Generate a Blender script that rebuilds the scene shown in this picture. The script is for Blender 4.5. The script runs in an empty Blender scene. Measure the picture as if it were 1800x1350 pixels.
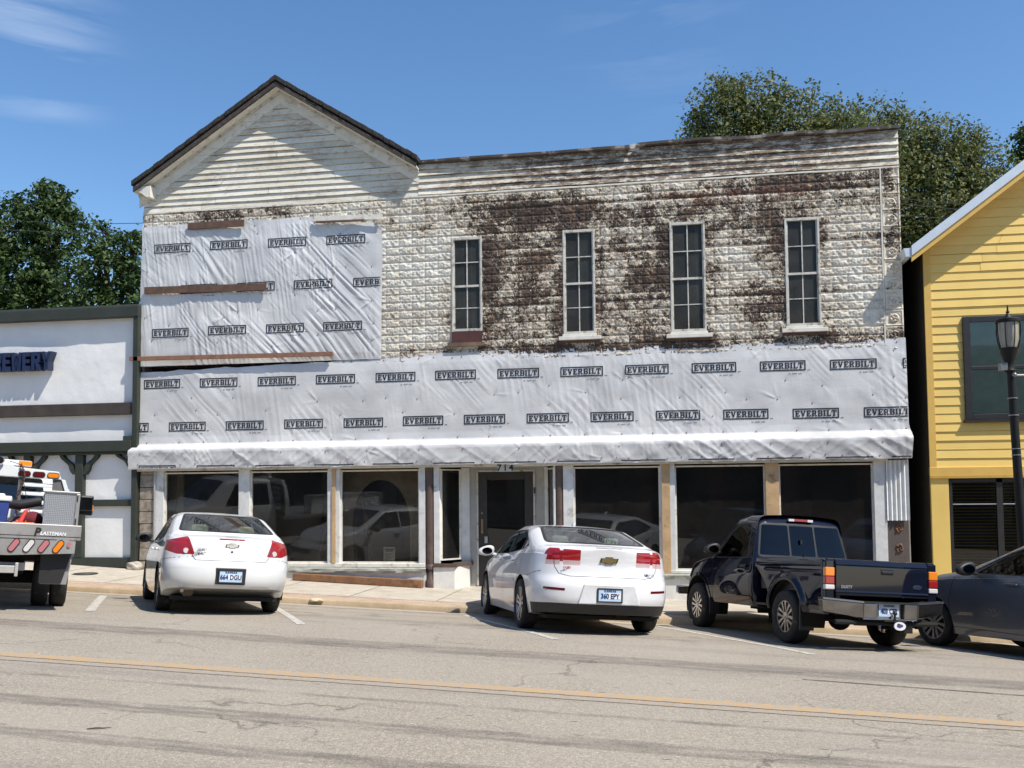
import bpy, bmesh, math, random
import numpy as np
from mathutils import Vector, Matrix
from mathutils.bvhtree import BVHTree
rad = math.radians
sc = bpy.context.scene
COL = sc.collection
# ---------------------------------------------------------------- camera (measured from the street; facade plane is Y=0)
F_PX, YAW, PITCH, ROLL, CYP = 1600., .160182590, .0528090054, -.00920320153, 782.98859
CAM = np.array([9.93858599, -17.0748059, 1.77])
_f = np.array([-math.sin(YAW), math.cos(YAW), 0.]); _r = np.array([math.cos(YAW), math.sin(YAW), 0.]); _u = np.array([0, 0, 1.])
FW = _f*math.cos(PITCH)+_u*math.sin(PITCH); _u2 = _u*math.cos(PITCH)-_f*math.sin(PITCH)
RT = _r*math.cos(ROLL)+_u2*math.sin(ROLL); UP = _u2*math.cos(ROLL)-_r*math.sin(ROLL)
cd = bpy.data.cameras.new('camera'); cam = bpy.data.objects.new('camera', cd); COL.objects.link(cam)
cam.matrix_world = Matrix(((RT[0], UP[0], -FW[0], CAM[0]), (RT[1], UP[1], -FW[1], CAM[1]), (RT[2], UP[2], -FW[2], CAM[2]), (0, 0, 0, 1)))
cd.sensor_width = 36; cd.lens = F_PX/1800*36; cd.shift_y = (CYP-675)/1800; cd.clip_start = .1; cd.clip_end = 3000
sc.camera = cam
# ---------------------------------------------------------------- sky, sun, exposure
SUNV = Vector((.60, -.33, 1.0)).normalized()
EL = math.asin(SUNV.z); AZ = math.atan2(SUNV.x, SUNV.y)
w = bpy.data.worlds.new('World'); sc.world = w; w.use_nodes = True
nt = w.node_tree; nt.nodes.clear()
sky = nt.nodes.new('ShaderNodeTexSky'); sky.sky_type = 'NISHITA'; sky.sun_disc = False
sky.sun_elevation = EL; sky.sun_rotation = AZ; sky.air_density = 1.0; sky.dust_density = .35; sky.ozone_density = 2.2; sky.altitude = 250
bg = nt.nodes.new('ShaderNodeBackground'); bg.inputs[1].default_value = .14
out = nt.nodes.new('ShaderNodeOutputWorld')
# thin cirrus
tc = nt.nodes.new('ShaderNodeTexCoord'); mp = nt.nodes.new('ShaderNodeMapping'); mp.inputs['Scale'].default_value = (2.6, 2.0, 17); mp.inputs['Rotation'].default_value = (.1, .42, .2)
nz = nt.nodes.new('ShaderNodeTexNoise'); nz.inputs['Scale'].default_value = 1.7; nz.inputs['Detail'].default_value = 9; nz.inputs['Roughness'].default_value = .55; nz.inputs['Distortion'].default_value = .35
cr = nt.nodes.new('ShaderNodeValToRGB'); cr.color_ramp.elements[0].position = .47; cr.color_ramp.elements[1].position = .85
# one soft wisp, high and to the left of the gable, and a faint one above the parapet
def dirnode(v, r0, r1):
    dp = nt.nodes.new('ShaderNodeVectorMath'); dp.operation = 'DISTANCE'; dp.inputs[1].default_value = v
    nt.links.new(tc.outputs['Generated'], dp.inputs[0])
    mr = nt.nodes.new('ShaderNodeMapRange'); mr.interpolation_type = 'SMOOTHERSTEP'; mr.inputs['From Min'].default_value = r0; mr.inputs['From Max'].default_value = r1
    mr.inputs['To Min'].default_value = 1; mr.inputs['To Max'].default_value = 0
    nt.links.new(dp.outputs['Value'], mr.inputs['Value']); return mr
def pix_dir(x, y):
    d = FW+RT*(x-900)/F_PX+UP*(CYP-y)/F_PX; return tuple(d/np.linalg.norm(d))
mA = dirnode(pix_dir(50, 70), .0, .11); mB = dirnode(pix_dir(1150, 40), .0, .13)
ad = nt.nodes.new('ShaderNodeMath'); ad.operation = 'MULTIPLY_ADD'; ad.inputs[1].default_value = .35
nt.links.new(mB.outputs[0], ad.inputs[0]); nt.links.new(mA.outputs[0], ad.inputs[2])
nt.links.new(tc.outputs['Generated'], mp.inputs[0]); nt.links.new(mp.outputs[0], nz.inputs[0]); nt.links.new(nz.outputs[0], cr.inputs[0])
mu = nt.nodes.new('ShaderNodeMath'); mu.operation = 'MULTIPLY'; nt.links.new(cr.outputs[0], mu.inputs[0]); nt.links.new(ad.outputs[0], mu.inputs[1])
mu2 = nt.nodes.new('ShaderNodeMath'); mu2.operation = 'MULTIPLY'; mu2.use_clamp = True; mu2.inputs[1].default_value = .40; nt.links.new(mu.outputs[0], mu2.inputs[0])
hs = nt.nodes.new('ShaderNodeHueSaturation'); hs.inputs['Saturation'].default_value = 1.17; hs.inputs['Value'].default_value = 1.0
nt.links.new(sky.outputs[0], hs.inputs['Color'])
mx = nt.nodes.new('ShaderNodeMix'); mx.data_type = 'RGBA'; mx.inputs['B'].default_value = (7.5, 8.0, 8.6, 1)
nt.links.new(mu2.outputs[0], mx.inputs['Factor']); nt.links.new(hs.outputs[0], mx.inputs['A'])
nt.links.new(mx.outputs['Result'], bg.inputs[0]); nt.links.new(bg.outputs[0], out.inputs[0])
sl = bpy.data.lights.new('sun', 'SUN'); sl.energy = 4.8; sl.angle = rad(.53); sl.color = (1, .94, .85)
so = bpy.data.objects.new('sun', sl); COL.objects.link(so); so.rotation_euler = (-SUNV).to_track_quat('-Z', 'Y').to_euler(); so.location = (20, -15, 30)
vs = sc.view_settings; vs.view_transform = 'Standard'; vs.look = 'None'; vs.exposure = .35; vs.gamma = 1
sc.cycles.max_bounces = 8; sc.cycles.transparent_max_bounces = 16; sc.cycles.use_denoising = True
sc.cycles.caustics_reflective = False; sc.cycles.caustics_refractive = False; sc.cycles.sample_clamp_indirect = 6
sc.render.film_transparent = False

# ---------------------------------------------------------------- helpers
def at(x, y, Y=0.):
    """world point on the plane Y=const seen at photo pixel x,y"""
    d = FW+RT*(x-900)/F_PX+UP*(CYP-y)/F_PX
    return CAM+d*((Y-CAM[1])/d[1])
def X(x, y, Y=0.): return float(at(x, y, Y)[0])
def Zc(x, y, Y=0.): return float(at(x, y, Y)[2])
def g(x, y):
    """road surface: falls to the right along the street and down towards the kerb"""
    y = np.asarray(y, float); yy = np.maximum(y, -5.5)
    z = -.074-.0424*np.asarray(x, float)-.0814*yy
    t = np.clip(-5.5-y, 0, None)
    return z+np.where(t < 5, .0814*t-.0101*t*t, .0814*5-.0101*25-.0196*(t-5))
KY = -2.62
def zs(x, y):
    """pavement surface between the wall base (Y=0) and the kerb"""
    x = np.asarray(x, float)
    w0 = np.interp(x, [-20, -3, -.5, 5.6, 10.1, 14.3, 20, 40], [1.25, .47, .32, -.01, -.185, -.36, -.6, -1.45])
    k = g(x, KY)+.105
    t = np.clip(np.asarray(y, float)/KY, 0, 1)
    return w0*(1-t)+k*t
def tag(o, label=None, cat=None, group=None, kind=None):
    for k, v in (('label', label), ('category', cat), ('group', group), ('kind', kind)):
        if v: o[k] = v
    return o
def empty(name, loc=(0, 0, 0), label=None, cat=None, group=None):
    o = bpy.data.objects.new(name, None); COL.objects.link(o); o.location = loc; o.empty_display_size = .3
    return tag(o, label, cat, group)
def root_loc(p):
    while p is not None and p.parent is not None: p = p.parent
    return np.array(p.location) if p is not None else np.zeros(3)
def mkobj(name, verts, faces, mats, parent=None, midx=None, smooth=False, world=True, sharp=None, bevel=0):
    me = bpy.data.meshes.new(name)
    v = np.asarray(verts, float).reshape(-1, 3)
    if parent is not None and world: v = v-root_loc(parent)
    me.from_pydata(v.tolist(), [], [tuple(map(int, f)) for f in faces])
    if not isinstance(mats, (list, tuple)): mats = [mats]
    for m in mats: me.materials.append(m)
    if midx is not None: me.polygons.foreach_set('material_index', np.asarray(midx, int))
    if smooth: me.polygons.foreach_set('use_smooth', [True]*len(me.polygons))
    me.update()
    if smooth and sharp: me.set_sharp_from_angle(angle=rad(sharp))
    o = bpy.data.objects.new(name, me); COL.objects.link(o)
    if parent is not None: o.parent = parent
    if bevel:
        b = o.modifiers.new('b', 'BEVEL'); b.width = bevel; b.segments = 2; b.limit_method = 'ANGLE'; b.angle_limit = rad(40)
    return o
class MB:
    def __init__(s): s.v = []; s.f = []; s.m = []; s.k = 0
    def mat(s, k): s.k = k; return s
    def add(s, vs, fs):
        n = len(s.v); s.v += [tuple(map(float, p)) for p in vs]; s.f += [tuple(n+i for i in f) for f in fs]; s.m += [s.k]*len(fs); return s
    def box(s, x0, x1, y0, y1, z0, z1):
        return s.hexa([(x0, y0, z0), (x1, y0, z0), (x1, y1, z0), (x0, y1, z0), (x0, y0, z1), (x1, y0, z1), (x1, y1, z1), (x0, y1, z1)])
    def hexa(s, p):
        return s.add(p, [(3, 2, 1, 0), (4, 5, 6, 7), (0, 1, 5, 4), (1, 2, 6, 5), (2, 3, 7, 6), (3, 0, 4, 7)])
    def beam(s, a, b, w, h, upv=(0, 0, 1)):
        a = np.array(a, float); b = np.array(b, float); d = b-a; d /= np.linalg.norm(d)
        r = np.cross(d, upv); r /= np.linalg.norm(r); u = np.cross(r, d)
        q = [a-r*w/2-u*h/2, a+r*w/2-u*h/2, b+r*w/2-u*h/2, b-r*w/2-u*h/2, a-r*w/2+u*h/2, a+r*w/2+u*h/2, b+r*w/2+u*h/2, b-r*w/2+u*h/2]
        return s.hexa(q)
    def prism(s, poly, axis, a, b):
        ar = sum(poly[i][0]*poly[(i+1) % len(poly)][1]-poly[(i+1) % len(poly)][0]*poly[i][1] for i in range(len(poly)))
        if (ar < 0) != (axis == 'y'): poly = list(poly)[::-1]
        if a > b: a, b = b, a
        n = len(poly)
        def P(u, v, t): return {'x': (t, u, v), 'y': (u, t, v), 'z': (u, v, t)}[axis]
        vs = [P(u, v, a) for u, v in poly]+[P(u, v, b) for u, v in poly]
        return s.add(vs, [tuple(range(n))[::-1], tuple(range(n, 2*n))]+[(i, (i+1) % n, n+(i+1) % n, n+i) for i in range(n)])
    def tube(s, pts, r, n=8, caps=True):
        pts = [np.array(p, float) for p in pts]; m = len(pts)
        rs = r if hasattr(r, '__len__') else [r]*m
        vs = []; ref = None
        for i, p in enumerate(pts):
            d = pts[min(i+1, m-1)]-pts[max(i-1, 0)]; d /= np.linalg.norm(d)+1e-12
            if ref is None: ref = np.array([0, 0, 1.]) if abs(d[2]) < .9 else np.array([1., 0, 0])
            a = np.cross(d, ref); a /= np.linalg.norm(a); b = np.cross(d, a); ref = -b if np.dot(-b, ref) > 0 else b
            if np.dot(np.cross(d, ref), a) < 0: a = -a
            b = ref-d*np.dot(ref, d); b /= np.linalg.norm(b); a = np.cross(b, d)
            for k in range(n):
                t = 2*math.pi*k/n; vs.append(p+rs[i]*(a*math.cos(t)+b*math.sin(t)))
        fs = [(i*n+k, i*n+(k+1) % n, (i+1)*n+(k+1) % n, (i+1)*n+k) for i in range(m-1) for k in range(n)]
        if caps: fs += [tuple(range(n))[::-1], tuple((m-1)*n+k for k in range(n))]
        return s.add(vs, fs)
    def lathe(s, prof, c=(0, 0, 0), axis='z', n=24):
        vs = []
        for r_, h in prof:
            for k in range(n):
                t = 2*math.pi*k/n; a, b = r_*math.cos(t), r_*math.sin(t)
                q = {'z': (a, b, h), 'x': (h, a, b), 'y': (b, h, a)}[axis]; vs.append((q[0]+c[0], q[1]+c[1], q[2]+c[2]))
        m = len(prof)
        return s.add(vs, [(i*n+k, i*n+(k+1) % n, (i+1)*n+(k+1) % n, (i+1)*n+k) for i in range(m-1) for k in range(n)])
    def grid(s, P, flip=False):
        a, b = P.shape[:2]; idx = np.arange(a*b).reshape(a, b)
        q = np.stack([idx[:-1, :-1], idx[1:, :-1], idx[1:, 1:], idx[:-1, 1:]], -1).reshape(-1, 4)
        if flip: q = q[:, ::-1]
        return s.add(P.reshape(-1, 3), q.tolist())
    def ball(s, c, r, n=12, m=8):
        c = np.array(c, float); r = np.array(r if hasattr(r, '__len__') else (r, r, r), float)
        P = np.array([[c+r*np.array([math.sin(math.pi*j/m)*math.cos(2*math.pi*i/n), math.sin(math.pi*j/m)*math.sin(2*math.pi*i/n), math.cos(math.pi*j/m)]) for i in range(n+1)] for j in range(m+1)])
        return s.grid(P)
    def build(s, name, mats, parent=None, smooth=False, sharp=35, bevel=0, world=True):
        return mkobj(name, s.v, s.f, mats, parent, s.m, smooth, world, sharp, bevel)
def gridmesh(name, P, mats, parent=None, smooth=True, flip=False, world=True):
    a, b = P.shape[:2]; idx = np.arange(a*b).reshape(a, b)
    q = np.stack([idx[:-1, :-1], idx[1:, :-1], idx[1:, 1:], idx[:-1, 1:]], -1).reshape(-1, 4)
    if flip: q = q[:, ::-1]
    v = P.reshape(-1, 3)
    if parent is not None and world: v = v-root_loc(parent)
    me = bpy.data.meshes.new(name); me.vertices.add(len(v)); me.vertices.foreach_set('co', v.ravel())
    me.loops.add(q.size); me.loops.foreach_set('vertex_index', q.ravel().astype(np.int32)); me.polygons.add(len(q))
    me.polygons.foreach_set('loop_start', np.arange(0, q.size, 4, dtype=np.int32))
    me.polygons.foreach_set('use_smooth', np.ones(len(q), bool) if smooth else np.zeros(len(q), bool))
    for m in (mats if isinstance(mats, (list, tuple)) else [mats]): me.materials.append(m)
    me.update(); me.validate()
    o = bpy.data.objects.new(name, me); COL.objects.link(o); o.parent = parent
    return o
# numpy value noise
_rs = np.random.RandomState(7); _T = _rs.rand(256, 256)
def vn(x, y, seed=0):
    x = np.asarray(x, float)+seed*17.37; y = np.asarray(y, float)+seed*9.71
    xi = np.floor(x).astype(int); yi = np.floor(y).astype(int); fx = x-xi; fy = y-yi
    fx = fx*fx*(3-2*fx); fy = fy*fy*(3-2*fy)
    a = _T[xi & 255, yi & 255]; b = _T[(xi+1) & 255, yi & 255]; c = _T[xi & 255, (yi+1) & 255]; d = _T[(xi+1) & 255, (yi+1) & 255]
    return (a*(1-fx)+b*fx)*(1-fy)+(c*(1-fx)+d*fx)*fy
def fbm(x, y, o=4, seed=0):
    s = 0; a = .5
    for i in range(o): s = s+a*vn(x*2**i, y*2**i, seed+i*3); a *= .5
    return s/(1-.5**o)

# ---------------------------------------------------------------- materials
MATS = {}
class NT:
    def __init__(s, name, rough=.6, metal=0, spec=.5, coat=0, color=(.5, .5, .5)):
        s.m = bpy.data.materials.new(name); s.m.use_nodes = True; s.t = s.m.node_tree; s.t.nodes.clear()
        s.b = s.n('ShaderNodeBsdfPrincipled'); s.o = s.n('ShaderNodeOutputMaterial'); s.l(s.b.outputs[0], s.o.inputs[0])
        s.b.inputs['Base Color'].default_value = (*color, 1); s.b.inputs['Roughness'].default_value = rough; s.b.inputs['Metallic'].default_value = metal
        s.b.inputs['Specular IOR Level'].default_value = spec; s.b.inputs['Coat Weight'].default_value = coat; s.b.inputs['Coat Roughness'].default_value = .03
        s.co = None
    def n(s, t, **k):
        q = s.t.nodes.new(t)
        for a, b in k.items(): setattr(q, a, b)
        return q
    def l(s, a, b): s.t.links.new(a, b)
    def coord(s):
        if s.co is None: s.co = s.n('ShaderNodeTexCoord').outputs['Object']
        return s.co
    def map(s, scale=(1, 1, 1), rot=(0, 0, 0), loc=(0, 0, 0)):
        m = s.n('ShaderNodeMapping'); m.inputs['Scale'].default_value = scale; m.inputs['Rotation'].default_value = rot; m.inputs['Location'].default_value = loc
        s.l(s.coord(), m.inputs[0]); return m.outputs[0]
    def noise(s, scale, detail=5, rough=.6, vec=None, dist=0):
        q = s.n('ShaderNodeTexNoise'); q.inputs['Scale'].default_value = scale; q.inputs['Detail'].default_value = detail; q.inputs['Roughness'].default_value = rough; q.inputs['Distortion'].default_value = dist
        s.l(vec if vec is not None else s.coord(), q.inputs['Vector']); return q.outputs['Fac']
    def vor(s, scale, vec=None, feature='F1', out='Distance'):
        q = s.n('ShaderNodeTexVoronoi', feature=feature); q.inputs['Scale'].default_value = scale; s.l(vec if vec is not None else s.coord(), q.inputs['Vector']); return q.outputs[out]
    def ramp(s, x, stops, interp='LINEAR'):
        q = s.n('ShaderNodeValToRGB'); e = q.color_ramp.elements; q.color_ramp.interpolation = interp
        while len(e) < len(stops): e.new(.5)
        for i, (p, c) in enumerate(stops): e[i].position = p; e[i].color = (*c, 1) if hasattr(c, '__len__') else (c, c, c, 1)
        s.l(x, q.inputs[0]); return q.outputs[0]
    def mix(s, f, a, b, mode='MIX'):
        q = s.n('ShaderNodeMix', data_type='RGBA', blend_type=mode)
        for v, k in ((f, 'Factor'), (a, 'A'), (b, 'B')):
            i = [z for z in q.inputs if z.name == k and (z.type == 'RGBA' or k == 'Factor')][0]
            if hasattr(v, 'is_linked') or hasattr(v, 'links'): s.l(v, i)
            elif k == 'Factor': i.default_value = v
            else: i.default_value = (*v, 1)
        return [z for z in q.outputs if z.type == 'RGBA'][0]
    def math(s, op, a, b=0., clamp=False):
        q = s.n('ShaderNodeMath', operation=op, use_clamp=clamp)
        for i, v in enumerate((a, b)):
            if hasattr(v, 'links'): s.l(v, q.inputs[i])
            else: q.inputs[i].default_value = v
        return q.outputs[0]
    def color(s, c): s.l(c, s.b.inputs['Base Color']); return s
    def roughn(s, c): s.l(c, s.b.inputs['Roughness']); return s
    def bump(s, h, strength=.3, dist=.01):
        q = s.n('ShaderNodeBump'); q.inputs['Strength'].default_value = strength; q.inputs['Distance'].default_value = dist
        s.l(h, q.inputs['Height']); s.l(q.outputs[0], s.b.inputs['Normal']); return s
def simple(name, c, rough=.6, metal=0, var=.12, scale=6, bump=0, bscale=40, spec=.5, coat=0, dirt=None):
    """a base colour that varies a little, with grime patches"""
    if name in MATS: return MATS[name]
    t = NT(name, rough, metal, spec, coat)
    a = tuple(x*(1-var) for x in c); b = tuple(min(1, x*(1+var)) for x in c)
    col = t.ramp(t.noise(scale, 6), [(.3, a), (.7, b)])
    if dirt:
        dc, lo, hi, ds = dirt
        col = t.mix(t.ramp(t.noise(ds, 7, .65), [(lo, 0.), (hi, 1.)]), col, dc)
    t.color(col)
    if bump: t.bump(t.noise(bscale, 4), bump, .01)
    MATS[name] = t.m; return t.m
def glassmat(name, tint=(.75, .8, .78), refl=1.0, ior=1.5, rough=0.0, wob=0.0, wsc=.8, dust=.0, rc=(.95, .97, 1)):
    if name in MATS: return MATS[name]
    m = bpy.data.materials.new(name); m.use_nodes = True; t = m.node_tree; t.nodes.clear()
    tr = t.nodes.new('ShaderNodeBsdfTransparent'); tr.inputs[0].default_value = (*tint, 1)
    gl = t.nodes.new('ShaderNodeBsdfAnisotropic'); gl.inputs['Roughness'].default_value = rough; gl.inputs[0].default_value = (*rc, 1)
    fr = t.nodes.new('ShaderNodeFresnel'); fr.inputs[0].default_value = ior
    mu = t.nodes.new('ShaderNodeMath'); mu.operation = 'MULTIPLY'; mu.inputs[1].default_value = refl; mu.use_clamp = True
    mx = t.nodes.new('ShaderNodeMixShader'); o = t.nodes.new('ShaderNodeOutputMaterial')
    t.links.new(fr.outputs[0], mu.inputs[0]); t.links.new(mu.outputs[0], mx.inputs[0]); t.links.new(tr.outputs[0], mx.inputs[1]); t.links.new(gl.outputs[0], mx.inputs[2]); t.links.new(mx.outputs[0], o.inputs[0])
    if dust:   # thin film of dirt on the pane
        df = t.nodes.new('ShaderNodeBsdfDiffuse'); df.inputs[0].default_value = (.42, .40, .36, 1); tn = t.nodes.new('ShaderNodeTexNoise'); tn.inputs['Scale'].default_value = 2.2; tn.inputs['Detail'].default_value = 8; tn.inputs['Roughness'].default_value = .7; t2 = t.nodes.new('ShaderNodeTexCoord'); t.links.new(t2.outputs['Object'], tn.inputs['Vector'])
        rr_ = t.nodes.new('ShaderNodeMapRange'); rr_.inputs['From Min'].default_value = .25; rr_.inputs['From Max'].default_value = .75; rr_.inputs['To Min'].default_value = dust*.4; rr_.inputs['To Max'].default_value = dust*1.6; t.links.new(tn.outputs['Fac'], rr_.inputs[0])
        m2_ = t.nodes.new('ShaderNodeMixShader'); t.links.new(rr_.outputs[0], m2_.inputs[0]); t.links.new(mx.outputs[0], m2_.inputs[1]); t.links.new(df.outputs[0], m2_.inputs[2]); t.links.new(m2_.outputs[0], o.inputs[0])
    if wob:
        tc_ = t.nodes.new('ShaderNodeTexCoord'); n_ = t.nodes.new('ShaderNodeTexNoise'); n_.inputs['Scale'].default_value = wsc; n_.inputs['Detail'].default_value = 1
        b_ = t.nodes.new('ShaderNodeBump'); b_.inputs['Strength'].default_value = wob; b_.inputs['Distance'].default_value = .05
        t.links.new(tc_.outputs['Object'], n_.inputs['Vector']); t.links.new(n_.outputs['Fac'], b_.inputs['Height']); t.links.new(b_.outputs[0], gl.inputs['Normal']); t.links.new(b_.outputs[0], fr.inputs['Normal'])
    MATS[name] = m; return m
# ================================================================ SETTING: ground, road, pavement
def m_asphalt():
    t = NT('old_asphalt', .9, spec=.25)
    fine = t.noise(95, 4, .75); med = t.noise(38, 5, .75); big = t.noise(.55, 5, .6)
    base = t.ramp(fine, [(.30, (.155, .131, .102)), (.5, (.350, .305, .242)), (.70, (.64, .575, .475))])
    base = t.mix(t.ramp(med, [(.40, .6), (.58, 0.)]), base, (.17, .15, .125))
    base = t.mix(t.ramp(big, [(.35, 0.), (.75, .45)]), base, (.40, .36, .30))
    # worn wheel tracks running along the street
    st = t.noise(1., 6, .65, t.map((.07, 1.35, 1), (0, 0, 0), (0, 3.1, 0)))
    st2 = t.noise(1., 4, .7, t.map((.5, 5.5, 1), (0, 0, 0)))
    base = t.mix(t.math('MULTIPLY', t.ramp(st, [(.5, 0.), (.68, .6)]), t.ramp(st2, [(.3, .3), (.6, 1.)])), base, (.17, .155, .14))
    # short dark dashes / tar specks, stretched with traffic
    sp = t.vor(1., t.map((2.2, 9, 1)))
    base = t.mix(t.ramp(sp, [(.05, .8), (.10, 0.)]), base, (.07, .065, .06))
    # hairline cracks
    wv = t.n('ShaderNodeVectorMath', operation='MULTIPLY_ADD'); nn_ = t.n('ShaderNodeTexNoise'); nn_.inputs['Scale'].default_value = 1.6; nn_.inputs['Detail'].default_value = 6; t.l(t.coord(), nn_.inputs['Vector']); t.l(nn_.outputs['Color'], wv.inputs[0]); wv.inputs[1].default_value = (1.3, 1.3, 0); t.l(t.coord(), wv.inputs[2])
    ck = t.vor(.30, wv.outputs[0], 'DISTANCE_TO_EDGE')
    ckm = t.ramp(t.noise(.35, 2), [(.5, 0.), (.6, 1.)])
    base = t.mix(t.math('MULTIPLY', t.ramp(ck, [(.001, .6), (.005, 0.)]), ckm), base, (.06, .055, .05))
    sy_ = t.n('ShaderNodeSeparateXYZ'); t.l(t.coord(), sy_.inputs[0]); my_ = t.n('ShaderNodeMapRange'); my_.inputs['From Min'].default_value = -6.8; my_.inputs['From Max'].default_value = -5.2; t.l(sy_.outputs['Y'], my_.inputs[0])
    base = t.mix(t.math('MULTIPLY', t.ramp(t.noise(1.5, 6, .6), [(.54, 0.), (.68, .55)]), my_.outputs[0]), base, (.12, .105, .088))
    t.color(base); t.bump(fine, .8, .008); return t.m
M_ASPH = m_asphalt()
def ong(x, y):
    d = FW+RT*(x-900)/F_PX+UP*(CYP-y)/F_PX; lo, hi = 3., 60.
    for _ in range(60):
        t_ = (lo+hi)/2; P = CAM+d*t_
        if P[2] > float(g(P[0], P[1])): lo = t_
        else: hi = t_
    return CAM+d*lo
def line_y(y0, y1, x0, x1, nx, ny, fn, lift=0.):
    xs = np.linspace(x0, x1, nx); ys = np.linspace(y0, y1, ny); XX, YY = np.meshgrid(xs, ys, indexing='ij')
    return np.stack([XX, YY, fn(XX, YY)+lift], -1)
road = gridmesh('road', line_y(-26, KY, -45, 60, 60, 80, g), M_ASPH); tag(road, kind='structure')
# earth sheet that reaches the horizon
def far_ground(x, y):
    xc = np.clip(x, -45, 60); yc = np.clip(y, -26, 0)
    z = g(xc, np.minimum(yc, KY))-.30
    z = z+np.clip(y-2, 0, 60)*.05-np.clip(-26-y, 0, 40)*.0
    return z
xs = np.concatenate([[-1500, -600, -200, -90], np.linspace(-45, 60, 30), [110, 250, 600, 1500]])
ys = np.concatenate([[-1200, -500, -150, -60], np.linspace(-27, 0, 16), [1.5, 4, 9, 16, 30, 60, 150, 500, 1500]])
XX, YY = np.meshgrid(xs, ys, indexing='ij')
t = NT('earth_and_grass', .95); t.color(t.mix(t.ramp(t.noise(.4, 6), [(.4, 0.), (.6, 1.)]), (.16, .13, .09), (.07, .09, .035)))
tag(gridmesh('ground', np.stack([XX, YY, far_ground(XX, YY)], -1), t.m), kind='structure')
# pavement, kerb, gutter
def m_conc(name, a, b, joint=None, jaxis='x'):
    t = NT(name, .85, spec=.3)
    c = t.ramp(t.noise(3.2, 7, .7), [(.3, a), (.7, b)])
    c = t.mix(t.ramp(t.noise(60, 3), [(.35, .35), (.5, 0.)]), c, tuple(x*.55 for x in a))
    c = t.mix(t.ramp(t.noise(1.1, 5), [(.55, 0.), (.75, .5)]), c, (.22, .17, .12))
    t.color(c); t.bump(t.noise(90, 3), .3, .004); return t.m
M_WALK = m_conc('pavement_concrete', (.40, .35, .28), (.55, .50, .41))
M_KERB = m_conc('kerb_concrete', (.36, .27, .17), (.50, .40, .27))
t = NT('brick_strip', .85); br = t.n('ShaderNodeTexBrick'); br.inputs['Scale'].default_value = 1; br.inputs['Brick Width'].default_value = .22; br.inputs['Row Height'].default_value = .11; br.inputs['Mortar Size'].default_value = .008
br.inputs['Color1'].default_value = (.33, .20, .15, 1); br.inputs['Color2'].default_value = (.42, .28, .20, 1); br.inputs['Mortar'].default_value = (.45, .38, .3, 1)
t.l(t.map(), br.inputs['Vector']); t.color(t.mix(t.ramp(t.noise(2, 6), [(.4, 0.), (.65, .75)]), br.outputs[0], (.47, .39, .30))); M_BRK = t.m
tag(gridmesh('pavement', line_y(KY+.52, .9, -45, 60, 140, 12, zs), M_WALK), kind='structure')
tag(gridmesh('pavement_brick_strip', line_y(KY+.15, KY+.52, -45, 60, 140, 3, zs, -.003), M_BRK), kind='structure')
# kerb with rounded nose
prof = [(KY-.004, -.05), (KY, 0), (KY+.006, .075), (KY+.02, .097), (KY+.05, .105), (KY+.15, .105)]
xs = np.linspace(-45, 60, 220); P = np.array([[(x, py, float(g(x, KY))+ph+(zs(x, py)-zs(x, KY) if ph > .1 else 0)) for py, ph in prof] for x in xs])
P[:, :, 2] += (vn(xs*2.1, xs*0)[:, None]-.5)*.012*np.array([0, 0, 1, 1, 1, 0])
tag(gridmesh('kerb', P, M_KERB, flip=True), kind='structure')
tag(gridmesh('gutter', line_y(KY-.42, KY+.0, -45, 60, 140, 4, g, .004), m_conc('gutter_concrete', (.33, .29, .235), (.44, .39, .32))), kind='structure')
# pavement joints
j = MB()
for x in np.arange(-9, 22, 1.52):
    q = [(x, -2.09), (x+.012, -2.09), (x+.012, -.02), (x, -.02)]
    j.add([(a, b, float(zs(a, b))+.0035) for a, b in q], [(0, 1, 2, 3)])
tag(j.build('pavement_joint', simple('joint_dark', (.12, .1, .08))), kind='structure')
# worn yellow centre line (double, merged by wear) and the white bay lines
def m_paint(name, c, lo, hi, under=(.31, .285, .245)):
    t = NT(name, .8); wear = t.ramp(t.noise(22, 6, .75), [(lo, 0.), (hi, 1.)]); 
    t.color(t.mix(wear, under, c)); t.bump(t.noise(170, 3, .7), .5, .005); return t.m
def strip(name, p0, p1, wd, mat, n=60, lift=.004, kind='structure', jag=.0):
    p0 = np.array(p0[:2], float); p1 = np.array(p1[:2], float); d = (p1-p0); L = np.linalg.norm(d); d /= L; q = np.array([-d[1], d[0]])
    P = []
    for i in range(n+1):
        c = p0+d*L*i/n; row = []
        for s in (-.5, 0, .5):
            u = c+q*s*(wd+jag*(random.random()-.5)); row.append((u[0], u[1], float(g(*u))+lift))
        P.append(row)
    return tag(gridmesh(name, np.array(P), mat, flip=True), kind=kind)
random.seed(3)
M_YEL = m_paint('yellow_paint', (.50, .29, .095), .42, .62)
strip('centre_line', (-40, -9.61), (58, -9.63), .16, M_YEL, 900, jag=.03)
strip('centre_line', (-40, -9.79), (58, -9.81), .075, m_paint('yellow_paint_faded', (.36, .24, .13), .46, .62), 900, jag=.03)
M_WHT = m_paint('white_paint', (.60, .58, .52), .40, .60)
for p0, p1, wd in (((.90, -3.3), (2.75, -6.4), .12), ((3.6, -2.9), (5.62, -6.49), .11), ((6.9, -3.1), (8.72, -6.45), .11), ((9.85, -3.1), (11.6, -6.45), .11), ((12.85, -3.2), (14.6, -6.4), .11), ((-2.2, -3.3), (-.4, -6.4), .11)):
    strip('parking_line', p0, p1, wd, M_WHT, 60, jag=.02)
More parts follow.
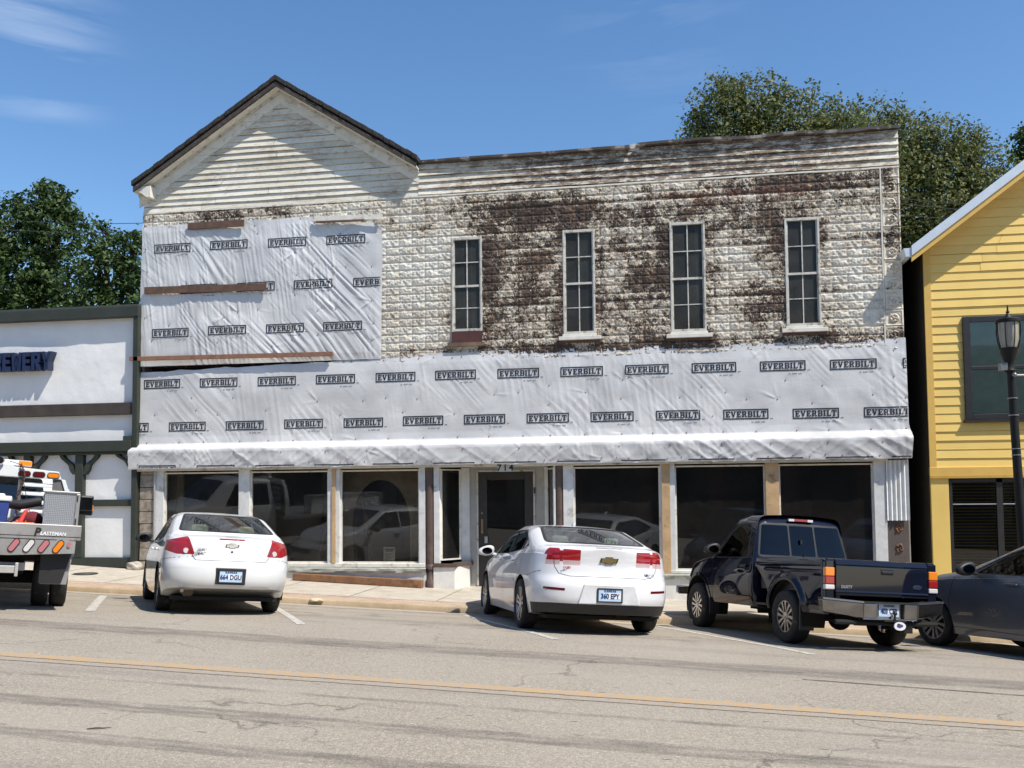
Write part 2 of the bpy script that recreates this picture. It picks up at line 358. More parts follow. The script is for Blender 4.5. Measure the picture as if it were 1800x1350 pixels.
# tar seam in the far lane, dark skid bands
strip('tar_seam', (11.2, -8.35), (14.5, -8.55), .022, simple('tar', (.05, .047, .045)), 60, .005, jag=.02)
for (a, b, wd) in (((-40, -10.9), (58, -11.05), .22), ((-40, -11.62), (58, -11.8), .2), ((-40, -10.25), (58, -10.3), .06), ((-40, -7.9), (58, -7.95), .5)):
    t_ = MATS.get('skid') 
    if t_ is None:
        t = NT('skid', .9); 
        # translucent rubber film: patchy coverage
        tr = t.n('ShaderNodeBsdfTransparent'); mxs = t.n('ShaderNodeMixShader'); cov = t.ramp(t.noise(1, 7, .75, t.map((1.6, 16, 1))), [(.40, 0.), (.70, .50)])
        t.b.inputs['Base Color'].default_value = (.085, .078, .072, 1); t.l(cov, mxs.inputs[0]); t.l(tr.outputs[0], mxs.inputs[1]); t.l(t.b.outputs[0], mxs.inputs[2]); t.l(mxs.outputs[0], t.o.inputs[0]); MATS['skid'] = t.m
    strip('tyre_marks', a, b, wd, MATS['skid'], 500, .008, jag=.06)
# iron cover on the pavement, twig and leaf litter, broken kerb chip
c = X(140, 1013, -1.3); mh = MB(); mh.lathe([(.0, .012), (.20, .012), (.205, .004), (.235, .006), (.24, 0)], (0, 0, 0), 'z', 28)
e = mh.build('utility_cover', simple('cast_iron', (.06, .055, .05), .6, .3, bump=.3)); e.location = (c, -1.15, float(zs(c, -1.15))+.002); tag(e, 'round dark iron cover set in the pavement right of the flatbed truck', 'manhole cover')
p = tuple(ong(176, 1281)[:2]); tw = MB(); z0 = float(g(*p)); tw.tube([(p[0]-.07, p[1]-.04, z0+.006), (p[0]-.02, p[1]-.02, z0+.010), (p[0]+.03, p[1]+.0, z0+.006), (p[0]+.07, p[1]+.02, z0+.008)], [.003, .005, .004, .002], 6)
tag(tw.build('twig', simple('twig_bark', (.05, .035, .025)), smooth=True), 'small dark twig lying on the near lane of the road', 'twig')
# ================================================================ MAIN BUILDING
BL = np.array([6.9, 0, 0.])
bld = empty('old_storefront_building', tuple(BL), 'long two storey shop building with peeling pressed metal front, a gable and white house wrap', 'building')
XL, XR = -.468, 14.30
def m_peelwood(name='peeling_white_siding', seed=0., lo=.47, hi=.56):
    t = NT(name, .75, spec=.3)
    v = t.map((1, 1, 1), (0, 0, 0), (seed, 0, 0))
    col = t.ramp(t.noise(1.2, 6, .6, v), [(.3, (.66, .61, .50)), (.7, (.80, .765, .68))])
    st = t.noise(1, 8, .8, t.map((3.2, 1, 10), (0, 0, 0), (seed, 2, 0)))
    # stained boards: heavy towards the middle of the long parapet, light in the gable
    sx = t.n('ShaderNodeSeparateXYZ'); t.l(t.coord(), sx.inputs[0])
    mid = t.ramp(t.math('MULTIPLY_ADD', sx.outputs['X'], .05), [(0, 0.)]) if False else None
    mr = t.n('ShaderNodeMapRange'); mr.inputs['From Min'].default_value = -1.2; mr.inputs['From Max'].default_value = 2.4; mr.interpolation_type = 'SMOOTHSTEP'; t.l(sx.outputs['X'], mr.inputs[0])
    mr2 = t.n('ShaderNodeMapRange'); mr2.inputs['From Min'].default_value = 7.6; mr2.inputs['From Max'].default_value = 3.6; mr2.interpolation_type = 'SMOOTHSTEP'; t.l(sx.outputs['X'], mr2.inputs[0])
    zone = t.math('MULTIPLY', mr.outputs[0], mr2.outputs[0])
    zt_ = t.n('ShaderNodeMapRange'); zt_.inputs['From Min'].default_value = 7.9; zt_.inputs['From Max'].default_value = 8.45; t.l(sx.outputs['Z'], zt_.inputs[0])
    zone2 = t.math('MULTIPLY', zt_.outputs[0], mr.outputs[0])
    thr = t.math('ADD', t.math('MULTIPLY', zone, .27), t.math('MULTIPLY', zone2, .14))
    big = t.math('ADD', t.math('MULTIPLY', t.noise(.75, 5, .65, t.map((1, 1, 1.6), (0, 0, 0), (4.2+seed, 0, 0))), .55), t.math('MULTIPLY', st, .45))
    x = t.math('ADD', big, thr)
    col = t.mix(t.ramp(x, [(lo, 0.), (hi, .8)]), col, (.33, .235, .165))
    col = t.mix(t.ramp(x, [(hi-.02, 0.), (hi+.10, .85)]), col, (.15, .10, .075))
    fl = t.math('ADD', t.noise(1, 8, .82, t.map((9, 14, 30))), t.math('MULTIPLY', thr, .35))
    col = t.mix(t.ramp(fl, [(.56, 0.), (.62, .85)]), col, (.22, .17, .13))
    keep = t.ramp(t.noise(1, 9, .8, t.map((4.5, 2, 13), (0, 0, 0), (1.3, 0, 5))), [(.50, 0.), (.54, 1.)])
    col = t.mix(t.math('MULTIPLY', keep, .72), col, (.74, .70, .60))
    tn_ = t.n('ShaderNodeAttribute', attribute_name='tone').outputs['Fac']; col = t.mix(1., col, t.ramp(tn_, [(0, (.80, .78, .74)), (1, (1, 1, 1))]), 'MULTIPLY')
    t.color(col); t.bump(t.noise(1, 5, .7, t.map((6, 6, 70))), .25, .006); return t.m
M_SID = m_peelwood()
M_SIDG = m_peelwood('gable_siding_paint', 3.3, .49, .63)
M_TRIM = simple('old_white_trim', (.68, .65, .57), .7, dirt=((.30, .22, .15), .56, .72, 5), bump=.2, bscale=60)
M_FRAME = simple('white_frame_paint', (.55, .53, .47), .6, dirt=((.22, .17, .12), .52, .68, 9), bump=.15, bscale=50)
M_DARKW = simple('dark_brown_board', (.11, .062, .042), .75, var=.3, scale=9, bump=.3)
M_REDW = simple('red_brown_board', (.24, .12, .075), .75, var=.25, scale=7, bump=.3)
M_ROOF = simple('dark_shingle', (.030, .026, .024), .95, var=.5, scale=18, bump=1, bscale=25)

# --- clapboards: each course is a tilted face with a shadow-casting butt
def clapboards(name, polyfn, z0, z1, exposure, mat, Y=0., proud=.022, parent=bld, nx=1, jit=.0, wav=.004, x0=0, x1=1):
    """polyfn(z)->(xa,xb): horizontal extent at height z"""
    tones = []; mb = MB(); z = z0; k = 0; rnd = random.Random(int(z0*100)+len(name))
    while z < z1-1e-3:
        zt = min(z+exposure, z1); xa0, xb0 = polyfn(z); xa1, xb1 = polyfn(zt)
        if xb0-xa0 < .05: break
        cuts = [0.]; L_ = xb0-xa0; x_ = rnd.uniform(.8, 3.6)
        while x_ < L_-.5: cuts.append(x_/L_); x_ += rnd.uniform(1.8, 4.4)
        cuts.append(1.)
        for ca, cb in zip(cuts, cuts[1:]):
            off = rnd.uniform(-.005, .005); ga = .003/L_; a_, b_ = ca+(ga if ca > 0 else 0), cb-(ga if cb < 1 else 0); N = max(2, int((b_-a_)*L_/.4)); rows = []; dz_ = rnd.uniform(-.003, .003)
            for i in range(N+1):
                t_ = a_+(b_-a_)*i/N; xl = xa0+(xb0-xa0)*t_; xu = xa1+(xb1-xa1)*t_
                w_ = wav*math.sin(xl*1.7+k*1.3)+wav*.7*math.sin(xl*4.1+k*2.7)+dz_
                rows.append([(xl, Y-.004, z+w_), (xl, Y-proud-off, z+w_), (xl, Y-proud*.9-off, z+.012+w_), (xu, Y-.004, zt+w_)])
            n0 = len(mb.v); P = np.array(rows); mb.grid(P, flip=True); tones += [rnd.random()]*(len(mb.v)-n0)
        z = zt; k += 1
    o = mb.build(name, mat, parent, smooth=False); at_ = o.data.attributes.new('tone', 'FLOAT', 'POINT'); at_.data.foreach_set('value', np.array(tones, np.float32)); return o
GAPX = 5.34
ap = at(483, 131, -.30); eL = at(230, 318, -.30); eR = at(733, 272, -.30)
APX, APZ = float(ap[0]), float(ap[2])
# symmetric rake: slope from the drawn eaves
SL = (APZ-float(eL[2]))/(APX-float(eL[0])); SR = (APZ-float(eR[2]))/(float(eR[0])-APX)
def gable(z):
    zz = z+.30
    return max(XL, APX-(APZ-zz)/SL), min(GAPX+.05, APX+(APZ-zz)/SR)
ZSB = 7.61
core = MB()
# wall body: front sheathing behind the claddings with openings left dark (upper storey), sides and back
core.box(XL+.02, XR-.02, .34, .4, 4.2, ZSB+.02).box(XL+.02, XR-.02, .02, .12, ZSB, 8.26)
core.prism([(XL+.02, 8.1), (GAPX, 8.1), (APX, APZ-.32)], 'y', .02, .12)
core.build('wall_sheathing', simple('sheathing', (.12, .09, .07), .9), bld)
sd = MB(); sd.box(XL, XL+.02, .0, 22, .2, 8.3).box(XR-.02, XR, .0, 22, -.5, 8.3).box(XL, XR, 21.8, 22, 0, 8.2)
sd.build('side_wall', simple('side_wall_block', (.34, .32, .28), .9, dirt=((.15, .12, .1), .5, .7, 2)), bld)
clapboards('gable_siding', gable, ZSB, APZ-.35, .124, M_SIDG, 0., proud=.034, wav=.005)
clapboards('parapet_siding', lambda z: (GAPX+.03, XR), ZSB+.02, 8.30, .125, M_SID, -.001, proud=.042, wav=.006)
# thin drip strip between siding and pressed metal
mb = MB(); 
for i in range(30):
    xa = XL+(XR-XL)*i/30; xb = XL+(XR-XL)*(i+1)/30; dz = .004*math.sin(i*1.3)
    mb.box(xa, xb, -.045, .0, ZSB-.03+dz, ZSB+.0+dz)
mb.build('drip_strip', M_TRIM, bld)
# roof of the gabled part, running back
def slab(x0, z0, x1, z1, ya, yb, th):
    return [(x0, ya, z0-th), (x1, ya, z1-th), (x1, yb, z1-th), (x0, yb, z0-th), (x0, ya, z0), (x1, ya, z1), (x1, yb, z1), (x0, yb, z0)]
rf = MB(); NB = 26
for (xa, za, xb, zb_) in ((float(eL[0]), float(eL[2]), APX, APZ), (APX, APZ, float(eR[0]), float(eR[2]))):
    for i in range(NB):
        t0, t1 = i/NB, (i+1)/NB; dz = .005*math.sin(i*2.3+xa)+.008*random.random()
        rf.hexa(slab(xa+(xb-xa)*t0, za+(zb_-za)*t0+dz, xa+(xb-xa)*t1, za+(zb_-za)*t1+dz, -.30+.02*random.random(), 9, .10))
gr = rf.build('gable_roof', M_ROOF, bld, bevel=.008)
# rake fascia (dark underside edge) and soffit, white frieze boards on the wall
def along(p, q, t): return (p[0]+(q[0]-p[0])*t, p[1]+(q[1]-p[1])*t)
A2 = (APX, APZ); L2 = (float(eL[0])+.03, float(eL[2])-.0); R2 = (float(eR[0])-.03, float(eR[2]))
def rake(name, p, q, d0, d1, y0, y1, mat):
    mb = MB(); mb.prism([(p[0], p[1]-d0), (q[0], q[1]-d0), (q[0], q[1]-d1), (p[0], p[1]-d1)], 'y', y0, y1); return mb.build(name, mat, bld)
M_BARGE = simple('weathered_barge_board', (.050, .040, .034), .9, var=.4, scale=12, dirt=((.30, .26, .21), .60, .75, 9))
for q in (L2, R2):
    rake('barge_board', A2, q, .125, .215, -.275, -.235, M_BARGE)
    rake('soffit', A2, q, .18, .22, -.234, -.02, M_TRIM)
    rake('frieze_board', A2, q, .24, .47, -.034, -.004, M_TRIM)
    rake('bed_mould', A2, q, .222, .262, -.075, -.036, M_FRAME)
# eave return on the left
mb = MB(); mb.prism([(L2[0]-.02, L2[1]-.13), (L2[0]+.36, L2[1]-.10), (L2[0]+.36, L2[1]-.33), (L2[0]+.28, L2[1]-.33)], 'y', -.235, .02); mb.build('eave_return', M_TRIM, bld)
# parapet cap: warped dark metal / tar edge, with a break
cp = MB(); segs = [(GAPX+.02, 9.50, (.13, .075, .055)), (9.62, XR+.02, (.05, .045, .043))]
for (xa, xb, cc) in segs:
    xs = np.arange(xa, xb, .22); xs = np.append(xs, xb); rows = []
    for i, x in enumerate(xs):
        lift = (.03*vn(x*1.3, 2)+.015*vn(x*5, 7)) if xa > 9 else .012*vn(x*1.5, 2)
        zt = 8.31+lift+(.02 if xa > 9 else 0); ov = .09+.05*vn(x*1.1, 5)
        rows.append([(x, -.015, zt-.06-.025*vn(x*3, 1)), (x, -ov, zt-.055-.02*vn(x*2.3, 3)), (x, -ov-.004, zt-.018), (x, .02, zt), (x, .5, zt-.01)])
    cp.grid(np.array(rows), flip=True)
cp.build('parapet_cap', simple('cap_metal', (.075, .058, .05), .7, var=.4, scale=3, dirt=((.30, .28, .26), .52, .6, 2.5)), bld)
mb = MB(); mb.hexa([(9.47, -.03, 8.22), (9.66, -.04, 8.22), (9.66, .1, 8.22), (9.47, .1, 8.22), (9.5, -.03, 8.345), (9.70, -.04, 8.36), (9.70, .1, 8.36), (9.5, .1, 8.345)]); mb.build('cap_patch', M_FRAME, bld)
mb = MB(); mb.box(GAPX, XR, .1, 21.8, 8.0, 8.06); mb.build('flat_roof', simple('flat_roof_tar', (.1, .1, .1), .9), bld)
mb = MB(); mb.hexa([(XR-.0, 1.0, 7.5), (XR+.10, 1.0, 7.75), (XR+.10, 1.1, 7.75), (XR-.0, 1.1, 7.5), (XR, 1.0, 7.95), (XR+.22, 1.0, 7.97), (XR+.22, 1.1, 7.97), (XR, 1.1, 7.95)]); mb.build('side_scupper', M_FRAME, bld)

# --- pressed metal cladding: rock-faced blocks in relief, true geometry
WIN = [(795, 848, 418, 603), (990, 1046, 405, 588), (1178, 1240, 391.5, 584), (1380, 1441, 384, 574)]
WR = []
for (xa, xb, yt, yb) in WIN:
    xm = (xa+xb)/2; WR.append((X(xa, 480), X(xb, 480), Zc(xm, yb), Zc(xm, yt)))
BW, BH = .262, .158
def tin_h(x, z):
    # sheets: every third course ends in a lapped seam
    row = np.floor((z-4.4)/BH); zz = (z-4.4)/BH-row; col = np.floor(x/BW+.5*(row % 2)*0); xx = x/BW-col
    ex = np.minimum(xx, 1-xx)*BW; ez = np.minimum(zz, 1-zz)*BH
    bev = np.minimum(np.clip(ez/.020, 0, 1), .55+.45*np.clip(ex/.012, 0, 1))
    # facets per block, repeated in the few dies the sheets were pressed with
    die = (col.astype(int)+2*row.astype(int)) % 3
    u = xx*3.1; v = zz*2.1
    def rk(o_, sd): return (1-2*np.abs(vn(u*1.5+o_, v*1.5, sd)-.5))*.40+(1-2*np.abs(vn(u*3.2, v*3.0+o_, sd+3)-.5))*.38+vn(u*7.1, v*6.3+o_, sd+5)*.22
    rock = np.where(die == 0, rk(0, 5), np.where(die == 1, rk(9, 15), rk(4, 25)))
    h = bev*(.002+.042*rock**1.2)
    seam = np.abs(((z-4.42)/(BH*6)) % 1-.5); h = h-.012*np.exp(-((.5-seam)*BH*6/.010)**2)
    dent = (fbm(x*1.1, z*1.4, 3, 4)-.5)*.03
    return h+dent
def tin_panel(name, x0, x1, z0, z1, parent, res=.017, fn=tin_h, mat=None):
    nx = max(3, int((x1-x0)/res)); nz_ = max(3, int((z1-z0)/res))
    XX, ZZ = np.meshgrid(np.linspace(x0, x1, nx), np.linspace(z0, z1, nz_), indexing='ij')
    return gridmesh(name, np.stack([XX, -.018-fn(XX, ZZ), ZZ], -1), mat or M_TIN, parent, smooth=False, flip=True)
def m_tin():
    t = NT('pressed_metal_peeling_paint', .72, spec=.35)
    at_ = t.n('ShaderNodeAttribute', attribute_name='wear'); wear = at_.outputs['Fac']
    paint = t.ramp(t.noise(2.2, 6), [(.3, (.66, .615, .51)), (.7, (.83, .79, .69))])
    n1 = t.noise(12, 9, .76); n2 = t.noise(44, 6, .75, t.map((1, 1, .6))); n3 = t.noise(2.3, 4, .6)
    n = t.math('ADD', t.math('MULTIPLY', n1, .46), t.math('MULTIPLY', n2, .34)); n = t.math('ADD', n, t.math('MULTIPLY', n3, .27))
    x = t.math('ADD', n, t.math('MULTIPLY', t.math('SUBTRACT', wear, .5), .40))
    bare = t.ramp(t.noise(4.5, 6, .7), [(.3, (.032, .025, .020)), (.55, (.075, .050, .036)), (.75, (.17, .105, .065))])
    red = t.n('ShaderNodeAttribute', attribute_name='rust').outputs['Fac']
    bare = t.mix(t.ramp(t.math('ADD', red, t.math('MULTIPLY', t.math('SUBTRACT', t.noise(6, 5, .7), .5), 1.1)), [(.35, 0.), (.75, .9)]), bare, (.12, .05, .034))
    stain = t.mix(t.ramp(x, [(.38, 0.), (.53, .8)]), paint, (.47, .38, .27))
    col = t.mix(t.ramp(x, [(.525, 0.), (.555, 1.)]), stain, bare)
    gr_ = t.noise(1, 6, .7, t.map((10, 1, .9)))
    col = t.mix(t.math('MULTIPLY', t.ramp(gr_, [(.52, 0.), (.68, .55)]), t.ramp(wear, [(.25, .0), (.6, 1.)])), col, (.30, .17, .09))
    t.color(col); t.bump(t.math('ADD', t.ramp(x, [(.525, 1.), (.555, 0.)]), t.math('MULTIPLY', n2, .5)), .5, .006); return t.m
M_TIN = m_tin()
def wear_attr(o):
    me = o.data; n = len(me.vertices); co = np.empty(n*3); me.vertices.foreach_get('co', co); co = co.reshape(-1, 3)+root_loc(o)
    x, z = co[:, 0], co[:, 2]
    base = .32+.44*(fbm(x*.55, z*1.1, 4, 3)-.5)
    def blob(cx_, cz_, rx, rz, a): return a*np.exp(-((x-cx_)/rx)**2-((z-cz_)/rz)**2)
    w_ = base+blob(9.4, 7.1, 3.2, .40, .18)+blob(7.7, 5.7, 1.1, 1.2, .20)+blob(9.8, 6.2, .95, .9, .26)+blob(9.8, 5.4, .9, .9, .18)+blob(12.0, 6.7, 1.6, .6, .12)+blob(11.9, 5.2, .55, .35, .26)
    w_ += blob(7.0, 7.3, 1.6, .25, .20)+blob(13.0, 7.45, 1.5, .2, .22)+blob(6.7, 5.5, .35, .8, .16)+blob(11.9, 6.1, .6, .5, .14)-blob(5.3, 5.6, 1.3, 1.2, .13)-blob(13.3, 5.6, .9, 1.0, .12)
    w_ += .10*((z > 7.33) & (x < 4.7))+.22*(fbm(x*2.3, z*1.1, 3, 41)-.5)
    row = np.floor((z-4.4)/BH)
    w_ += .13*(_T[(row.astype(int)*7) & 255, (np.floor(x/1.57).astype(int)*3+5) & 255]-.5)   # some courses have shed their paint
    w_ += .20*np.exp(-(np.abs(((z-4.42)/(BH*6)) % 1-.0))**2/.003)*(x > 7)
    w_ += .22*np.exp(-((z-4.52)/.10)**2)*(x > 5)
    # trickles under and beside the windows
    for (xa, xb, z0, z1) in WR: w_ += .12*np.exp(-((x-xb-.08)/.14)**2)*(z < z1)+.10*np.exp(-((x-xa+.08)/.10)**2)*(z < z1)
    w_ = np.where(z > 7.2, w_-.04, w_)
    r_ = 1.0*np.exp(-((z-7.25)/.23)**2)*np.clip((x-7)/3, 0, 1)*np.clip((14-x)/1.5, 0, 1)*.62+blob(12.0, 5.6, .5, .6, .35)+blob(10.7, 6, .5, .5, .2)
    for nm, arr in (('wear', w_), ('rust', r_)):
        a_ = me.attributes.new(nm, 'FLOAT', 'POINT'); a_.data.foreach_set('value', np.clip(arr, 0, 1).astype(np.float32))
XP0 = X(1551, 450)
xs_ = [4.50]+[v for r in WR for v in (r[0], r[1])]+[XP0]
tin_objs = []
for i in range(0, len(xs_), 2):
    tin_objs.append((xs_[i], xs_[i+1], 4.35, ZSB-.03))
for r in WR:
    tin_objs.append((r[0], r[1], r[3], ZSB-.03)); tin_objs.append((r[0], r[1], 4.35, r[2]))
tin_objs.append((XL, 4.50, 7.2, ZSB-.03))
vv, ff, off = [], [], 0
for (x0, x1, z0, z1) in tin_objs:
    nx = max(3, int((x1-x0)/.017)); nz_ = max(3, int((z1-z0)/.017))
    XX, ZZ = np.meshgrid(np.linspace(x0, x1, nx), np.linspace(z0, z1, nz_), indexing='ij')
    P = np.stack([XX, -.018-tin_h(XX, ZZ), ZZ], -1).reshape(-1, 3); idx = np.arange(nx*nz_).reshape(nx, nz_)+off
    q = np.stack([idx[:-1, :-1], idx[:-1, 1:], idx[1:, 1:], idx[1:, :-1]], -1).reshape(-1, 4); vv.append(P); ff.append(q[:, ::-1]); off += len(P)
V = np.concatenate(vv); Fq = np.concatenate(ff)
me = bpy.data.meshes.new('pressed_metal_cladding'); me.vertices.add(len(V)); me.vertices.foreach_set('co', (V-BL).ravel())
me.loops.add(Fq.size); me.loops.foreach_set('vertex_index', Fq.ravel().astype(np.int32)); me.polygons.add(len(Fq)); me.polygons.foreach_set('loop_start', np.arange(0, Fq.size, 4, dtype=np.int32))
me.materials.append(M_TIN); me.update(); me.validate()
tin = bpy.data.objects.new('pressed_metal_cladding', me); COL.objects.link(tin); tin.parent = bld; wear_attr(tin)
# corner pilaster: column of embossed squares
PS = .30
def pil_h(x, z):
    w2 = (XR-XP0)/2; u = (x-XP0-w2)/w2; k = np.floor((z-4.4)/PS); v = ((z-4.4)/PS-k)*2-1
    r = np.sqrt(u*u+v*v); th = np.arctan2(v, u)
    rim = np.exp(-((np.maximum(np.abs(u)*1.02, np.abs(v))-.86)/.07)**2)*.012
    leaf = np.clip(.7-r, 0, 1)*.05*(.6+.4*np.cos(5*th+k))+.012*np.cos(r*16)*(r < .7)
    edge = -.012*(np.maximum(np.abs(u), np.abs(v)) > .95)
    return rim+leaf+edge+.01
o = tin_panel('corner_pilaster', XP0+.006, XR, 4.3, ZSB-.03, bld, .013, pil_h); wear_attr(o)
mb = MB(); mb.box(XP0-.016, XP0+.008, -.05, -.0, 4.35, ZSB-.03); mb.build('pilaster_moulding', M_TRIM, bld)

# --- upper windows
M_UG = glassmat('upper_window_glass', (.34, .36, .34), .42, rough=.12, wob=.12, wsc=2.0, dust=.09, rc=(.85, .88, .80))
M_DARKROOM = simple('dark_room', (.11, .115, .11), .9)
for wi, (x0, x1, z0, z1) in enumerate(WR):
    if wi == 0: z0 = z0+.0
    fr = MB(); fwd_ = .035; yf = -.062
    zb0 = z0+(.22 if wi == 0 else .0)
    fr.box(x0-.0, x0+fwd_, yf, .03, z0, z1).box(x1-fwd_, x1, yf, .03, z0, z1).box(x0+fwd_, x1-fwd_, yf, .03, z1-.05, z1)
    fr.box(x0+fwd_, x1-fwd_, yf, .03, zb0, zb0+.05)
    cas = fr.build('window_frame', M_FRAME, bld, bevel=.004)
    zm = z0+(z1-z0)*(.485 if wi else .535); sash = MB(); xa, xb = x0+fwd_, x1-fwd_; xm = (xa+xb)/2
    sash.box(xa, xb, -.042, .0, zm-.02, zm+.02)
    for za, zb_, yy in ((zb0+.05, zm-.02, -.02), (zm+.02, z1-.05, -.035)):
        zc_ = (za+zb_)/2+.01*(wi % 2); sash.box(xm-.010, xm+.010, yy, yy+.02, za, zb_).box(xa, xm-.010, yy, yy+.02, zc_-.008, zc_+.008).box(xm+.010, xb, yy, yy+.02, zc_-.009, zc_+.009)
        sash.box(xa, xa+.022, yy-.004, yy+.018, za, zb_).box(xb-.022, xb, yy-.004, yy+.018, za, zb_)
    sash.build('sash', M_FRAME, cas)
    gl = MB()
    for (a, b) in ((xa, xm), (xm, xb)):
        for (za, zb_) in ((zb0+.05, zm), (zm, z1-.05)):
            zc_ = (za+zb_)/2; 
            for (c0, c1) in ((za, zc_), (zc_, zb_)):
                t1, t2 = random.uniform(-.003, .003), random.uniform(-.003, .003)
                gl.add([(a, -.012+t1, c0), (b, -.012-t1, c0), (b, -.012-t1+t2, c1), (a, -.012+t1+t2, c1)], [(0, 1, 2, 3)])
    gl.build('pane', M_UG, cas)
    if wi == 0:
        mb = MB(); mb.box(x0-.0, x1+.0, -.075, -.02, z0+.005, z0+.215); mb.build('sill_board', simple('maroon_board', (.085, .028, .022), .6, var=.2), cas)
        mb = MB(); mb.box(x0-.08, x1+.03, -.10, -.0, z0-.075, z0-.0); mb.build('sill', simple('raw_sill', (.16, .11, .07), .8, var=.4), cas)
    else:
        mb = MB(); mb.box(x0-.09, x1+.10, -.12, -.0, z0-.115, z0-.045).box(x0-.02, x1+.02, -.09, -.0, z0-.045, z0+.0); mb.build('sill', M_TRIM, cas, bevel=.006)
        mb = MB(); mb.box(x0-.07, x1+.12, -.075, -.0, z0-.165, z0-.116); mb.build('sill_apron', M_DARKW, cas)
    # casing edges stand off the metal, dark void behind the glass
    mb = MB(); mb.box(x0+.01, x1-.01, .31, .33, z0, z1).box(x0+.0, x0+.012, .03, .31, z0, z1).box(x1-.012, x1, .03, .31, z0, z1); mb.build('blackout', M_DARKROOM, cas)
    if wi in (0, 1, 2, 3):
        mb = MB(); bz_ = (z0+.25, z0+1.0, z0+.6, z0+.3)[wi]; bx_ = (.22, .34, .16, .28)[wi]; mb.add([(x1-bx_, .06, bz_), (x1-.08, .07, bz_+.05), (x1-.10, .06, z1-.05), (x1-bx_-.03, .07, z1-.05)], [(0, 1, 2, 3)]); mb.build('torn_blind', simple('old_blind', (.24, .25, .22), .9), cas)
# cut the sheathing away behind the windows is unnecessary: the glass looks into a shallow dark reveal
# ================================================================ HOUSE WRAP (stapled plastic sheets with printing)
def m_wrap():
    t = NT('house_wrap_plastic', .25, spec=.6)
    col = t.ramp(t.noise(.9, 4, .55), [(.3, (.49, .485, .475)), (.68, (.70, .69, .67))]); t.color(col)
    w1 = t.noise(1, 7, .72, t.map((2.0, 1, 9), (0, .5, 0)), dist=1.2); w2 = t.noise(1, 7, .7, t.map((9, 1, 2.0), (0, -.5, 0)), dist=1.0); w3 = t.noise(16, 5, .6)
    h = t.math('ADD', t.math('ADD', t.math('MULTIPLY', w1, .55), t.math('MULTIPLY', w2, .55)), t.math('MULTIPLY', w3, .18))
    q = t.n('ShaderNodeBump'); q.inputs['Strength'].default_value = .40; q.inputs['Distance'].default_value = .014; t.l(h, q.inputs['Height']); t.l(q.outputs[0], t.b.inputs['Normal'])
    return t.m
M_WRAP = m_wrap()
M_INK = simple('wrap_ink', (.018, .018, .022), .5, var=.2)
M_INK2 = simple('wrap_ink_small', (.13, .13, .15), .6, var=.2)
rw = np.random.RandomState(11)
def make_h(tacks, k, amp, seed, drape=0.):
    tx = np.array([p[0] for p in tacks]); tz = np.array([p[1] for p in tacks]); ph = rw.rand(len(tacks))*6.28; nf = rw.randint(3, 8, len(tacks)); lean = rw.rand(len(tacks))*3.14; str_ = rw.rand(len(tacks))**2
    def h(x, z):
        sh = np.shape(x); x = np.asarray(x, float).ravel(); z = np.asarray(z, float).ravel()
        o_ = amp*1.6*(fbm(x*.9, z*1.2, 3, seed)-.3)+amp*(fbm(x*.35+3, z*1.5, 2, seed+31)-.5)
        if drape:
            # slack pulled diagonally: long ridges
            u = x*.62+z*.55+.25*fbm(x*.6, z*.6, 2, seed+2); v = -x*.5+z*.6
            m_ = np.clip((fbm(x*.8+5, z*.8, 3, seed+9)-.42)*5, 0, 1)
            o_ = o_+drape*m_*(np.abs(vn(u*16, v*1.0, seed+4)-.5)*2+.5*np.abs(vn(u*33, v*1.7, seed+7)-.5))
            u2 = -x*.15+z*.0; m2 = np.clip((fbm(x*.9+15, z*.5, 3, seed+19)-.45)*5, 0, 1)
            o_ = o_+drape*.8*m2*np.abs(vn(x*22+z*3, z*.8, seed+14)-.5)*2
        for i in range(len(tx)):
            dx = x-tx[i]; dz = z-tz[i]; r = np.sqrt(dx*dx+dz*dz)+1e-6; near = r < .75
            if not near.any(): continue
            dx = dx[near]; dz = dz[near]; r = r[near]
            th = np.arctan2(dz, dx)
            star = np.maximum(0, np.cos(nf[i]*th+ph[i]))**3*np.maximum(.0, np.cos(th-lean[i]*2))**2*str_[i]
            o_[near] += -amp*.45*np.exp(-r/.07)+k*star*np.exp(-((r-.12)/.16)**2)*(r > .02)
        return o_.reshape(sh)
    return h
def drape_marks(mb, yfn):
    v = np.array(mb.v); v[:, 1] += yfn(v[:, 0], v[:, 2]); mb.v = [tuple(p) for p in v]
def nails(mb, pts, k):
    for (x, z) in pts: mb.mat(k).box(x-.008, x+.008, -.012, .006, z-.008, z+.008)
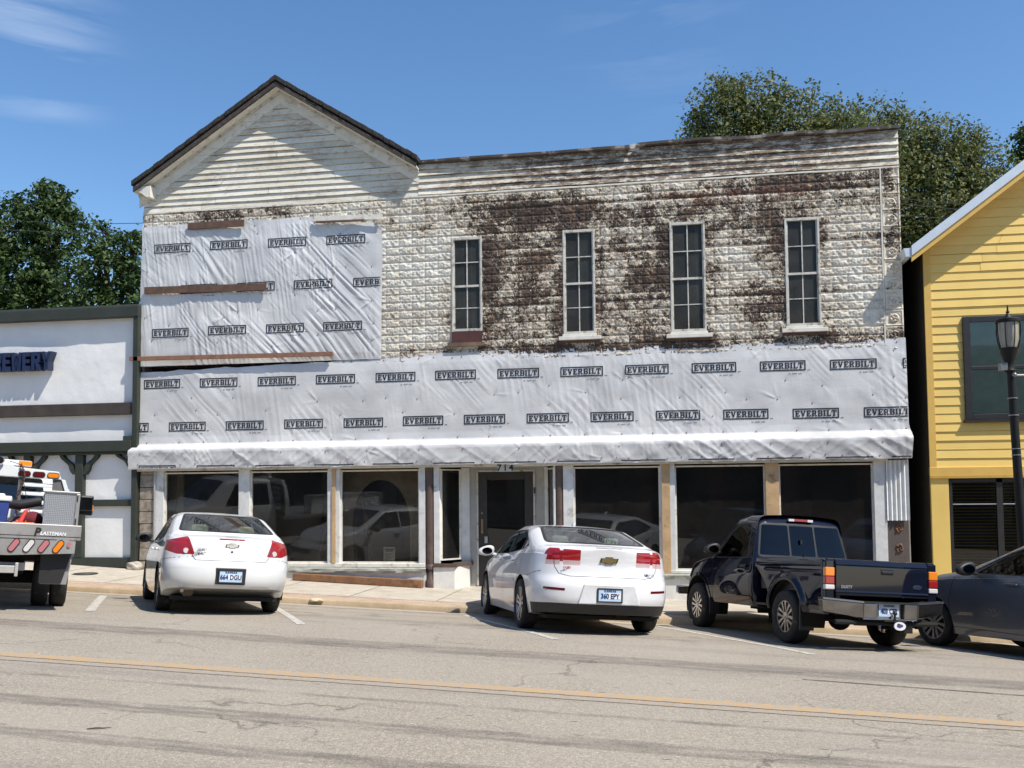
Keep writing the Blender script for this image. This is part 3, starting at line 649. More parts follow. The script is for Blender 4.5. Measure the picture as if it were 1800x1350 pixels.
# slab-serif capitals built from bars (unit cell 1 high)
def bars(ch):
    s = .20; t_ = .17; f = .13    # stem, bar, serif thickness
    def stem(x, w_=s): return [[(x, 0), (x+w_, 0), (x+w_, 1), (x, 1)]]
    R = lambda x0, z0, x1, z1: [(x0, z0), (x1, z0), (x1, z1), (x0, z1)]
    if ch == 'E': return [R(0, 0, .74, .16), R(0, .84, .72, 1), R(.10, .16, .32, .84), R(.32, .43, .52, .58), R(.46, .34, .56, .68), R(.62, .16, .74, .33), R(.60, .68, .72, .84)], .74
    if ch == 'V': return [R(0, .86, .36, 1), R(.50, .86, .84, 1), [(.08, .86), (.31, .86), (.50, 0), (.34, 0)], [(.34, 0), (.52, 0), (.76, .86), (.58, .86)]], .84
    if ch == 'R': return [R(0, 0, .40, .14), R(.09, .14, .30, .86), R(0, .84, .56, 1), R(.30, .42, .56, .57), [(.52, .42), (.62, .42), (.74, .52), (.74, .66), (.54, .66)], [(.54, .66), (.74, .66), (.74, .90), (.64, 1), (.52, 1)], [(.42, .42), (.60, .42), (.76, .14), (.58, .14)], R(.56, 0, .84, .14)], .84
    if ch == 'B': return [R(0, 0, .56, .15), R(.09, .15, .30, .85), R(0, .85, .56, 1), R(.30, .44, .58, .58), [(.54, 0), (.66, 0), (.78, .11), (.78, .42), (.70, .50), (.56, .50)], [(.56, .50), (.66, .50), (.75, .60), (.75, .89), (.64, 1), (.54, 1)]], .78
    if ch == 'I': return [R(0, 0, .42, .15), R(0, .85, .42, 1), R(.10, .15, .32, .85)], .42
    if ch == 'L': return [R(0, 0, .70, .16), R(0, .85, .42, 1), R(.10, .16, .32, .85), R(.58, .16, .70, .38)], .70
    if ch == 'T': return [R(.18, 0, .60, .14), R(.28, .14, .50, .84), R(0, .84, .78, 1), R(0, .62, .12, .84), R(.66, .62, .78, .84)], .78
    return [], .3
def print_mark(mb, cx_, cz_, surf, sc_=1.0, clip=None, off=.004):
    """one boxed wordmark + (TM) + web line, laid on the sheet surface"""
    W_, H_ = .80*sc_, .185*sc_
    polys = []
    R = lambda x0, z0, x1, z1: [(x0, z0), (x1, z0), (x1, z1), (x0, z1)]
    b = .020*sc_
    for i in range(14):
        x0, x1 = -W_/2+W_*i/14, -W_/2+W_*(i+1)/14
        polys += [R(x0, H_/2-b, x1, H_/2), R(x0, -H_/2, x1, -H_/2+b)]
    for i in range(3):
        z0, z1 = -H_/2+b+(H_-2*b)*i/3, -H_/2+b+(H_-2*b)*(i+1)/3
        polys += [R(-W_/2, z0, -W_/2+b, z1), R(W_/2-b, z0, W_/2, z1)]
    hh = .106*sc_; word = 'EVERBILT'; gap = .09; tot = sum(bars(c)[1] for c in word)+gap*7; cwid = (W_-4.0*b)/tot; x = -W_/2+2.0*b
    for c in word:
        ps, wd = bars(c)
        for p in ps: polys.append([(x+u*cwid, -hh/2+v*hh) for u, v in p])
        x += (wd+gap)*cwid
    polys.append(R(W_/2+.03, -H_/2+.0, W_/2+.05, -H_/2+.012)); polys.append(R(W_/2+.055, -H_/2+.0, W_/2+.075, -H_/2+.012))
    small = []
    x = W_/2-.30
    rr = random.Random(int(cx_*10))
    for w_ in (.05, .0, .095, .0, .075):
        if w_ == 0: x += .018; continue
        n_ = int(w_/.013)
        for i in range(n_): small.append(R(x, -H_/2-.062, x+.009, -H_/2-.046)); x += .013
        x += .004
    def put(pl, k):
        for p in pl:
            q = [(cx_+u, cz_+v) for u, v in p]
            if clip:
                x0, x1, z0, z1 = clip
                if max(a for a, _ in q) <= x0 or min(a for a, _ in q) >= x1 or max(b_ for _, b_ in q) <= z0 or min(b_ for _, b_ in q) >= z1: continue
                q = [(min(max(a, x0), x1), min(max(b_, z0), z1)) for a, b_ in q]
            mb.mat(k).add([(a, -off, b_) for a, b_ in q], [tuple(range(len(q)))])
    put(polys, 0); put(small, 1)
M_TACK = simple('red_cap_nail', (.22, .05, .05), .6)
# ---- upper sheet
UX0, UX1, UZ0, UZ1 = XL-.02, X(672, 500), 4.42, Zc(460, 388)
upt = [(X(a, b), Zc(a, b)) for a, b in ((257, 400), (300, 400), (300, 393), (350, 398), (395, 392), (450, 398), (480, 386), (530, 386), (555, 392), (600, 412), (640, 388), (662, 392), (455, 412), (520, 445), (555, 465), (523, 485), (520, 520), (560, 548), (430, 500), (455, 545), (520, 578), (480, 610), (395, 560), (385, 603), (300, 573), (270, 600), (420, 550), (610, 470), (592, 545), (640, 500), (655, 470), (655, 530), (658, 570), (655, 600), (560, 590), (260, 440), (262, 480), (258, 560), (330, 500), (590, 480))]
hU = make_h(upt, .022, .028, 2, drape=.021)
def surfU(x, z, off=0.):
    return (float(x), float(-.052-hU(np.array([x]), np.array([z]))[0]-off), float(z))
nx, nz_ = 300, 170
XX, ZZ = np.meshgrid(np.linspace(0, 1, nx), np.linspace(0, 1, nz_), indexing='ij')
left = UX0+.012*np.sin(ZZ*9)+.01*vn(ZZ*14, ZZ*0, 3); rgt = UX1+.03*(vn(ZZ*11, ZZ*0+2, 5)-.5)+.04*(vn(ZZ*3, ZZ*0, 8)-.5)
PX = left+(rgt-left)*XX; top = UZ1+(.02*(vn(PX*4, PX*0, 4)-.5))-.0*PX; PZ = UZ0+(top-UZ0)*ZZ
edge = np.minimum(np.minimum(XX*5, (1-XX)*5), np.minimum(ZZ*2.7, (1-ZZ)*2.7)); HU = hU(PX, PZ)*np.clip(.35+edge*5, 0, 1)
PY = -.052-HU
wu = gridmesh('house_wrap', np.stack([PX, PY, PZ], -1), M_WRAP, bld, flip=True); tag(wu, 'upper sheet of wrinkled white house wrap under the gable')
mb = MB(); cl = (UX0+.03, UX1-.02, UZ0, UZ1)
for (a, b) in ((304, 437), (403, 430.5), (505, 426), (608, 421), (450, 504), (551, 499.5), (656, 495.5), (350, 508), (300, 585.5), (400, 580.5), (501, 577), (603, 573.5)):
    print_mark(mb, X(a, b, -.06), Zc(a, b, -.06), surfU, 1.0, cl, .007)
nails(mb, upt, 2); drape_marks(mb, lambda x, z: -.052-hU(x, z))
mb.build('printed_mark', [M_INK, M_INK2, M_TACK], wu)
# ---- lower sheet, runs over the old awning ledge
LX0, LX1 = X(248, 720), X(1592, 700)+.02
ZK0, ZK1, ZK2 = 2.83, 2.71, 2.335     # ledge top, ledge nose, lower hem
lt = []
for i in range(47):
    x = LX0+.15+i*.315+rw.uniform(-.1, .1)
    lt.append((x, 4.40+rw.uniform(-.02, .02)))
    if i % 2 == 0: lt.append((x+.1, ZK0+.03))
    lt.append((x, ZK2+.05+rw.uniform(-.02, .03)))
    if i % 3 == 0: lt.append((x+.05, 2.62))
for a, b in ((348, 722), (275, 730), (340, 700), (412, 700), (385, 730), (470, 722), (560, 706), (600, 730), (640, 705), (680, 700), (735, 702), (800, 728), (870, 694), (912, 690), (966, 678), (965, 712), (1030, 690), (1092, 701), (1105, 664), (1195, 699), (1233, 681), (1275, 690), (1312, 702), (1380, 669), (1366, 702), (1427, 709), (1445, 678), (1533, 694), (1570, 662), (1460, 735), (1252, 732), (1570, 616), (1585, 640), (1590, 700), (1095, 668), (840, 729), (710, 725)):
    lt.append((X(a, b), Zc(a, b)))
hL = make_h(lt, .015, .022, 6, drape=.010)
def offL(z):   # profile: how far the sheet stands out from the wall
    return np.interp(z, [ZK2-.03, ZK2, ZK1-.05, ZK1, ZK0, ZK0+.14, 3.3, 4.2, 4.5], [.20, .21, .232, .222, .075, .06, .055, .05, .035])
def skirt(x, z):
    m = np.clip((2.80-z)/.08, 0, 1); return m*(.015*(1-2*np.abs(vn(x*3.1+z*4.5, z*1.5, 71)-.5))**2+.014*(1-2*np.abs(vn(x*6.7-z*8, z*2, 77)-.5))**3+.010*(vn(x*1.3, z*3, 79)-.5))
def sY(x, z): return -(offL(z)+skirt(x, z)+hL(x, z)*np.clip((np.minimum(np.abs(z-ZK2), np.abs(z-4.46))+.05)/.2, .25, 1))
def surfL(x, z, off=0.):
    return (float(x), float(sY(np.array([x]), np.array([z]))[0]-off), float(z))
nx, nz_ = 620, 120
u = np.linspace(0, 1, nx); xs = LX0+(LX1-LX0)*u
ztop = np.interp(xs, [LX0, 4.3, 4.7, 9, LX1], [4.30, 4.42, 4.50, 4.485, 4.47])+.035*(vn(xs*2.3, xs*0, 3)-.5)+.02*(vn(xs*7, xs*0, 9)-.5)
zbot = ZK2+.03*(vn(xs*1.7, xs*0, 13)-.5)+.016*(vn(xs*7, xs*0, 23)-.5)-.012
v = np.linspace(0, 1, nz_); XX = np.repeat(xs[:, None], nz_, 1); ZZ = zbot[:, None]+(ztop-zbot)[:, None]*v[None, :]
# left and right ends flare where the ledge sticks out
XX = XX+np.where(u < .02, -1., 0)[:, None]*np.interp(ZZ, [2.3, 2.7, 2.9], [.13, .13, 0])*(1-u/.02)[:, None]+np.where(u > .985, 1, 0)[:, None]*np.interp(ZZ, [2.3, 2.8, 2.95], [.0, .03, 0])*((u-.985)/.015)[:, None]
wl = gridmesh('house_wrap', np.stack([XX, sY(XX, ZZ), ZZ], -1), M_WRAP, bld, flip=True); tag(wl, 'long lower sheet of white house wrap over the shopfront ledge')
mb = MB(); cl = (LX0+.01, LX1-.01, ZK2+.006, 4.4)
r1 = [(285, 675), (385, 672.5), (487, 670), (590, 666.5), (695.5, 663), (801, 659), (911, 656), (1022.5, 653), (1137, 649.5), (1255, 646), (1376, 643), (1500, 640), (1629, 637)]
r2 = [(230, 752), (330, 750), (431, 748), (534, 745), (639, 743), (744, 739.5), (852, 737), (963, 735), (1076, 732.5), (1192, 730), (1311, 728), (1434, 726.5), (1560, 724)]
for (a, b) in r1+r2: print_mark(mb, X(a, b, -.06), Zc(a, b, -.06), surfL, 1.0, cl, .006)
for k, a in enumerate((275, 378, 482, 586, 690, 797, 905, 1017, 1131, 1250, 1371, 1494, 1612)):   # third row, folded under the hem
    hid = np.interp(a, [275, 480, 900, 1600], [.035, .052, .078, .072])
    print_mark(mb, X(a, 812, -.26), ZK2-.058+np.interp(a, [240, 400, 520], [.035, .012, .0])+.0, surfL, 1.0, (LX0-.1, LX1-.01, ZK2+.012, 4.4), .006)
nails(mb, lt, 2); drape_marks(mb, sY)
mb.build('printed_mark', [M_INK, M_INK2, M_TACK], wl)
# ends and underside of the ledge
ed = MB()
ed.prism([(-.20, ZK2+.01), (-.21, ZK1), (-.07, ZK0), (.0, ZK0), (.0, ZK2+.01)], 'x', LX0-.10, LX0-.06); ed.prism([(-.20, ZK2+.01), (-.21, ZK1), (-.07, ZK0), (.0, ZK0), (.0, ZK2+.01)], 'x', LX1-.03, LX1-.01)
ed.box(LX0-.1, LX1-.02, -.195, .0, ZK2+.015, ZK2+.03); ed.build('awning_ledge', M_FRAME, bld)
# ---- battens nailed over the wrap
def batten(a, b, wd, mat, name='batten', off=.13, label=None, th=.025):
    p = at(a[0], a[1], -off); q = at(b[0], b[1], -off); mb = MB(); mb.beam(p, q, th, wd); o = mb.build(name, mat, bld, bevel=.003); tag(o, label); return o
batten((254, 511), (468, 504), .145, M_DARKW, label='dark board nailed across the upper house wrap', off=.12)
batten((330, 398), (429, 392), .135, M_DARKW, label='short dark board at the top of the house wrap', off=.12)
batten((552, 385), (672, 381), .10, M_TRIM, label='short board with flaking white paint', off=.12)
batten((555, 390.5), (640, 387), .04, M_DARKW, off=.135)
batten((228, 631), (585, 622), .085, M_REDW, label='long reddish board jutting past the corner', off=.14, th=.05)
# ================================================================ SHOPFRONT (ground floor of the main building)
M_SHG = glassmat('shop_glass', (.74, .76, .74), 1.35, wob=.04, wsc=.7, dust=.028)
M_POST = simple('white_post_paint', (.62, .62, .60), .6, dirt=((.30, .24, .19), .60, .76, 4), bump=.15, bscale=40)
M_STUD = simple('raw_pine', (.50, .33, .17), .7, var=.18, scale=5, dirt=((.26, .15, .08), .60, .7, 6), bump=.2)
M_BRN = simple('brown_column_paint', (.105, .068, .052), .55, var=.2, dirt=((.05, .035, .03), .5, .7, 4))
def fx(px, Y=0.): return X(px, 900, Y)
HZ = 2.335
YF = -.02
def base_z(x): return float(zs(x, 0.))
shop = MB()
# lintel strip under the wrap hem
mb = MB(); mb.box(fx(246), fx(806), -.15, .06, 2.285, HZ+.02); mb.build('lintel', M_TRIM, bld); mb = MB(); mb.box(fx(806), fx(1560), -.15, .06, 2.285, HZ+.02); mb.build('lintel', M_TRIM, bld)
TOPG = 2.255
def win(x0, x1, zb, name='shop_window', zt=TOPG, Y0=0.02, Y1=0.02, split=None):
    """glass between x0 and x1 (world), slim rebate frame, glass a sub-part"""
    fr = MB(); s = .028
    def P(x): return Y0+(Y1-Y0)*(x-x0)/(x1-x0)
    def bar(a, b, za, zb_): fr.hexa([(a, P(a)-.035, za), (b, P(b)-.035, za), (b, P(b)+.03, za), (a, P(a)+.03, za), (a, P(a)-.035, zb_), (b, P(b)-.035, zb_), (b, P(b)+.03, zb_), (a, P(a)+.03, zb_)])
    bar(x0, x0+s, zb, zt); bar(x1-s, x1, zb, zt); bar(x0+s, x1-s, zt-s, zt); bar(x0+s, x1-s, zb, zb+s)
    f = fr.build(name, M_TRIM, bld)
    gmb = MB(); gmb.add([(x0+s, P(x0+s), zb+s), (x1-s, P(x1-s), zb+s), (x1-s, P(x1-s), zt-s), (x0+s, P(x0+s), zt-s)], [(0, 1, 2, 3)]); gmb.build('pane', M_SHG, f)
    return f
def post(a, b, mat, zb, y0=-.07, y1=.06, name='post', zt=2.285, bevel=.004):
    mb = MB(); xa, xb = fx(a), fx(b); mb.box(xa, xb, y0, y1, zb, zt); return mb.build(name, mat, bld, bevel=bevel)
SL_L = Zc(700, 990); SL_R = Zc(1180, 990)
sillz = lambda px: Zc(px, 990) if px < 760 else Zc(px, 992)
zL = Zc(740, 990); zR = Zc(1165, 1000)-.02
print('sill', zL, zR)
# left run
post(273, 290, M_POST, base_z(fx(280)), name='corner_post'); pm = MB(); pm.tube([(fx(276), -.10, base_z(0)), (fx(276), -.10, 2.28)], .018, 8); pm.build('conduit', simple('galvanised', (.45, .45, .44), .45, .6), bld, smooth=True)
win(fx(290), fx(422), zL); post(422, 441, M_POST, zL); win(fx(441), fx(578), zL)
post(578, 586, M_POST, zL); post(586, 592.5, M_STUD, zL-.0, -.095, .05, 'bare_stud'); post(592.5, 599, M_POST, zL); win(fx(599), fx(738), zL)
post(738, 749, M_POST, zL-.02)
def fluted(name, a, b, zb, zt, Y=-.02):
    xa, xb = fx(a), fx(b); n = 6; r = (xb-xa)/2; cx_ = (xa+xb)/2; mb = MB(); pts = []
    N = 72
    for k in range(N):
        t = 2*math.pi*k/N; rr = r*(.93+.07*abs(math.cos(t*9))); pts.append((cx_+rr*math.cos(t), Y+rr*math.sin(t)))
    mb.prism(pts, 'z', zb, zt-.06); mb.lathe([(0, zt-.06), (r*1.08, zt-.06), (r*1.18, zt-.03), (r*1.18, zt), (0, zt)], (cx_, Y, 0), 'z', 24)
    mb.lathe([(r*1.3, zb-.07), (r*1.3, zb-.02), (r*1.1, zb+.03), (0, zb+.03)], (cx_, Y, 0), 'z', 24)
    return mb.build(name, M_BRN, bld)
fluted('iron_column', 749.5, 763.5, zL-.04, 2.285)
pl = MB(); cxl = (fx(749.5)+fx(763.5))/2; pl.lathe([(0, base_z(cxl)), (.105, base_z(cxl)), (.105, base_z(cxl)+.13), (.085, base_z(cxl)+.16), (.08, zL-.11), (.0, zL-.11)], (cxl, -.02, 0), 'z', 20); pl.build('column_pedestal', M_BRN, bld, smooth=True)
fluted('iron_column', 977.5, 990.5, base_z(fx(984)), 2.285)
# splayed entry
YD = .55
xL0, xL1 = fx(774), X(826, 900, YD-.03)
post(764, 774, M_POST, zL-.0)
def splay(xa, ya, xb, yb, zb, zt, th, mat, name):
    mb = MB(); mb.hexa([(xa, ya, zb), (xb, yb, zb), (xb, yb+th, zb), (xa, ya+th, zb), (xa, ya, zt), (xb, yb, zt), (xb, yb+th, zt), (xa, ya+th, zt)]); return mb.build(name, mat, bld)
zE = zL-.0
win(xL0, xL1-.15, zE+.05, 'entry_side_window', Y0=.02, Y1=.42)
splay(xL1-.15, .42, xL1, YD-.06, zE-.05, 2.285, .06, M_POST, 'entry_post')
rz = MB(); bz = base_z(6.1)-.02
rz.hexa([(cxl+.08, -.09, bz), (X(799, 1000, -.09), -.09, bz), (X(799, 1000, -.09), .03, bz), (cxl+.08, .03, bz), (cxl+.08, -.09, zE-.07), (X(799, 1000, -.09), -.09, zE-.07), (X(799, 1000, -.09), .03, zE-.07), (cxl+.08, .03, zE-.07)])
rz.build('entry_riser', simple('white_block', (.70, .68, .63), .8, bump=.4, bscale=25, dirt=((.4, .33, .25), .6, .8, 6)), bld)
splay(X(799, 1000, -.09), -.085, xL1, YD-.1, bz, zE-.07, .06, MATS['white_block'], 'entry_riser')
splay(cxl+.09, -.12, X(799, 1000, -.09)+.04, -.115, zE-.07, zE-.01, .16, M_BRN, 'entry_sill'); splay(X(799, 1000, -.09)-.04, -.09, xL1+.06, YD-.12, zE-.065, zE+.01, .16, M_BRN, 'entry_sill')
# door wall
dx0, dx1 = X(838, 900, YD), X(941, 900, YD)
xRw = X(960, 900, YD)
M_GREYP = simple('grey_entry_paint', (.38, .38, .35), .65, dirt=((.2, .18, .15), .6, .8, 4))
dw = MB(); zh = Zc(890, 826, YD)
dw.box(xL1-.02, dx0, YD, YD+.08, bz, 2.45).box(dx1, xRw, YD, YD+.08, bz-.05, 2.45).box(dx0, dx1, YD, YD+.08, zh, 2.45)
dw.build('entry_wall', M_GREYP, bld)
dz = float(zs(6.8, 0))+.03
dr = MB(); s = .035; yy = YD-.02
dr.box(dx0, dx0+s, yy, yy+.05, dz, zh).box(dx1-s, dx1, yy, yy+.05, dz, zh).box(dx0+s, dx1-s, yy, yy+.05, zh-s, zh)
dfr = dr.build('door_frame', M_FRAME, bld)
dl = MB(); a, b = dx0+s+.004, dx1-s-.004; st = .17; y0, y1 = YD, YD+.04
gz0, gz1 = dz+.42, Zc(890, 843, YD)
dl.box(a, a+st, y0, y1, dz, zh-s-.004).box(b-st, b, y0, y1, dz, zh-s-.004).box(a+st, b-st, y0, y1, gz1, zh-s-.004).box(a+st, b-st, y0, y1, dz, gz0)
door = dl.build('door', simple('dark_door', (.030, .027, .025), .5, var=.25), bld, bevel=.006)
mb = MB(); mb.add([(a+st, y0+.02, gz0), (b-st, y0+.02, gz0), (b-st, y0+.02, gz1), (a+st, y0+.02, gz1)], [(0, 1, 2, 3)]); mb.build('pane', M_SHG, door)
mb = MB(); hz = Zc(850, 925, YD); hx = a+.07; mb.tube([(hx, y0, hz+.10), (hx, y0-.06, hz+.09), (hx, y0-.06, hz-.09), (hx, y0, hz-.10)], .009, 8).box(hx-.02, hx+.02, y0-.008, y0, hz-.14, hz+.14).ball((hx, y0-.01, hz+.26), .025); mb.build('handle', simple('brass', (.35, .25, .13), .4, .8), door, smooth=True)
mb = MB(); mb.box(hx+.05, hx+.11, y0-.03, y0-.01, hz-.33, hz-.20); mb.build('lock_box', simple('lock_grey', (.4, .42, .42), .5, .3), door)
mb = MB(); mb.box(dx1-.025, dx1+.012, yy-.015, yy, Zc(940, 862, YD)-.06, Zc(940, 862, YD)+.06); mb.build('hinge', MATS['cast_iron'], dfr)
mb = MB(); mb.box(xL1, xRw, -.15, YD+.1, dz-.06, dz-.0-.012); mb.build('threshold', simple('entry_step', (.42, .37, .30), .85), bld)
mb = MB(); mb.box(fx(749), fx(991), -.02, YD+.1, 2.30, 2.34); mb.build('entry_soffit', M_GREYP, bld)
# right splay: narrow dark side window
splay(xRw, YD-.02, fx(975), .03, bz-.08, zR+.0, .05, MATS['white_block'], 'entry_riser')
win_r = MB(); splay(xRw-.02, YD-.05, xRw+.05, YD-.09, zR, 2.285, .05, M_POST, 'entry_post')
w_ = win(xRw+.04, fx(974), zR, 'entry_side_window', Y0=YD-.10, Y1=.05)
post(974, 977.5, M_POST, zR)
# house number on its plate
num = MB(); nx0, nx1 = X(874, 820, -.2), X(901, 820, -.2)
num.box(nx0, nx1, -.168, -.151, Zc(888, 829, -.16), Zc(888, 812, -.16)); plate = num.build('number_plate', simple('number_plate_beige', (.50, .48, .40), .7), bld)
M_BLK = simple('black_number', (.012, .012, .012), .5)
def text_obj(name, txt, size, loc, mat, parent=None, rot=(math.pi/2, 0, 0), extrude=.002, off=0., space=1., align='CENTER', world=True, sx=1., res=3, shear=0.):
    cu = bpy.data.curves.new(name, 'FONT'); cu.body = txt; cu.size = size; cu.extrude = extrude; cu.offset = off; cu.space_character = space; cu.align_x = align; cu.align_y = 'CENTER'; cu.resolution_u = res; cu.shear = shear
    tmp = bpy.data.objects.new('tmp', cu); COL.objects.link(tmp); dg = bpy.context.evaluated_depsgraph_get(); me = bpy.data.meshes.new_from_object(tmp.evaluated_get(dg)); bpy.data.objects.remove(tmp)
    M = Matrix.Translation(Vector(loc)) @ __import__('mathutils').Euler(rot).to_matrix().to_4x4() @ Matrix.Diagonal((sx, 1, 1, 1)); me.transform(M)
    if parent is not None and world: me.transform(Matrix.Translation(-Vector(root_loc(parent))))
    me.materials.clear(); me.materials.append(mat); me.name = name
    o = bpy.data.objects.new(name, me); COL.objects.link(o); o.parent = parent; return o
nc = at(888, 822.5, -.17); text_obj('number', '714', .17, tuple(nc), M_BLK, plate, space=1.35, off=.004)
# right run
post(991, 1009, M_POST, zR-.05); win(fx(1009), fx(1161), zR); post(1161, 1164, M_POST, zR); post(1163.5, 1178, M_STUD, zR-.12, -.09, .04, 'bare_stud'); post(1178, 1187, M_POST, zR)
win(fx(1187), fx(1346), zR); post(1346, 1369.5, M_STUD, zR-.0, -.09, .05, 'bare_stud'); win(fx(1370), fx(1536), zR)
post(1536, 1557.5, M_POST, zR-.5, name='corner_post')
mb = MB(); mb.box(fx(1557), fx(1596), -.03, .05, -.5, HZ); mb.build('end_wall', simple('end_wall', (.1, .08, .07), .9), bld)
# corrugated sheet hung over the end pier and the rusty embossed panel under it
n = 120; xs = np.linspace(fx(1557.5), fx(1597), n); ph = (xs-xs[0])/(xs[-1]-xs[0]); cy = -.075-.016*np.cos(ph*2*math.pi*5.0)*np.sign(1)
z0_, z1_ = Zc(1575, 915, -.08), 2.30
P = np.stack([np.stack([xs, cy, np.full(n, z)], -1) for z in (z0_, (z0_+z1_)/2, z1_)], 1); gridmesh('corrugated_sheet', P, simple('white_sheet_metal', (.70, .70, .68), .5, dirt=((.4, .34, .28), .66, .8, 5)), bld)
RUST = simple('rusty_pressed_panel', (.15, .072, .04), .8, var=.45, scale=14, dirt=((.06, .04, .03), .5, .7, 10), bump=.3)
px0, px1 = fx(1564), fx(1593); zq = z0_+.05
def pan_h(x, z):
    w2 = (px1-px0)/2; u = (x-px0-w2)/w2; k = np.floor((zq-z)/.36); v = ((zq-z)/.36-k)*2-1
    r = np.sqrt(u*u+v*v); th = np.arctan2(v, u)
    return np.exp(-((np.maximum(np.abs(u), np.abs(v))-.86)/.06)**2)*.014+np.clip(.78-r, 0, 1)*.05*(.55+.45*np.cos(4*th+2*r*5))+.02*np.exp(-((r-.35)/.1)**2)
tin_panel('embossed_panel', px0, px1, -.35, zq, bld, .012, pan_h, RUST)
# stall risers, ledge stones
M_RISER = MATS['white_block']
M_LEDGE = simple('grey_green_stone', (.36, .37, .32), .85, var=.25, scale=9, bump=.9, bscale=18)
def ledge(xa, xb, zc_, name='stone_ledge'):
    n = int((xb-xa)/.05); xs = np.linspace(xa, xb, n); rows = []
    for i, x in enumerate(xs):
        r1, r2, r3 = [(vn(x*6, k*3., 3)-.5)*.03 for k in (1, 2, 3)]
        rows.append([(x, .0, zc_), (x, -.12+r1*.3, zc_), (x, -.135+r1, zc_-.02), (x, -.13+r2, zc_-.06), (x, -.125+r3, zc_-.095), (x, -.05, zc_-.105)])
    return gridmesh(name, np.array(rows), M_LEDGE, bld, smooth=False, flip=True)
mb = MB(); mb.box(fx(290), fx(749), -.09, .05, zL-.075, zL-.0); mb.build('window_sill', M_TRIM, bld, bevel=.008)
ledge(fx(290), fx(751), zL-.08)
def riser(xa, xb, zt):
    mb = MB(); xs = np.linspace(xa, xb, 12)
    P = np.array([[(x, -.085, float(zs(x, 0))-.05), (x, -.085, zt), (x, .03, zt)] for x in xs]); mb.grid(P, flip=True); return mb.build('stall_riser', M_RISER, bld)
riser(fx(285), fx(751), zL-.17)
mb = MB(); mb.box(fx(991), fx(1557), -.085, .05, zR-.06, zR-.0); mb.build('window_sill', M_TRIM, bld, bevel=.008)
ledge(fx(985), fx(1557), zR-.065); riser(fx(985), fx(1560), zR-.16)
# board pier at the left corner: horizontal weathered boards
M_BRDW = simple('weathered_grey_board', (.33, .28, .22), .9, var=.3, scale=6, dirt=((.14, .11, .085), .50, .72, 8), bump=.5, bscale=30)
z = base_z(-.2)-.05; k = 0; xa, xb = XL+.02, fx(273)
mb = MB()
while z < 2.30:
    h_ = .245+.02*math.sin(k*3.1); z2 = min(z+h_, 2.31); mb.hexa([(xa+.01*math.sin(k), -.07-.008*math.sin(k*2), z), (xb, -.07-.008*math.cos(k), z), (xb, .03, z), (xa, .03, z), (xa+.01*math.sin(k), -.066, z2-.012), (xb, -.07, z2-.012), (xb, .03, z2-.012), (xa, .03, z2-.012)]); z = z2; k += 1
mb.build('board_pier', M_BRDW, bld, bevel=.004)
# ---- room behind the glass
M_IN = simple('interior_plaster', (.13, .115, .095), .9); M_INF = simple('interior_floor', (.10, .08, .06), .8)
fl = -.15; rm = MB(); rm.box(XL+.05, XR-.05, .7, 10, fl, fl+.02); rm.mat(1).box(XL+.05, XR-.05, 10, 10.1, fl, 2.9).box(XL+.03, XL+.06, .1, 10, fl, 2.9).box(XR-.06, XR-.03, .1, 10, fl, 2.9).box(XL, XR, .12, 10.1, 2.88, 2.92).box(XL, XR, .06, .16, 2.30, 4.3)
rm.box(XL+.1, fx(749), .12, .75, fl+.02, zL-.03).box(fx(991), XR-.1, .12, .75, fl+.02, zR-.03)   # display shelves
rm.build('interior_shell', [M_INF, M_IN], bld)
M_TAN = simple('tan_panel', (.36, .26, .15), .8, var=.2)
# arch-cut plywood panel behind the third window
xa, xb = fx(599, .5)-.1, fx(738, .5)+.1; zc_ = 1.1; rx, rz_ = .60, .92; cxx = fx(671, .5); poly_o = []; mb = MB()
N = 28; arc = [(cxx+rx*math.cos(math.pi-math.pi*i/N), 1.15+rz_*math.sin(math.pi*i/N)) for i in range(N+1)]
arc = [(cxx-rx*.93, zL)]+arc+[(cxx+rx*.98, zL)]
out_ = [(xa, zL)]+[(xa+(xb-xa)*i/N, 2.3) if 0 < i < N else ((xa, 1.15) if i == 0 else (xb, 1.15)) for i in range(N+1)]+[(xb, zL)]
vs = [(p[0], .45, p[1]) for p in out_]+[(p[0], .45, p[1]) for p in arc]+[(p[0], .48, p[1]) for p in out_]+[(p[0], .48, p[1]) for p in arc]; m_ = len(out_)
mb.add(vs, [(i, i+1, m_+i+1, m_+i) for i in range(m_-1)]+[(m_+i, m_+i+1, 3*m_+i+1, 3*m_+i) for i in range(m_-1)])
mb.build('arched_panel', M_TAN, bld)
mb = MB(); mb.box(fx(293, .35), fx(322, .35), .35, .4, zL, 2.25); mb.build('wall_panel', M_TAN, bld)
mb = MB(); mb.beam((fx(560, .4), .4, zL), (fx(577, .4), .55, zL+1.05), .03, .10, (0, 1, 0)); mb.beam((fx(628, .7), .7, zL), (fx(622, 1.0)-.15, 1.3, 2.1), .03, .07, (0, 1, 0)).beam((fx(652, .7), .7, zL), (fx(636, 1.0)-.15, 1.3, 2.1), .03, .07, (0, 1, 0))
e = mb.build('leaning_board', simple('red_lumber', (.22, .09, .06), .8), bld)
# notice standing in the window
mb = MB(); a0, a1 = fx(672.5), fx(692.5); q0, q1 = zL+.03, Zc(680, 962); mb.box(a0, a1, .06, .066, q0, q1)
no = mb.build('window_notice', simple('notice_paper', (.62, .60, .50), .8), None); tag(no, 'cream paper notice standing inside the arched shop window', 'notice')
l = MB(); l.box(a0+.02, a1-.02, .056, .0585, q1-.055, q1-.03).box(a0+.04, a1-.04, .056, .0585, q1-.085, q1-.065)
for i in range(7): l.box(a0+.03, a1-.03-.03*(i % 3), .056, .0585, q1-.125-i*.022, q1-.119-i*.022)
l.build('printing', M_BLK, no)
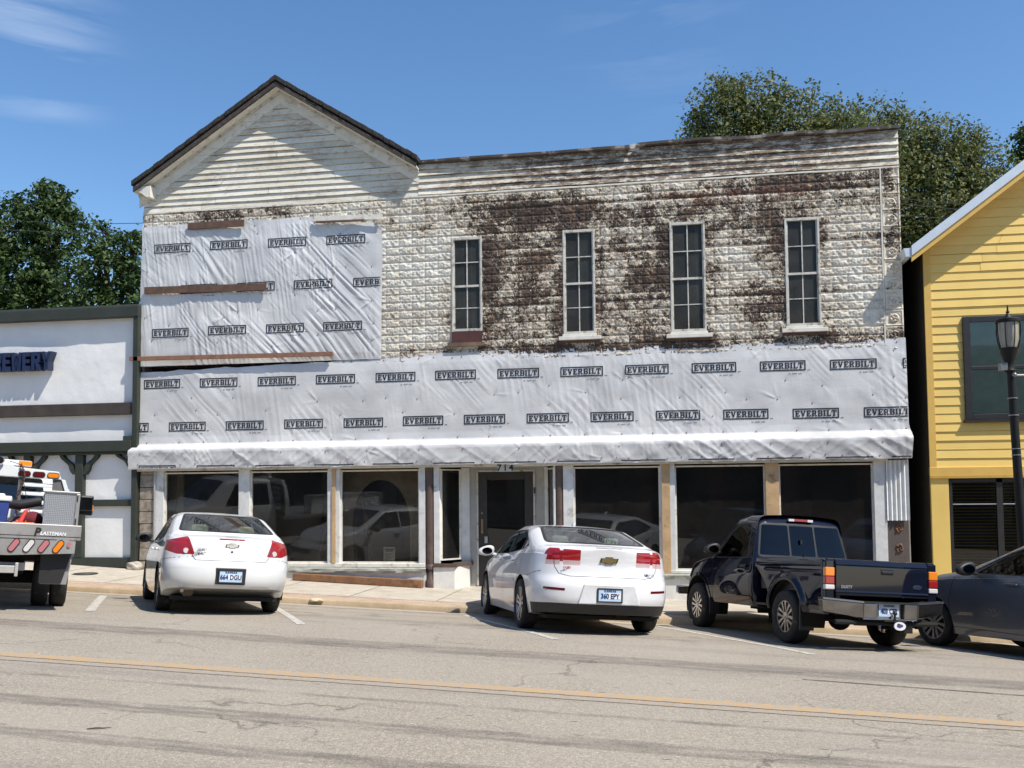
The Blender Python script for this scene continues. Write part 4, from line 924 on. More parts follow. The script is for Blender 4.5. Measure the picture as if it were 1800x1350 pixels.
# timber lying against the riser
p0 = (fx(517, -.25), -.2, 0); xa, xb = X(517, 1017, -.22), X(743, 1025, -.22)
mb = MB(); za, zb_ = float(zs(xa, -.22)), float(zs(xb, -.22))
mb.hexa([(xa, -.30, za+.01), (xb, -.30, zb_+.005), (xb, -.14, zb_+.005), (xa, -.14, za+.01), (xa, -.30, za+.13), (xb, -.30, zb_+.15), (xb, -.14, zb_+.15), (xa, -.14, za+.13)])
tag(mb.build('timber_beam', simple('old_timber', (.21, .10, .045), .8, var=.3, scale=5, dirt=((.06, .035, .02), .55, .7, 9), bump=.4), bevel=.008), 'long brown timber lying on the pavement under the shop windows', 'timber')
# broken stone at the foot of the left corner
rr = random.Random(5)
def rock(name, c, s, mat, label, cat, seed=1):
    bm = bmesh.new(); bmesh.ops.create_icosphere(bm, subdivisions=3, radius=1)
    for v in bm.verts:
        n_ = v.co.copy(); k = .75+.5*float(vn(n_.x*1.7+seed, n_.y*1.7+n_.z*2.1, seed)); v.co = Vector((n_.x*s[0]*k, n_.y*s[1]*k, max(-.5, n_.z)*s[2]*k))
    me = bpy.data.meshes.new(name); bm.to_mesh(me); bm.free(); me.materials.append(mat); o = bpy.data.objects.new(name, me); COL.objects.link(o); o.location = c; return tag(o, label, cat)
cx0 = X(238, 990, -.12); rock('broken_stone', (cx0, -.16, float(zs(cx0, -.12))+.05), (.17, .11, .11), simple('rubble', (.42, .38, .32), .95, var=.3, bump=.8), 'rough grey stone block at the foot of the boarded corner pier', 'stone', 3)
c2 = ong(610, 1058); rock('kerb_chip', (c2[0], KY-.02, float(g(c2[0], KY))+.08), (.12, .06, .04), simple('chip', (.55, .46, .33), .9), 'pale broken flake of concrete on the kerb between the white cars', 'stone', 8)
# ================================================================ LEFT NEIGHBOUR (white stucco, dark timber frame)
LB = empty('timber_framed_building', (-4, 0, 0), 'low white stucco building with dark green timber frame and navy sign letters', 'building')
M_STUC = simple('white_stucco', (.79, .785, .76), .85, var=.05, scale=2, bump=.5, bscale=7, dirt=((.55, .54, .5), .62, .85, 1.5))
M_GRN = simple('dark_green_timber', (.030, .036, .026), .6, var=.2, scale=3)
M_BRB = simple('dark_brown_beam', (.055, .042, .035), .75, var=.35, scale=3)
XA, XB = -14.0, XL-.0
zt_ = Zc(235, 553)
nx, nz_ = 260, 110
XX, ZZ = np.meshgrid(np.linspace(XA, XB-.14, nx), np.linspace(.1, zt_, nz_), indexing='ij')
P = np.stack([XX, .0-.03*fbm(XX*1.5, ZZ*1.5, 4, 31), ZZ], -1); gridmesh('wall', P, M_STUC, LB, flip=True)
mb = MB(); mb.box(XA, XB-.01, .02, 14, 0, 5.1); mb.build('wall_body', simple('stucco_side', (.5, .5, .48), .9), LB)
def zpx(x, y, Y=0.): return Zc(x, y, Y)
ztop = zpx(235, 538, -.17); zt2 = zpx(235, 556, -.17)
def hb(name, x0, x1, z0, z1, y=-.17, mat=M_GRN, parent=LB): mb = MB(); mb.box(x0, x1, y, .01, z0, z1); return mb.build(name, mat, parent, bevel=.008)
hb('top_rail', XA, XB, zt2, ztop, -.19)
mb = MB(); mb.box(XA, XB, -.17, 14, ztop, ztop+.04); mb.build('roof', simple('roof_membrane', (.06, .065, .06), .8), LB)
xp0, xp1 = X(232, 700, -.17)-.0, XB-.004
hb('corner_beam', xp0, xp1, .28, zt2-.001, -.165)
zb1, zb0 = zpx(235, 707, -.1), zpx(235, 728, -.1)
hb('brown_beam', XA, xp0-.003, zb0, zb1, -.12, M_BRB)
zc1, zc0 = zpx(230, 774, -.15), zpx(230, 793, -.15)
hb('mid_rail', XA, xp0-.003, zc0, zc1, -.20); hb('mid_rail', XA, xp0-.003, zc0-.055, zc0-.002, -.14); mb = MB(); mb.box(X(225, 770), xp0-.003, -.18, .0, zc1, zc1+.09); mb.build('rail_block', M_GRN, LB)
def post2(pxa, pxb, z0, z1, y=-.12): return hb('post', X(pxa, 860, y), X(pxb, 860, y), z0, z1, y)
zq = zc0-.058; zw1, zw0 = zpx(200, 878, -.1), zpx(200, 890, -.1); zf1, zf0 = zpx(200, 980, -.1), zpx(200, 1000, -.1)
post2(131, 145, zf1, zq); post2(40, 52, zf1, zq); post2(-60, -47, zf1, zq); post2(-150, -137, zf1, zq)
hb('sill_rail', XA, xp0-.003, zw0, zw1, -.10); hb('base_rail', XA, xp0-.003, zf0+.03, zf1, -.11); hb('base_rail', XA, xp0-.003, .1, zf0+.025, -.10, simple('near_black_base', (.015, .017, .014), .8))
def brace(px0, px1, side, zlow):
    """curved knee brace from the post out to the rail"""
    xp = X(px0, 860, -.12); xe = X(px1, 800, -.12); pts = []; N = 14; wd = .10
    zl = zlow
    for i in range(N+1):
        t = i/N; x = xp+(xe-xp)*(t**1.5 if t < 1 else 1); z = zl+(zq-zl)*t; bump_ = .022*math.sin(t*math.pi*3); pts.append((x+side*bump_, z))
    lo = [(x+side*wd*(.55+.25*math.sin((i/N)*math.pi)), z) for i, (x, z) in enumerate(pts)]; up = [(x-side*wd*.25, z) for x, z in pts]
    mb = MB()
    for i in range(N): 
        q = [lo[i], up[i], up[i+1], lo[i+1]] if side > 0 else [up[i], lo[i], lo[i+1], up[i+1]]
        mb.prism(q, 'y', -.115, .0)
    return mb.build('knee_brace', M_GRN, LB)
zk = zpx(138, 834, -.12)
brace(145, 168, 1, zk); brace(131, 108, -1, zk); brace(52, 75, 1, zpx(46, 838, -.12)); brace(40, 17, -1, zpx(46, 838, -.12)); brace(232, 206, -1, zpx(222, 824, -.12))
# navy block letters standing off the wall
M_NAVY = simple('navy_enamel', (.012, .022, .065), .4, var=.15)
zz1, zz0 = zpx(50, 619, -.2), zpx(50, 651, -.2); Hh = zz1-zz0
def letter(ch, x, wdt):
    R = lambda a, b, c, d: [(x+a*wdt, zz0+b*Hh), (x+c*wdt, zz0+b*Hh), (x+c*wdt, zz0+d*Hh), (x+a*wdt, zz0+d*Hh)]
    Q = lambda *p: [(x+a*wdt, zz0+b*Hh) for a, b in p]
    ps = {'E': [R(0, 0, .38, 1), R(.38, 0, 1, .24), R(.38, .40, .85, .60), R(.38, .76, 1, 1)],
          'B': [R(0, 0, .38, 1), R(.38, 0, 1, .22), R(.38, .42, .95, .58), R(.38, .78, 1, 1), R(.72, .22, 1, .42), R(.70, .58, .96, .78)],
          'R': [R(0, 0, .38, 1), R(.38, .42, .95, .60), R(.38, .78, 1, 1), R(.68, .60, 1, .78), Q((.45, .42), (.62, 0), (1, 0), (.78, .42))],
          'W': [Q((0, 1), (.12, 0), (.32, 0), (.28, 1)), Q((.32, 0), (.42, 0), (.56, .8), (.46, .8)), Q((.44, .8), (.56, .8), (.70, 0), (.58, 0)), Q((.70, 0), (.88, 0), (1, 1), (.74, 1))],
          'Y': [Q((.32, 0), (.68, 0), (.68, .45), (.32, .45)), Q((.32, .45), (.60, .45), (.34, 1), (0, 1)), Q((.42, .45), (.68, .45), (1, 1), (.66, 1))]}[ch]
    mb = MB()
    for p in ps: mb.prism(p, 'y', -.215, -.035)
    return mb.build('sign_letter', M_NAVY, LB)
xx = X(91, 635, -.2)
for ch, wpx in zip('YREWERB', (20, 16, 15, 19, 15, 16, 16)):
    wd = wpx*.0122; xx -= wd; letter(ch, xx, wd); xx -= .022
# ================================================================ RIGHT NEIGHBOUR (yellow clapboard)
YB = empty('yellow_clapboard_building', (17, 0, 0), 'bright yellow clapboard building with dark window frames and a metal edged gable roof', 'building')
def _yel():
    t = NT('yellow_siding_paint', .6); tn_ = t.n('ShaderNodeAttribute', attribute_name='tone').outputs['Fac']; col = t.ramp(t.noise(2, 6), [(.3, (.77, .53, .14)), (.7, (.83, .59, .17))]); col = t.mix(.5, col, t.ramp(tn_, [(0, (.90, .90, .88)), (1, (1, 1, 1))]), 'MULTIPLY')
    col = t.mix(t.ramp(t.noise(1, 7, .75, t.map((3, 1, 14))), [(.60, 0.), (.75, .35)]), col, (.48, .34, .14)); t.color(col); t.bump(t.noise(1, 4, .6, t.map((4, 4, 60))), .15, .004); return t.m
M_YEL2 = _yel()
M_YTR = simple('yellow_trim_paint', (.66, .42, .10), .6, var=.05)
M_BLKF = simple('black_frame', (.022, .02, .019), .45, var=.2)
M_FASC = simple('grey_metal_edge', (.62, .66, .70), .4, .2, var=.05)
yl0 = X(1627, 620); yl1 = yl0+9.6; yc = yl0+4.8
zr0 = Zc(1601, 437, -.36); r0 = at(1601, 437, -.36); r1 = at(1800, 285, -.36); ys_ = (r1[2]-r0[2])/(r1[0]-r0[0]); ridge = r0[2]+ys_*(yc-r0[0])
zb_t, zb_b = Zc(1700, 821), Zc(1700, 837)
def yg(z):
    zz = z+.10
    return max(yl0, float(r0[0])+(zz-float(r0[2]))/ys_), min(yl1, 2*yc-float(r0[0])-(zz-float(r0[2]))/ys_)
clapboards('clapboard_siding', lambda z: (max(yl0+.11, yg(z)[0]), min(yl1-.11, yg(z)[1])), zb_t, ridge-.2, .158, M_YEL2, 0., .020, YB, wav=.0015)
for a_, b_ in ((yl0, yl0+.115), (yl1-.115, yl1)): mb = MB(); mb.box(a_, b_, -.035, .0, zb_t, Zc(1632, 447)+.1); mb.build('corner_board', M_YTR, YB)
mb = MB(); mb.box(yl0-.01, yl1, -.05, .0, zb_b, zb_t); mb.build('belt_board', M_YTR, YB, bevel=.005)
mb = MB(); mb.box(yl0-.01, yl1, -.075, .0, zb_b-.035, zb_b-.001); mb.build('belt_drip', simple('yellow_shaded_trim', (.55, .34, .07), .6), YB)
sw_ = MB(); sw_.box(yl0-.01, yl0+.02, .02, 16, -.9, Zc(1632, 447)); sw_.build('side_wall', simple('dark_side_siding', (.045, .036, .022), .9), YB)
bd = MB(); bd.box(yl0+.03, yl1, .03, 16, -.9, Zc(1632, 447)); bd.prism([(yl0, Zc(1632, 447)), (yl1, Zc(1632, 447)), (yc, ridge-.25)], 'y', .03, 16)
bd.build('wall', M_YEL2, YB)
rf = MB()
for a, b in (((float(r0[0]), float(r0[2])), (yc, ridge)), ((2*yc-float(r0[0]), float(r0[2])), (yc, ridge))):
    (x0, z0), (x1, z1) = (a, b) if a[0] < b[0] else (b, a)
    rf.hexa(slab(x0, z0+.03, x1, z1+.03, -.40, 16.3, .05))
rf.build('roof', simple('grey_roofing', (.20, .20, .20), .8), YB)
def ystrip(name, d0, d1, y0, y1, mat):
    mb = MB()
    for sgn in (0, 1):
        a = (float(r0[0]), float(r0[2])); b = (yc, ridge)
        if sgn: a = (2*yc-a[0], a[1])
        p, q = (a, b) if a[0] < b[0] else (b, a)
        mb.prism([(p[0], p[1]-d0), (p[0], p[1]-d1), (q[0], q[1]-d1), (q[0], q[1]-d0)], 'y', y0, y1)
    return mb.build(name, mat, YB)
ystrip('metal_rake_edge', -.04, .135, -.42, -.40, M_FASC); ystrip('barge_board', .0, .24, -.398, -.36, M_YTR); ystrip('soffit', .02, .06, -.359, .0, M_YTR)
mb = MB(); pz = float(r0[2]); px_ = float(r0[0]); mb.prism([(px_-.13, pz+.0), (px_-.0, pz-.0), (px_+.0, pz-.15), (px_-.09, pz-.15)], 'y', -.40, 16); mb.build('gutter', M_FASC, YB)
# upper window
wx0, wx1 = X(1695, 650, -.05), X(1695, 650, -.05)+1.22; wz1, wz0 = Zc(1697, 557, -.05), Zc(1697, 738, -.05)
mb = MB(); mb.box(wx0, wx0+.12, -.06, .03, wz0, wz1).box(wx1-.12, wx1, -.06, .03, wz0, wz1).box(wx0+.12, wx1-.12, -.06, .03, wz1-.10, wz1).box(wx0+.12, wx1-.12, -.06, .03, wz0, wz0+.10).box(wx0+.12, wx1-.12, -.056, .02, (wz0+wz1)/2-.03, (wz0+wz1)/2+.03)
fw = mb.build('window', M_BLKF, YB, bevel=.005)
mb = MB(); mb.box(wx0-.03, wx1+.03, -.09, -.0, wz0-.05, wz0-.002); mb.build('sill', M_BLKF, fw)
M_YG = glassmat('yellow_house_glass', (.80, .86, .82), .9)
mb = MB(); mb.add([(wx0+.12, -.048, wz0+.1), (wx1-.12, -.048, wz0+.1), (wx1-.12, -.048, wz1-.1), (wx0+.12, -.048, wz1-.1)], [(0, 1, 2, 3)]); mb.build('pane', M_YG, fw)
mb = MB(); z = wz0+.12
while z < wz1-.12: mb.hexa([(wx0+.121, -.044, z+.044), (wx1-.121, -.044, z+.044), (wx1-.121, -.030, z-.006), (wx0+.121, -.030, z-.006), (wx0+.121, -.044, z+.047), (wx1-.121, -.044, z+.047), (wx1-.121, -.030, z-.003), (wx0+.121, -.030, z-.003)]); z += .05
mb.build('blind', simple('pale_green_blind', (.42, .50, .44), .7), fw)
# ground floor: yellow posts, dark shopfront
sy0 = X(1668, 900)+.0
mb = MB(); mb.box(yl0, sy0, -.04, .03, -.75, zb_b-.036); mb.build('ground_post', M_YEL2, YB, bevel=.006)
gz1, gz0 = zb_b-.04, -.15
fr = MB(); xm = X(1757, 880); xe = yl1-.6
fr.box(sy0, sy0+.06, -.03, .04, gz0, gz1).box(xm-.05, xm+.05, -.02, .04, gz0, gz1).box(xm+2.1, xm+2.2, -.02, .04, gz0, gz1).box(sy0+.06, xe, -.02, .04, gz1-.07, gz1).box(sy0+.06, xe, -.03, .04, gz0, gz0+.1); fr.box(xe, yl1, -.04, .04, gz0, gz1)
ff_ = fr.build('shopfront', M_BLKF, YB)
mb = MB(); zl_ = Zc(1715, 886); mb.box(sy0+.06, xe, -.012, .0, zl_-.008, zl_+.008); mb.build('light_strip', simple('alu', (.55, .55, .55), .4, .5), ff_)
mb = MB(); mb.add([(sy0+.06, .01, gz0+.1), (xe, .01, gz0+.1), (xe, .01, gz1-.07), (sy0+.06, .01, gz1-.07)], [(0, 1, 2, 3)]); mb.build('pane', glassmat('dark_shop_glass', (.42, .42, .40), 1.3), ff_)
mb = MB(); z = gz0+.12
while z < gz1-.1: mb.hexa([(sy0+.07, .014, z), (xe, .014, z), (xe, .026, z+.006), (sy0+.07, .026, z+.006), (sy0+.07, .014, z+.003), (xe, .014, z+.003), (xe, .026, z+.03), (sy0+.07, .026, z+.03)]); z += .055
mb.build('shop_blind', simple('brown_blind', (.13, .125, .11), .8), ff_)
mb = MB(); mb.box(sy0, yl1, -.06, .03, -.9, gz0-.002); mb.build('shop_base', simple('brown_base', (.08, .06, .05), .8), YB)
# dark sheet across the alley, its colour standing for the deep shade
mb = MB(); mb.box(XR, yl0, 9, 9.1, -.8, 4.5); al = mb.build('alley_dark_sheet', simple('alley_shade_colour', (.03, .026, .02), .9)); tag(al, 'dark boarded gate far back in the narrow alley', 'gate')
# ================================================================ STREET LAMP
lp = at(1787, 800, -2.05); lx = float(lp[0]); ly = -2.05; lz = float(zs(lx, ly))
SLp = empty('street_lamp', (lx, ly, lz), 'black street lamp with glass lantern standing before the yellow building', 'street lamp')
M_LMP = simple('black_cast_paint', (.009, .009, .009), .55, var=.3, bump=.05, spec=.3)
def lzp(y, x=1780): return Zc(x, y, ly)
lean = (X(1774, 600, ly)-X(1794, 880, ly))/(lzp(600)-lzp(880))
def lc(z): return lx+lean*(z-lzp(800))
top = lzp(535); z_c0 = lzp(612); zbb = lzp(640)
pole = MB(); pole.tube([(lc(z), ly, z) for z in (lz, lz+.8, 2.0, zbb-.1)], [.09, .072, .064, .056], 16); pole.lathe([(.20, 0), (.20, .25), (.15, .32), (.15, .6), (.11, .7)], (lc(lz), ly, lz), 'z', 12)
pole.build('pole', M_LMP, SLp, smooth=True)
hd = MB(); cx_ = lc(z_c0)
hd.lathe([(.065, zbb-.12), (.085, zbb-.1), (.06, zbb-.04), (.075, zbb+.04), (.12, zbb+.16), (.13, z_c0-.02), (.14, z_c0), (0, z_c0)], (cx_, ly, 0), 'z', 20)
zr = lzp(562)
hd.lathe([(0, top), (.012, top-.03), (.014, top-.10), (.03, top-.115), (.018, top-.135), (.035, top-.17), (.075, top-.22), (.10, top-.28), (.15, zr+.02), (.175, zr), (.175, zr-.045), (.14, zr-.05), (0, zr-.05)][::-1], (cx_, ly, 0), 'z', 20)
hd.build('lantern_frame', M_LMP, SLp, smooth=True)
rb = MB()
for k in range(8):
    t_ = k*math.pi/4+.2; pts = []
    for z, r_ in ((zr-.03, .168), ((zr+z_c0)/2+.03, .172), ((zr*.25+z_c0*.75), .155), (z_c0-.01, .125)): pts.append((cx_+r_*math.cos(t_), ly+r_*math.sin(t_), z))
    rb.tube(pts, .008, 6)
rb.build('lantern_cage', M_LMP, SLp, smooth=True)
gg = MB(); gg.lathe([(.105, z_c0), (.14, z_c0*.7+zr*.3), (.145, zr-.05)], (cx_, ly, 0), 'z', 20); gg.build('lantern_glass', simple('frosted_lens', (.34, .32, .27), .25, var=.1), SLp, smooth=True)
br = MB(); zk1 = lzp(660); xk = lc(zk1)
br.box(xk-.16, xk-.06, ly-.06, ly+.06, lzp(651), lzp(638)); br.tube([(xk+.05, ly, zk1), (xk+.75, ly, zk1-.01)], .02, 8); br.ball((xk+.02, ly-.09, zk1), .035)
br.build('banner_bracket', simple('bracket_metal', (.25, .25, .25), .4, .6), SLp, smooth=True)
bn = MB(); bn.box(xk+.20, xk+.72, ly-.006, ly+.006, lzp(800), zk1-.02); bn.build('banner', simple('blue_banner', (.05, .10, .22), .7), SLp)
for yy_ in (700, 730, 789, 800):
    z = lzp(yy_); s_ = MB(); s_.lathe([(.06, z-.008), (.071, z-.006), (.071, z+.006), (.06, z+.008)], (lc(z), ly, 0), 'z', 16); s_.build('strap', simple('strap_steel', (.35, .35, .34), .4, .7), SLp)
# ================================================================ OVERHEAD WIRES (behind the roofs)
M_WIRE = simple('wire_black', (.05, .05, .05), .6)
def wire(name, a, b, Y0, Y1, sag, label, grp):
    p = at(a[0], a[1], Y0); q = at(b[0], b[1], Y1); pts = [p+(q-p)*t-np.array([0, 0, sag*4*t*(1-t)]) for t in np.linspace(0, 1, 16)]
    mb = MB(); mb.tube(pts, .012, 5); return tag(mb.build(name, M_WIRE), label, 'cable', grp)
wire('power_line', (-60, 380), (300, 390), 12, 12, .15, 'topmost thin power line in the sky above the left trees', 'overhead wires')
wire('power_line', (-60, 398), (300, 404), 12, 12, .15, 'lower thin power line crossing the sky above the left trees', 'overhead wires')
wire('power_line', (1570, 347), (1900, 362), 11, 11, .1, 'topmost of the three wires in front of the right hand trees', 'overhead wires')
wire('power_line', (1570, 356), (1900, 374), 11, 11, .1, 'middle of the three wires in front of the right hand trees', 'overhead wires')
wire('power_line', (1570, 376), (1900, 388), 11, 11, .1, 'lowest of the three wires in front of the right hand trees', 'overhead wires')
# ================================================================ TREES
def m_leaf(name, a, b, c):
    t = NT(name, .6, spec=.3); ob = t.n('ShaderNodeAttribute', attribute_name='tint'); t.color(t.ramp(ob.outputs['Fac'], [(0, a), (.5, b), (1, c)]))
    t.b.inputs['Subsurface Weight'].default_value = 0
    tl = t.n('ShaderNodeBsdfTranslucent'); t.l(t.b.inputs['Base Color'].links[0].from_socket, tl.inputs[0]); ms = t.n('ShaderNodeMixShader'); ms.inputs[0].default_value = .28
    t.l(t.b.outputs[0], ms.inputs[1]); t.l(tl.outputs[0], ms.inputs[2]); t.l(ms.outputs[0], t.o.inputs[0]); return t.m
M_BARK = simple('bark', (.07, .05, .035), .95, var=.4, scale=6, bump=1, bscale=15)
def tree(name, blobs, base, label, mat, seed=1, per=900, leaf=.16, group=None, cat='tree', droop=.3):
    """blobs: (centre xyz, radii) lumps of foliage; leaves gather in twig clumps inside each lump"""
    r_ = np.random.RandomState(seed); C_, N_, S_, T_ = [], [], [], []
    for (c, R) in blobs:
        R = np.array(R); n = int(per*R[0]*R[2]*2.6); ncl = max(6, int(n/24))
        d = r_.normal(size=(ncl, 3)); d /= np.linalg.norm(d, axis=1)[:, None]; rad_ = (.45+.62*r_.rand(ncl)**.6)[:, None]
        cl = np.array(c)+d*rad_*R
        tn = r_.rand(ncl)*.55+.0
        for k in range(24):
            off = r_.normal(size=(ncl, 3))*np.array([.24, .24, .17])*(.6+.5*r_.rand(ncl)[:, None]); off[:, 2] -= droop*np.hypot(off[:, 0], off[:, 1])
            C_.append(cl+off); nn = r_.normal(size=(ncl, 3))*.75+d*.5+np.array([0, 0, .55]); N_.append(nn/np.linalg.norm(nn, axis=1)[:, None]); S_.append(leaf*(.6+.8*r_.rand(ncl))); T_.append(np.clip(tn+r_.rand(ncl)*.5, 0, 1))
    C_ = np.concatenate(C_); N_ = np.concatenate(N_); S_ = np.concatenate(S_); T_ = np.concatenate(T_); n = len(C_)
    a = np.cross(N_, r_.normal(size=(n, 3))); a /= np.linalg.norm(a, axis=1)[:, None]; b = np.cross(N_, a)
    s = S_[:, None]; V = np.stack([C_-a*s*.55, C_-b*s*.30+N_*s*.08, C_+a*s*.55, C_+b*s*.30+N_*s*.08], 1).reshape(-1, 3)
    root = empty(name, base, label, cat, group); V = V-np.array(base)
    me = bpy.data.meshes.new('crown'); me.vertices.add(4*n); me.vertices.foreach_set('co', V.ravel()); me.loops.add(4*n); me.loops.foreach_set('vertex_index', np.arange(4*n, dtype=np.int32)); me.polygons.add(n); me.polygons.foreach_set('loop_start', np.arange(0, 4*n, 4, dtype=np.int32))
    me.materials.append(mat); me.update(); at_ = me.attributes.new('tint', 'FLOAT', 'POINT'); at_.data.foreach_set('value', np.repeat(T_, 4).astype(np.float32))
    o = bpy.data.objects.new('crown', me); COL.objects.link(o); o.parent = root
    mb = MB(); bx = np.array(base, float); cen = np.mean([np.array(c) for c, _ in blobs], 0); fork = bx+(cen-bx)*.45
    mb.tube([bx, bx+(fork-bx)*.5, fork], [.42, .34, .27], 10)
    for (c, R) in blobs:
        c = np.array(c); m_ = fork+(c-fork)*.5+np.array([0, 0, .3]); mb.tube([fork, m_, c], [.16, .10, .03], 6)
        for k in range(5):
            d = r_.normal(size=3); d[2] = abs(d[2])*.6; d /= np.linalg.norm(d); mb.tube([m_+(c-m_)*.4, c+d*np.array(R)*.4, c+d*np.array(R)*.75], [.045, .025, .008], 5)
    mb.build('trunk', M_BARK, root, smooth=True)
    return root
def B(px, py, rpx, Y, ry=1., rz=1.): 
    c = at(px, py, Y); k = (Y-CAM[1])/F_PX*1.02; r = rpx*k; return (tuple(c), (r, r*ry, r*rz))
LF1 = m_leaf('dark_leaf', (.022, .044, .012), (.050, .090, .024), (.11, .165, .045))
LF2 = m_leaf('olive_leaf', (.050, .075, .022), (.130, .158, .050), (.26, .245, .09))
random.seed(9)
Yl = 22
tree('dense_tree', [B(20, 400, 62, Yl), B(85, 350, 36, Yl), B(90, 405, 60, Yl), B(40, 480, 70, Yl), B(110, 490, 60, Yl), B(-50, 440, 80, Yl), B(-40, 540, 80, Yl), B(60, 560, 80, Yl), B(78, 322, 12, Yl), B(110, 340, 14, Yl), B(112, 375, 22, Yl)], (float(at(40, 900, Yl)[0]), Yl, 1.0), 'tall dark green tree rising left of the gable, highest of the left trees', LF1, 3, per=420, leaf=.20, group='trees behind the white stucco building')
Yl = 19
tree('dense_tree', [B(180, 415, 26, Yl), B(190, 470, 48, Yl), B(235, 430, 20, Yl), B(236, 480, 32, Yl), B(150, 530, 55, Yl), B(225, 545, 50, Yl), B(168, 440, 18, Yl), B(243, 415, 9, Yl), B(218, 420, 11, Yl)], (float(at(205, 900, Yl)[0]), Yl, 1.0), 'smaller green tree squeezed between the tall tree and the gable wall', LF1, 5, per=480, leaf=.19, group='trees behind the white stucco building')
Yr = 16
tree('willow_like_tree', [B(1268, 190, 52, Yr), B(1330, 180, 50, Yr), B(1290, 240, 70, Yr), B(1390, 195, 52, Yr), B(1230, 245, 34, Yr), B(1390, 270, 80, Yr), B(1455, 225, 50, Yr), B(1262, 140, 16, Yr), B(1222, 190, 12, Yr), B(1300, 145, 14, Yr), B(1480, 290, 90, Yr)], (float(at(1370, 900, Yr)[0]), Yr, .2), 'broad olive green tree with a rounded top behind the right parapet', LF2, 7, per=760, leaf=.125, group='trees behind the parapet', droop=.8)
Yr = 18
tree('willow_like_tree', [B(1530, 225, 55, Yr), B(1590, 245, 55, Yr), B(1650, 270, 62, Yr), B(1540, 320, 90, Yr), B(1640, 350, 85, Yr), B(1710, 300, 58, Yr), B(1735, 335, 40, Yr), B(1560, 410, 80, Yr), B(1640, 430, 80, Yr), B(1700, 255, 30, Yr), B(1720, 235, 14, Yr), B(1700, 390, 60, Yr)], (float(at(1630, 900, Yr)[0]), Yr, .2), 'big olive green tree behind the yellow roof, dark below and sunlit on top', LF2, 9, per=760, leaf=.125, group='trees behind the parapet', droop=.8)
Yf_ = 24
tree('dark_tree', [B(1800, 262, 24, Yf_), B(1840, 250, 40, Yf_), B(1812, 225, 12, Yf_), B(1840, 330, 60, Yf_)], (float(at(1850, 900, Yf_)[0]), Yf_, .2), 'dark treetop at the picture edge behind the yellow roof', LF1, 13, per=480, leaf=.2)
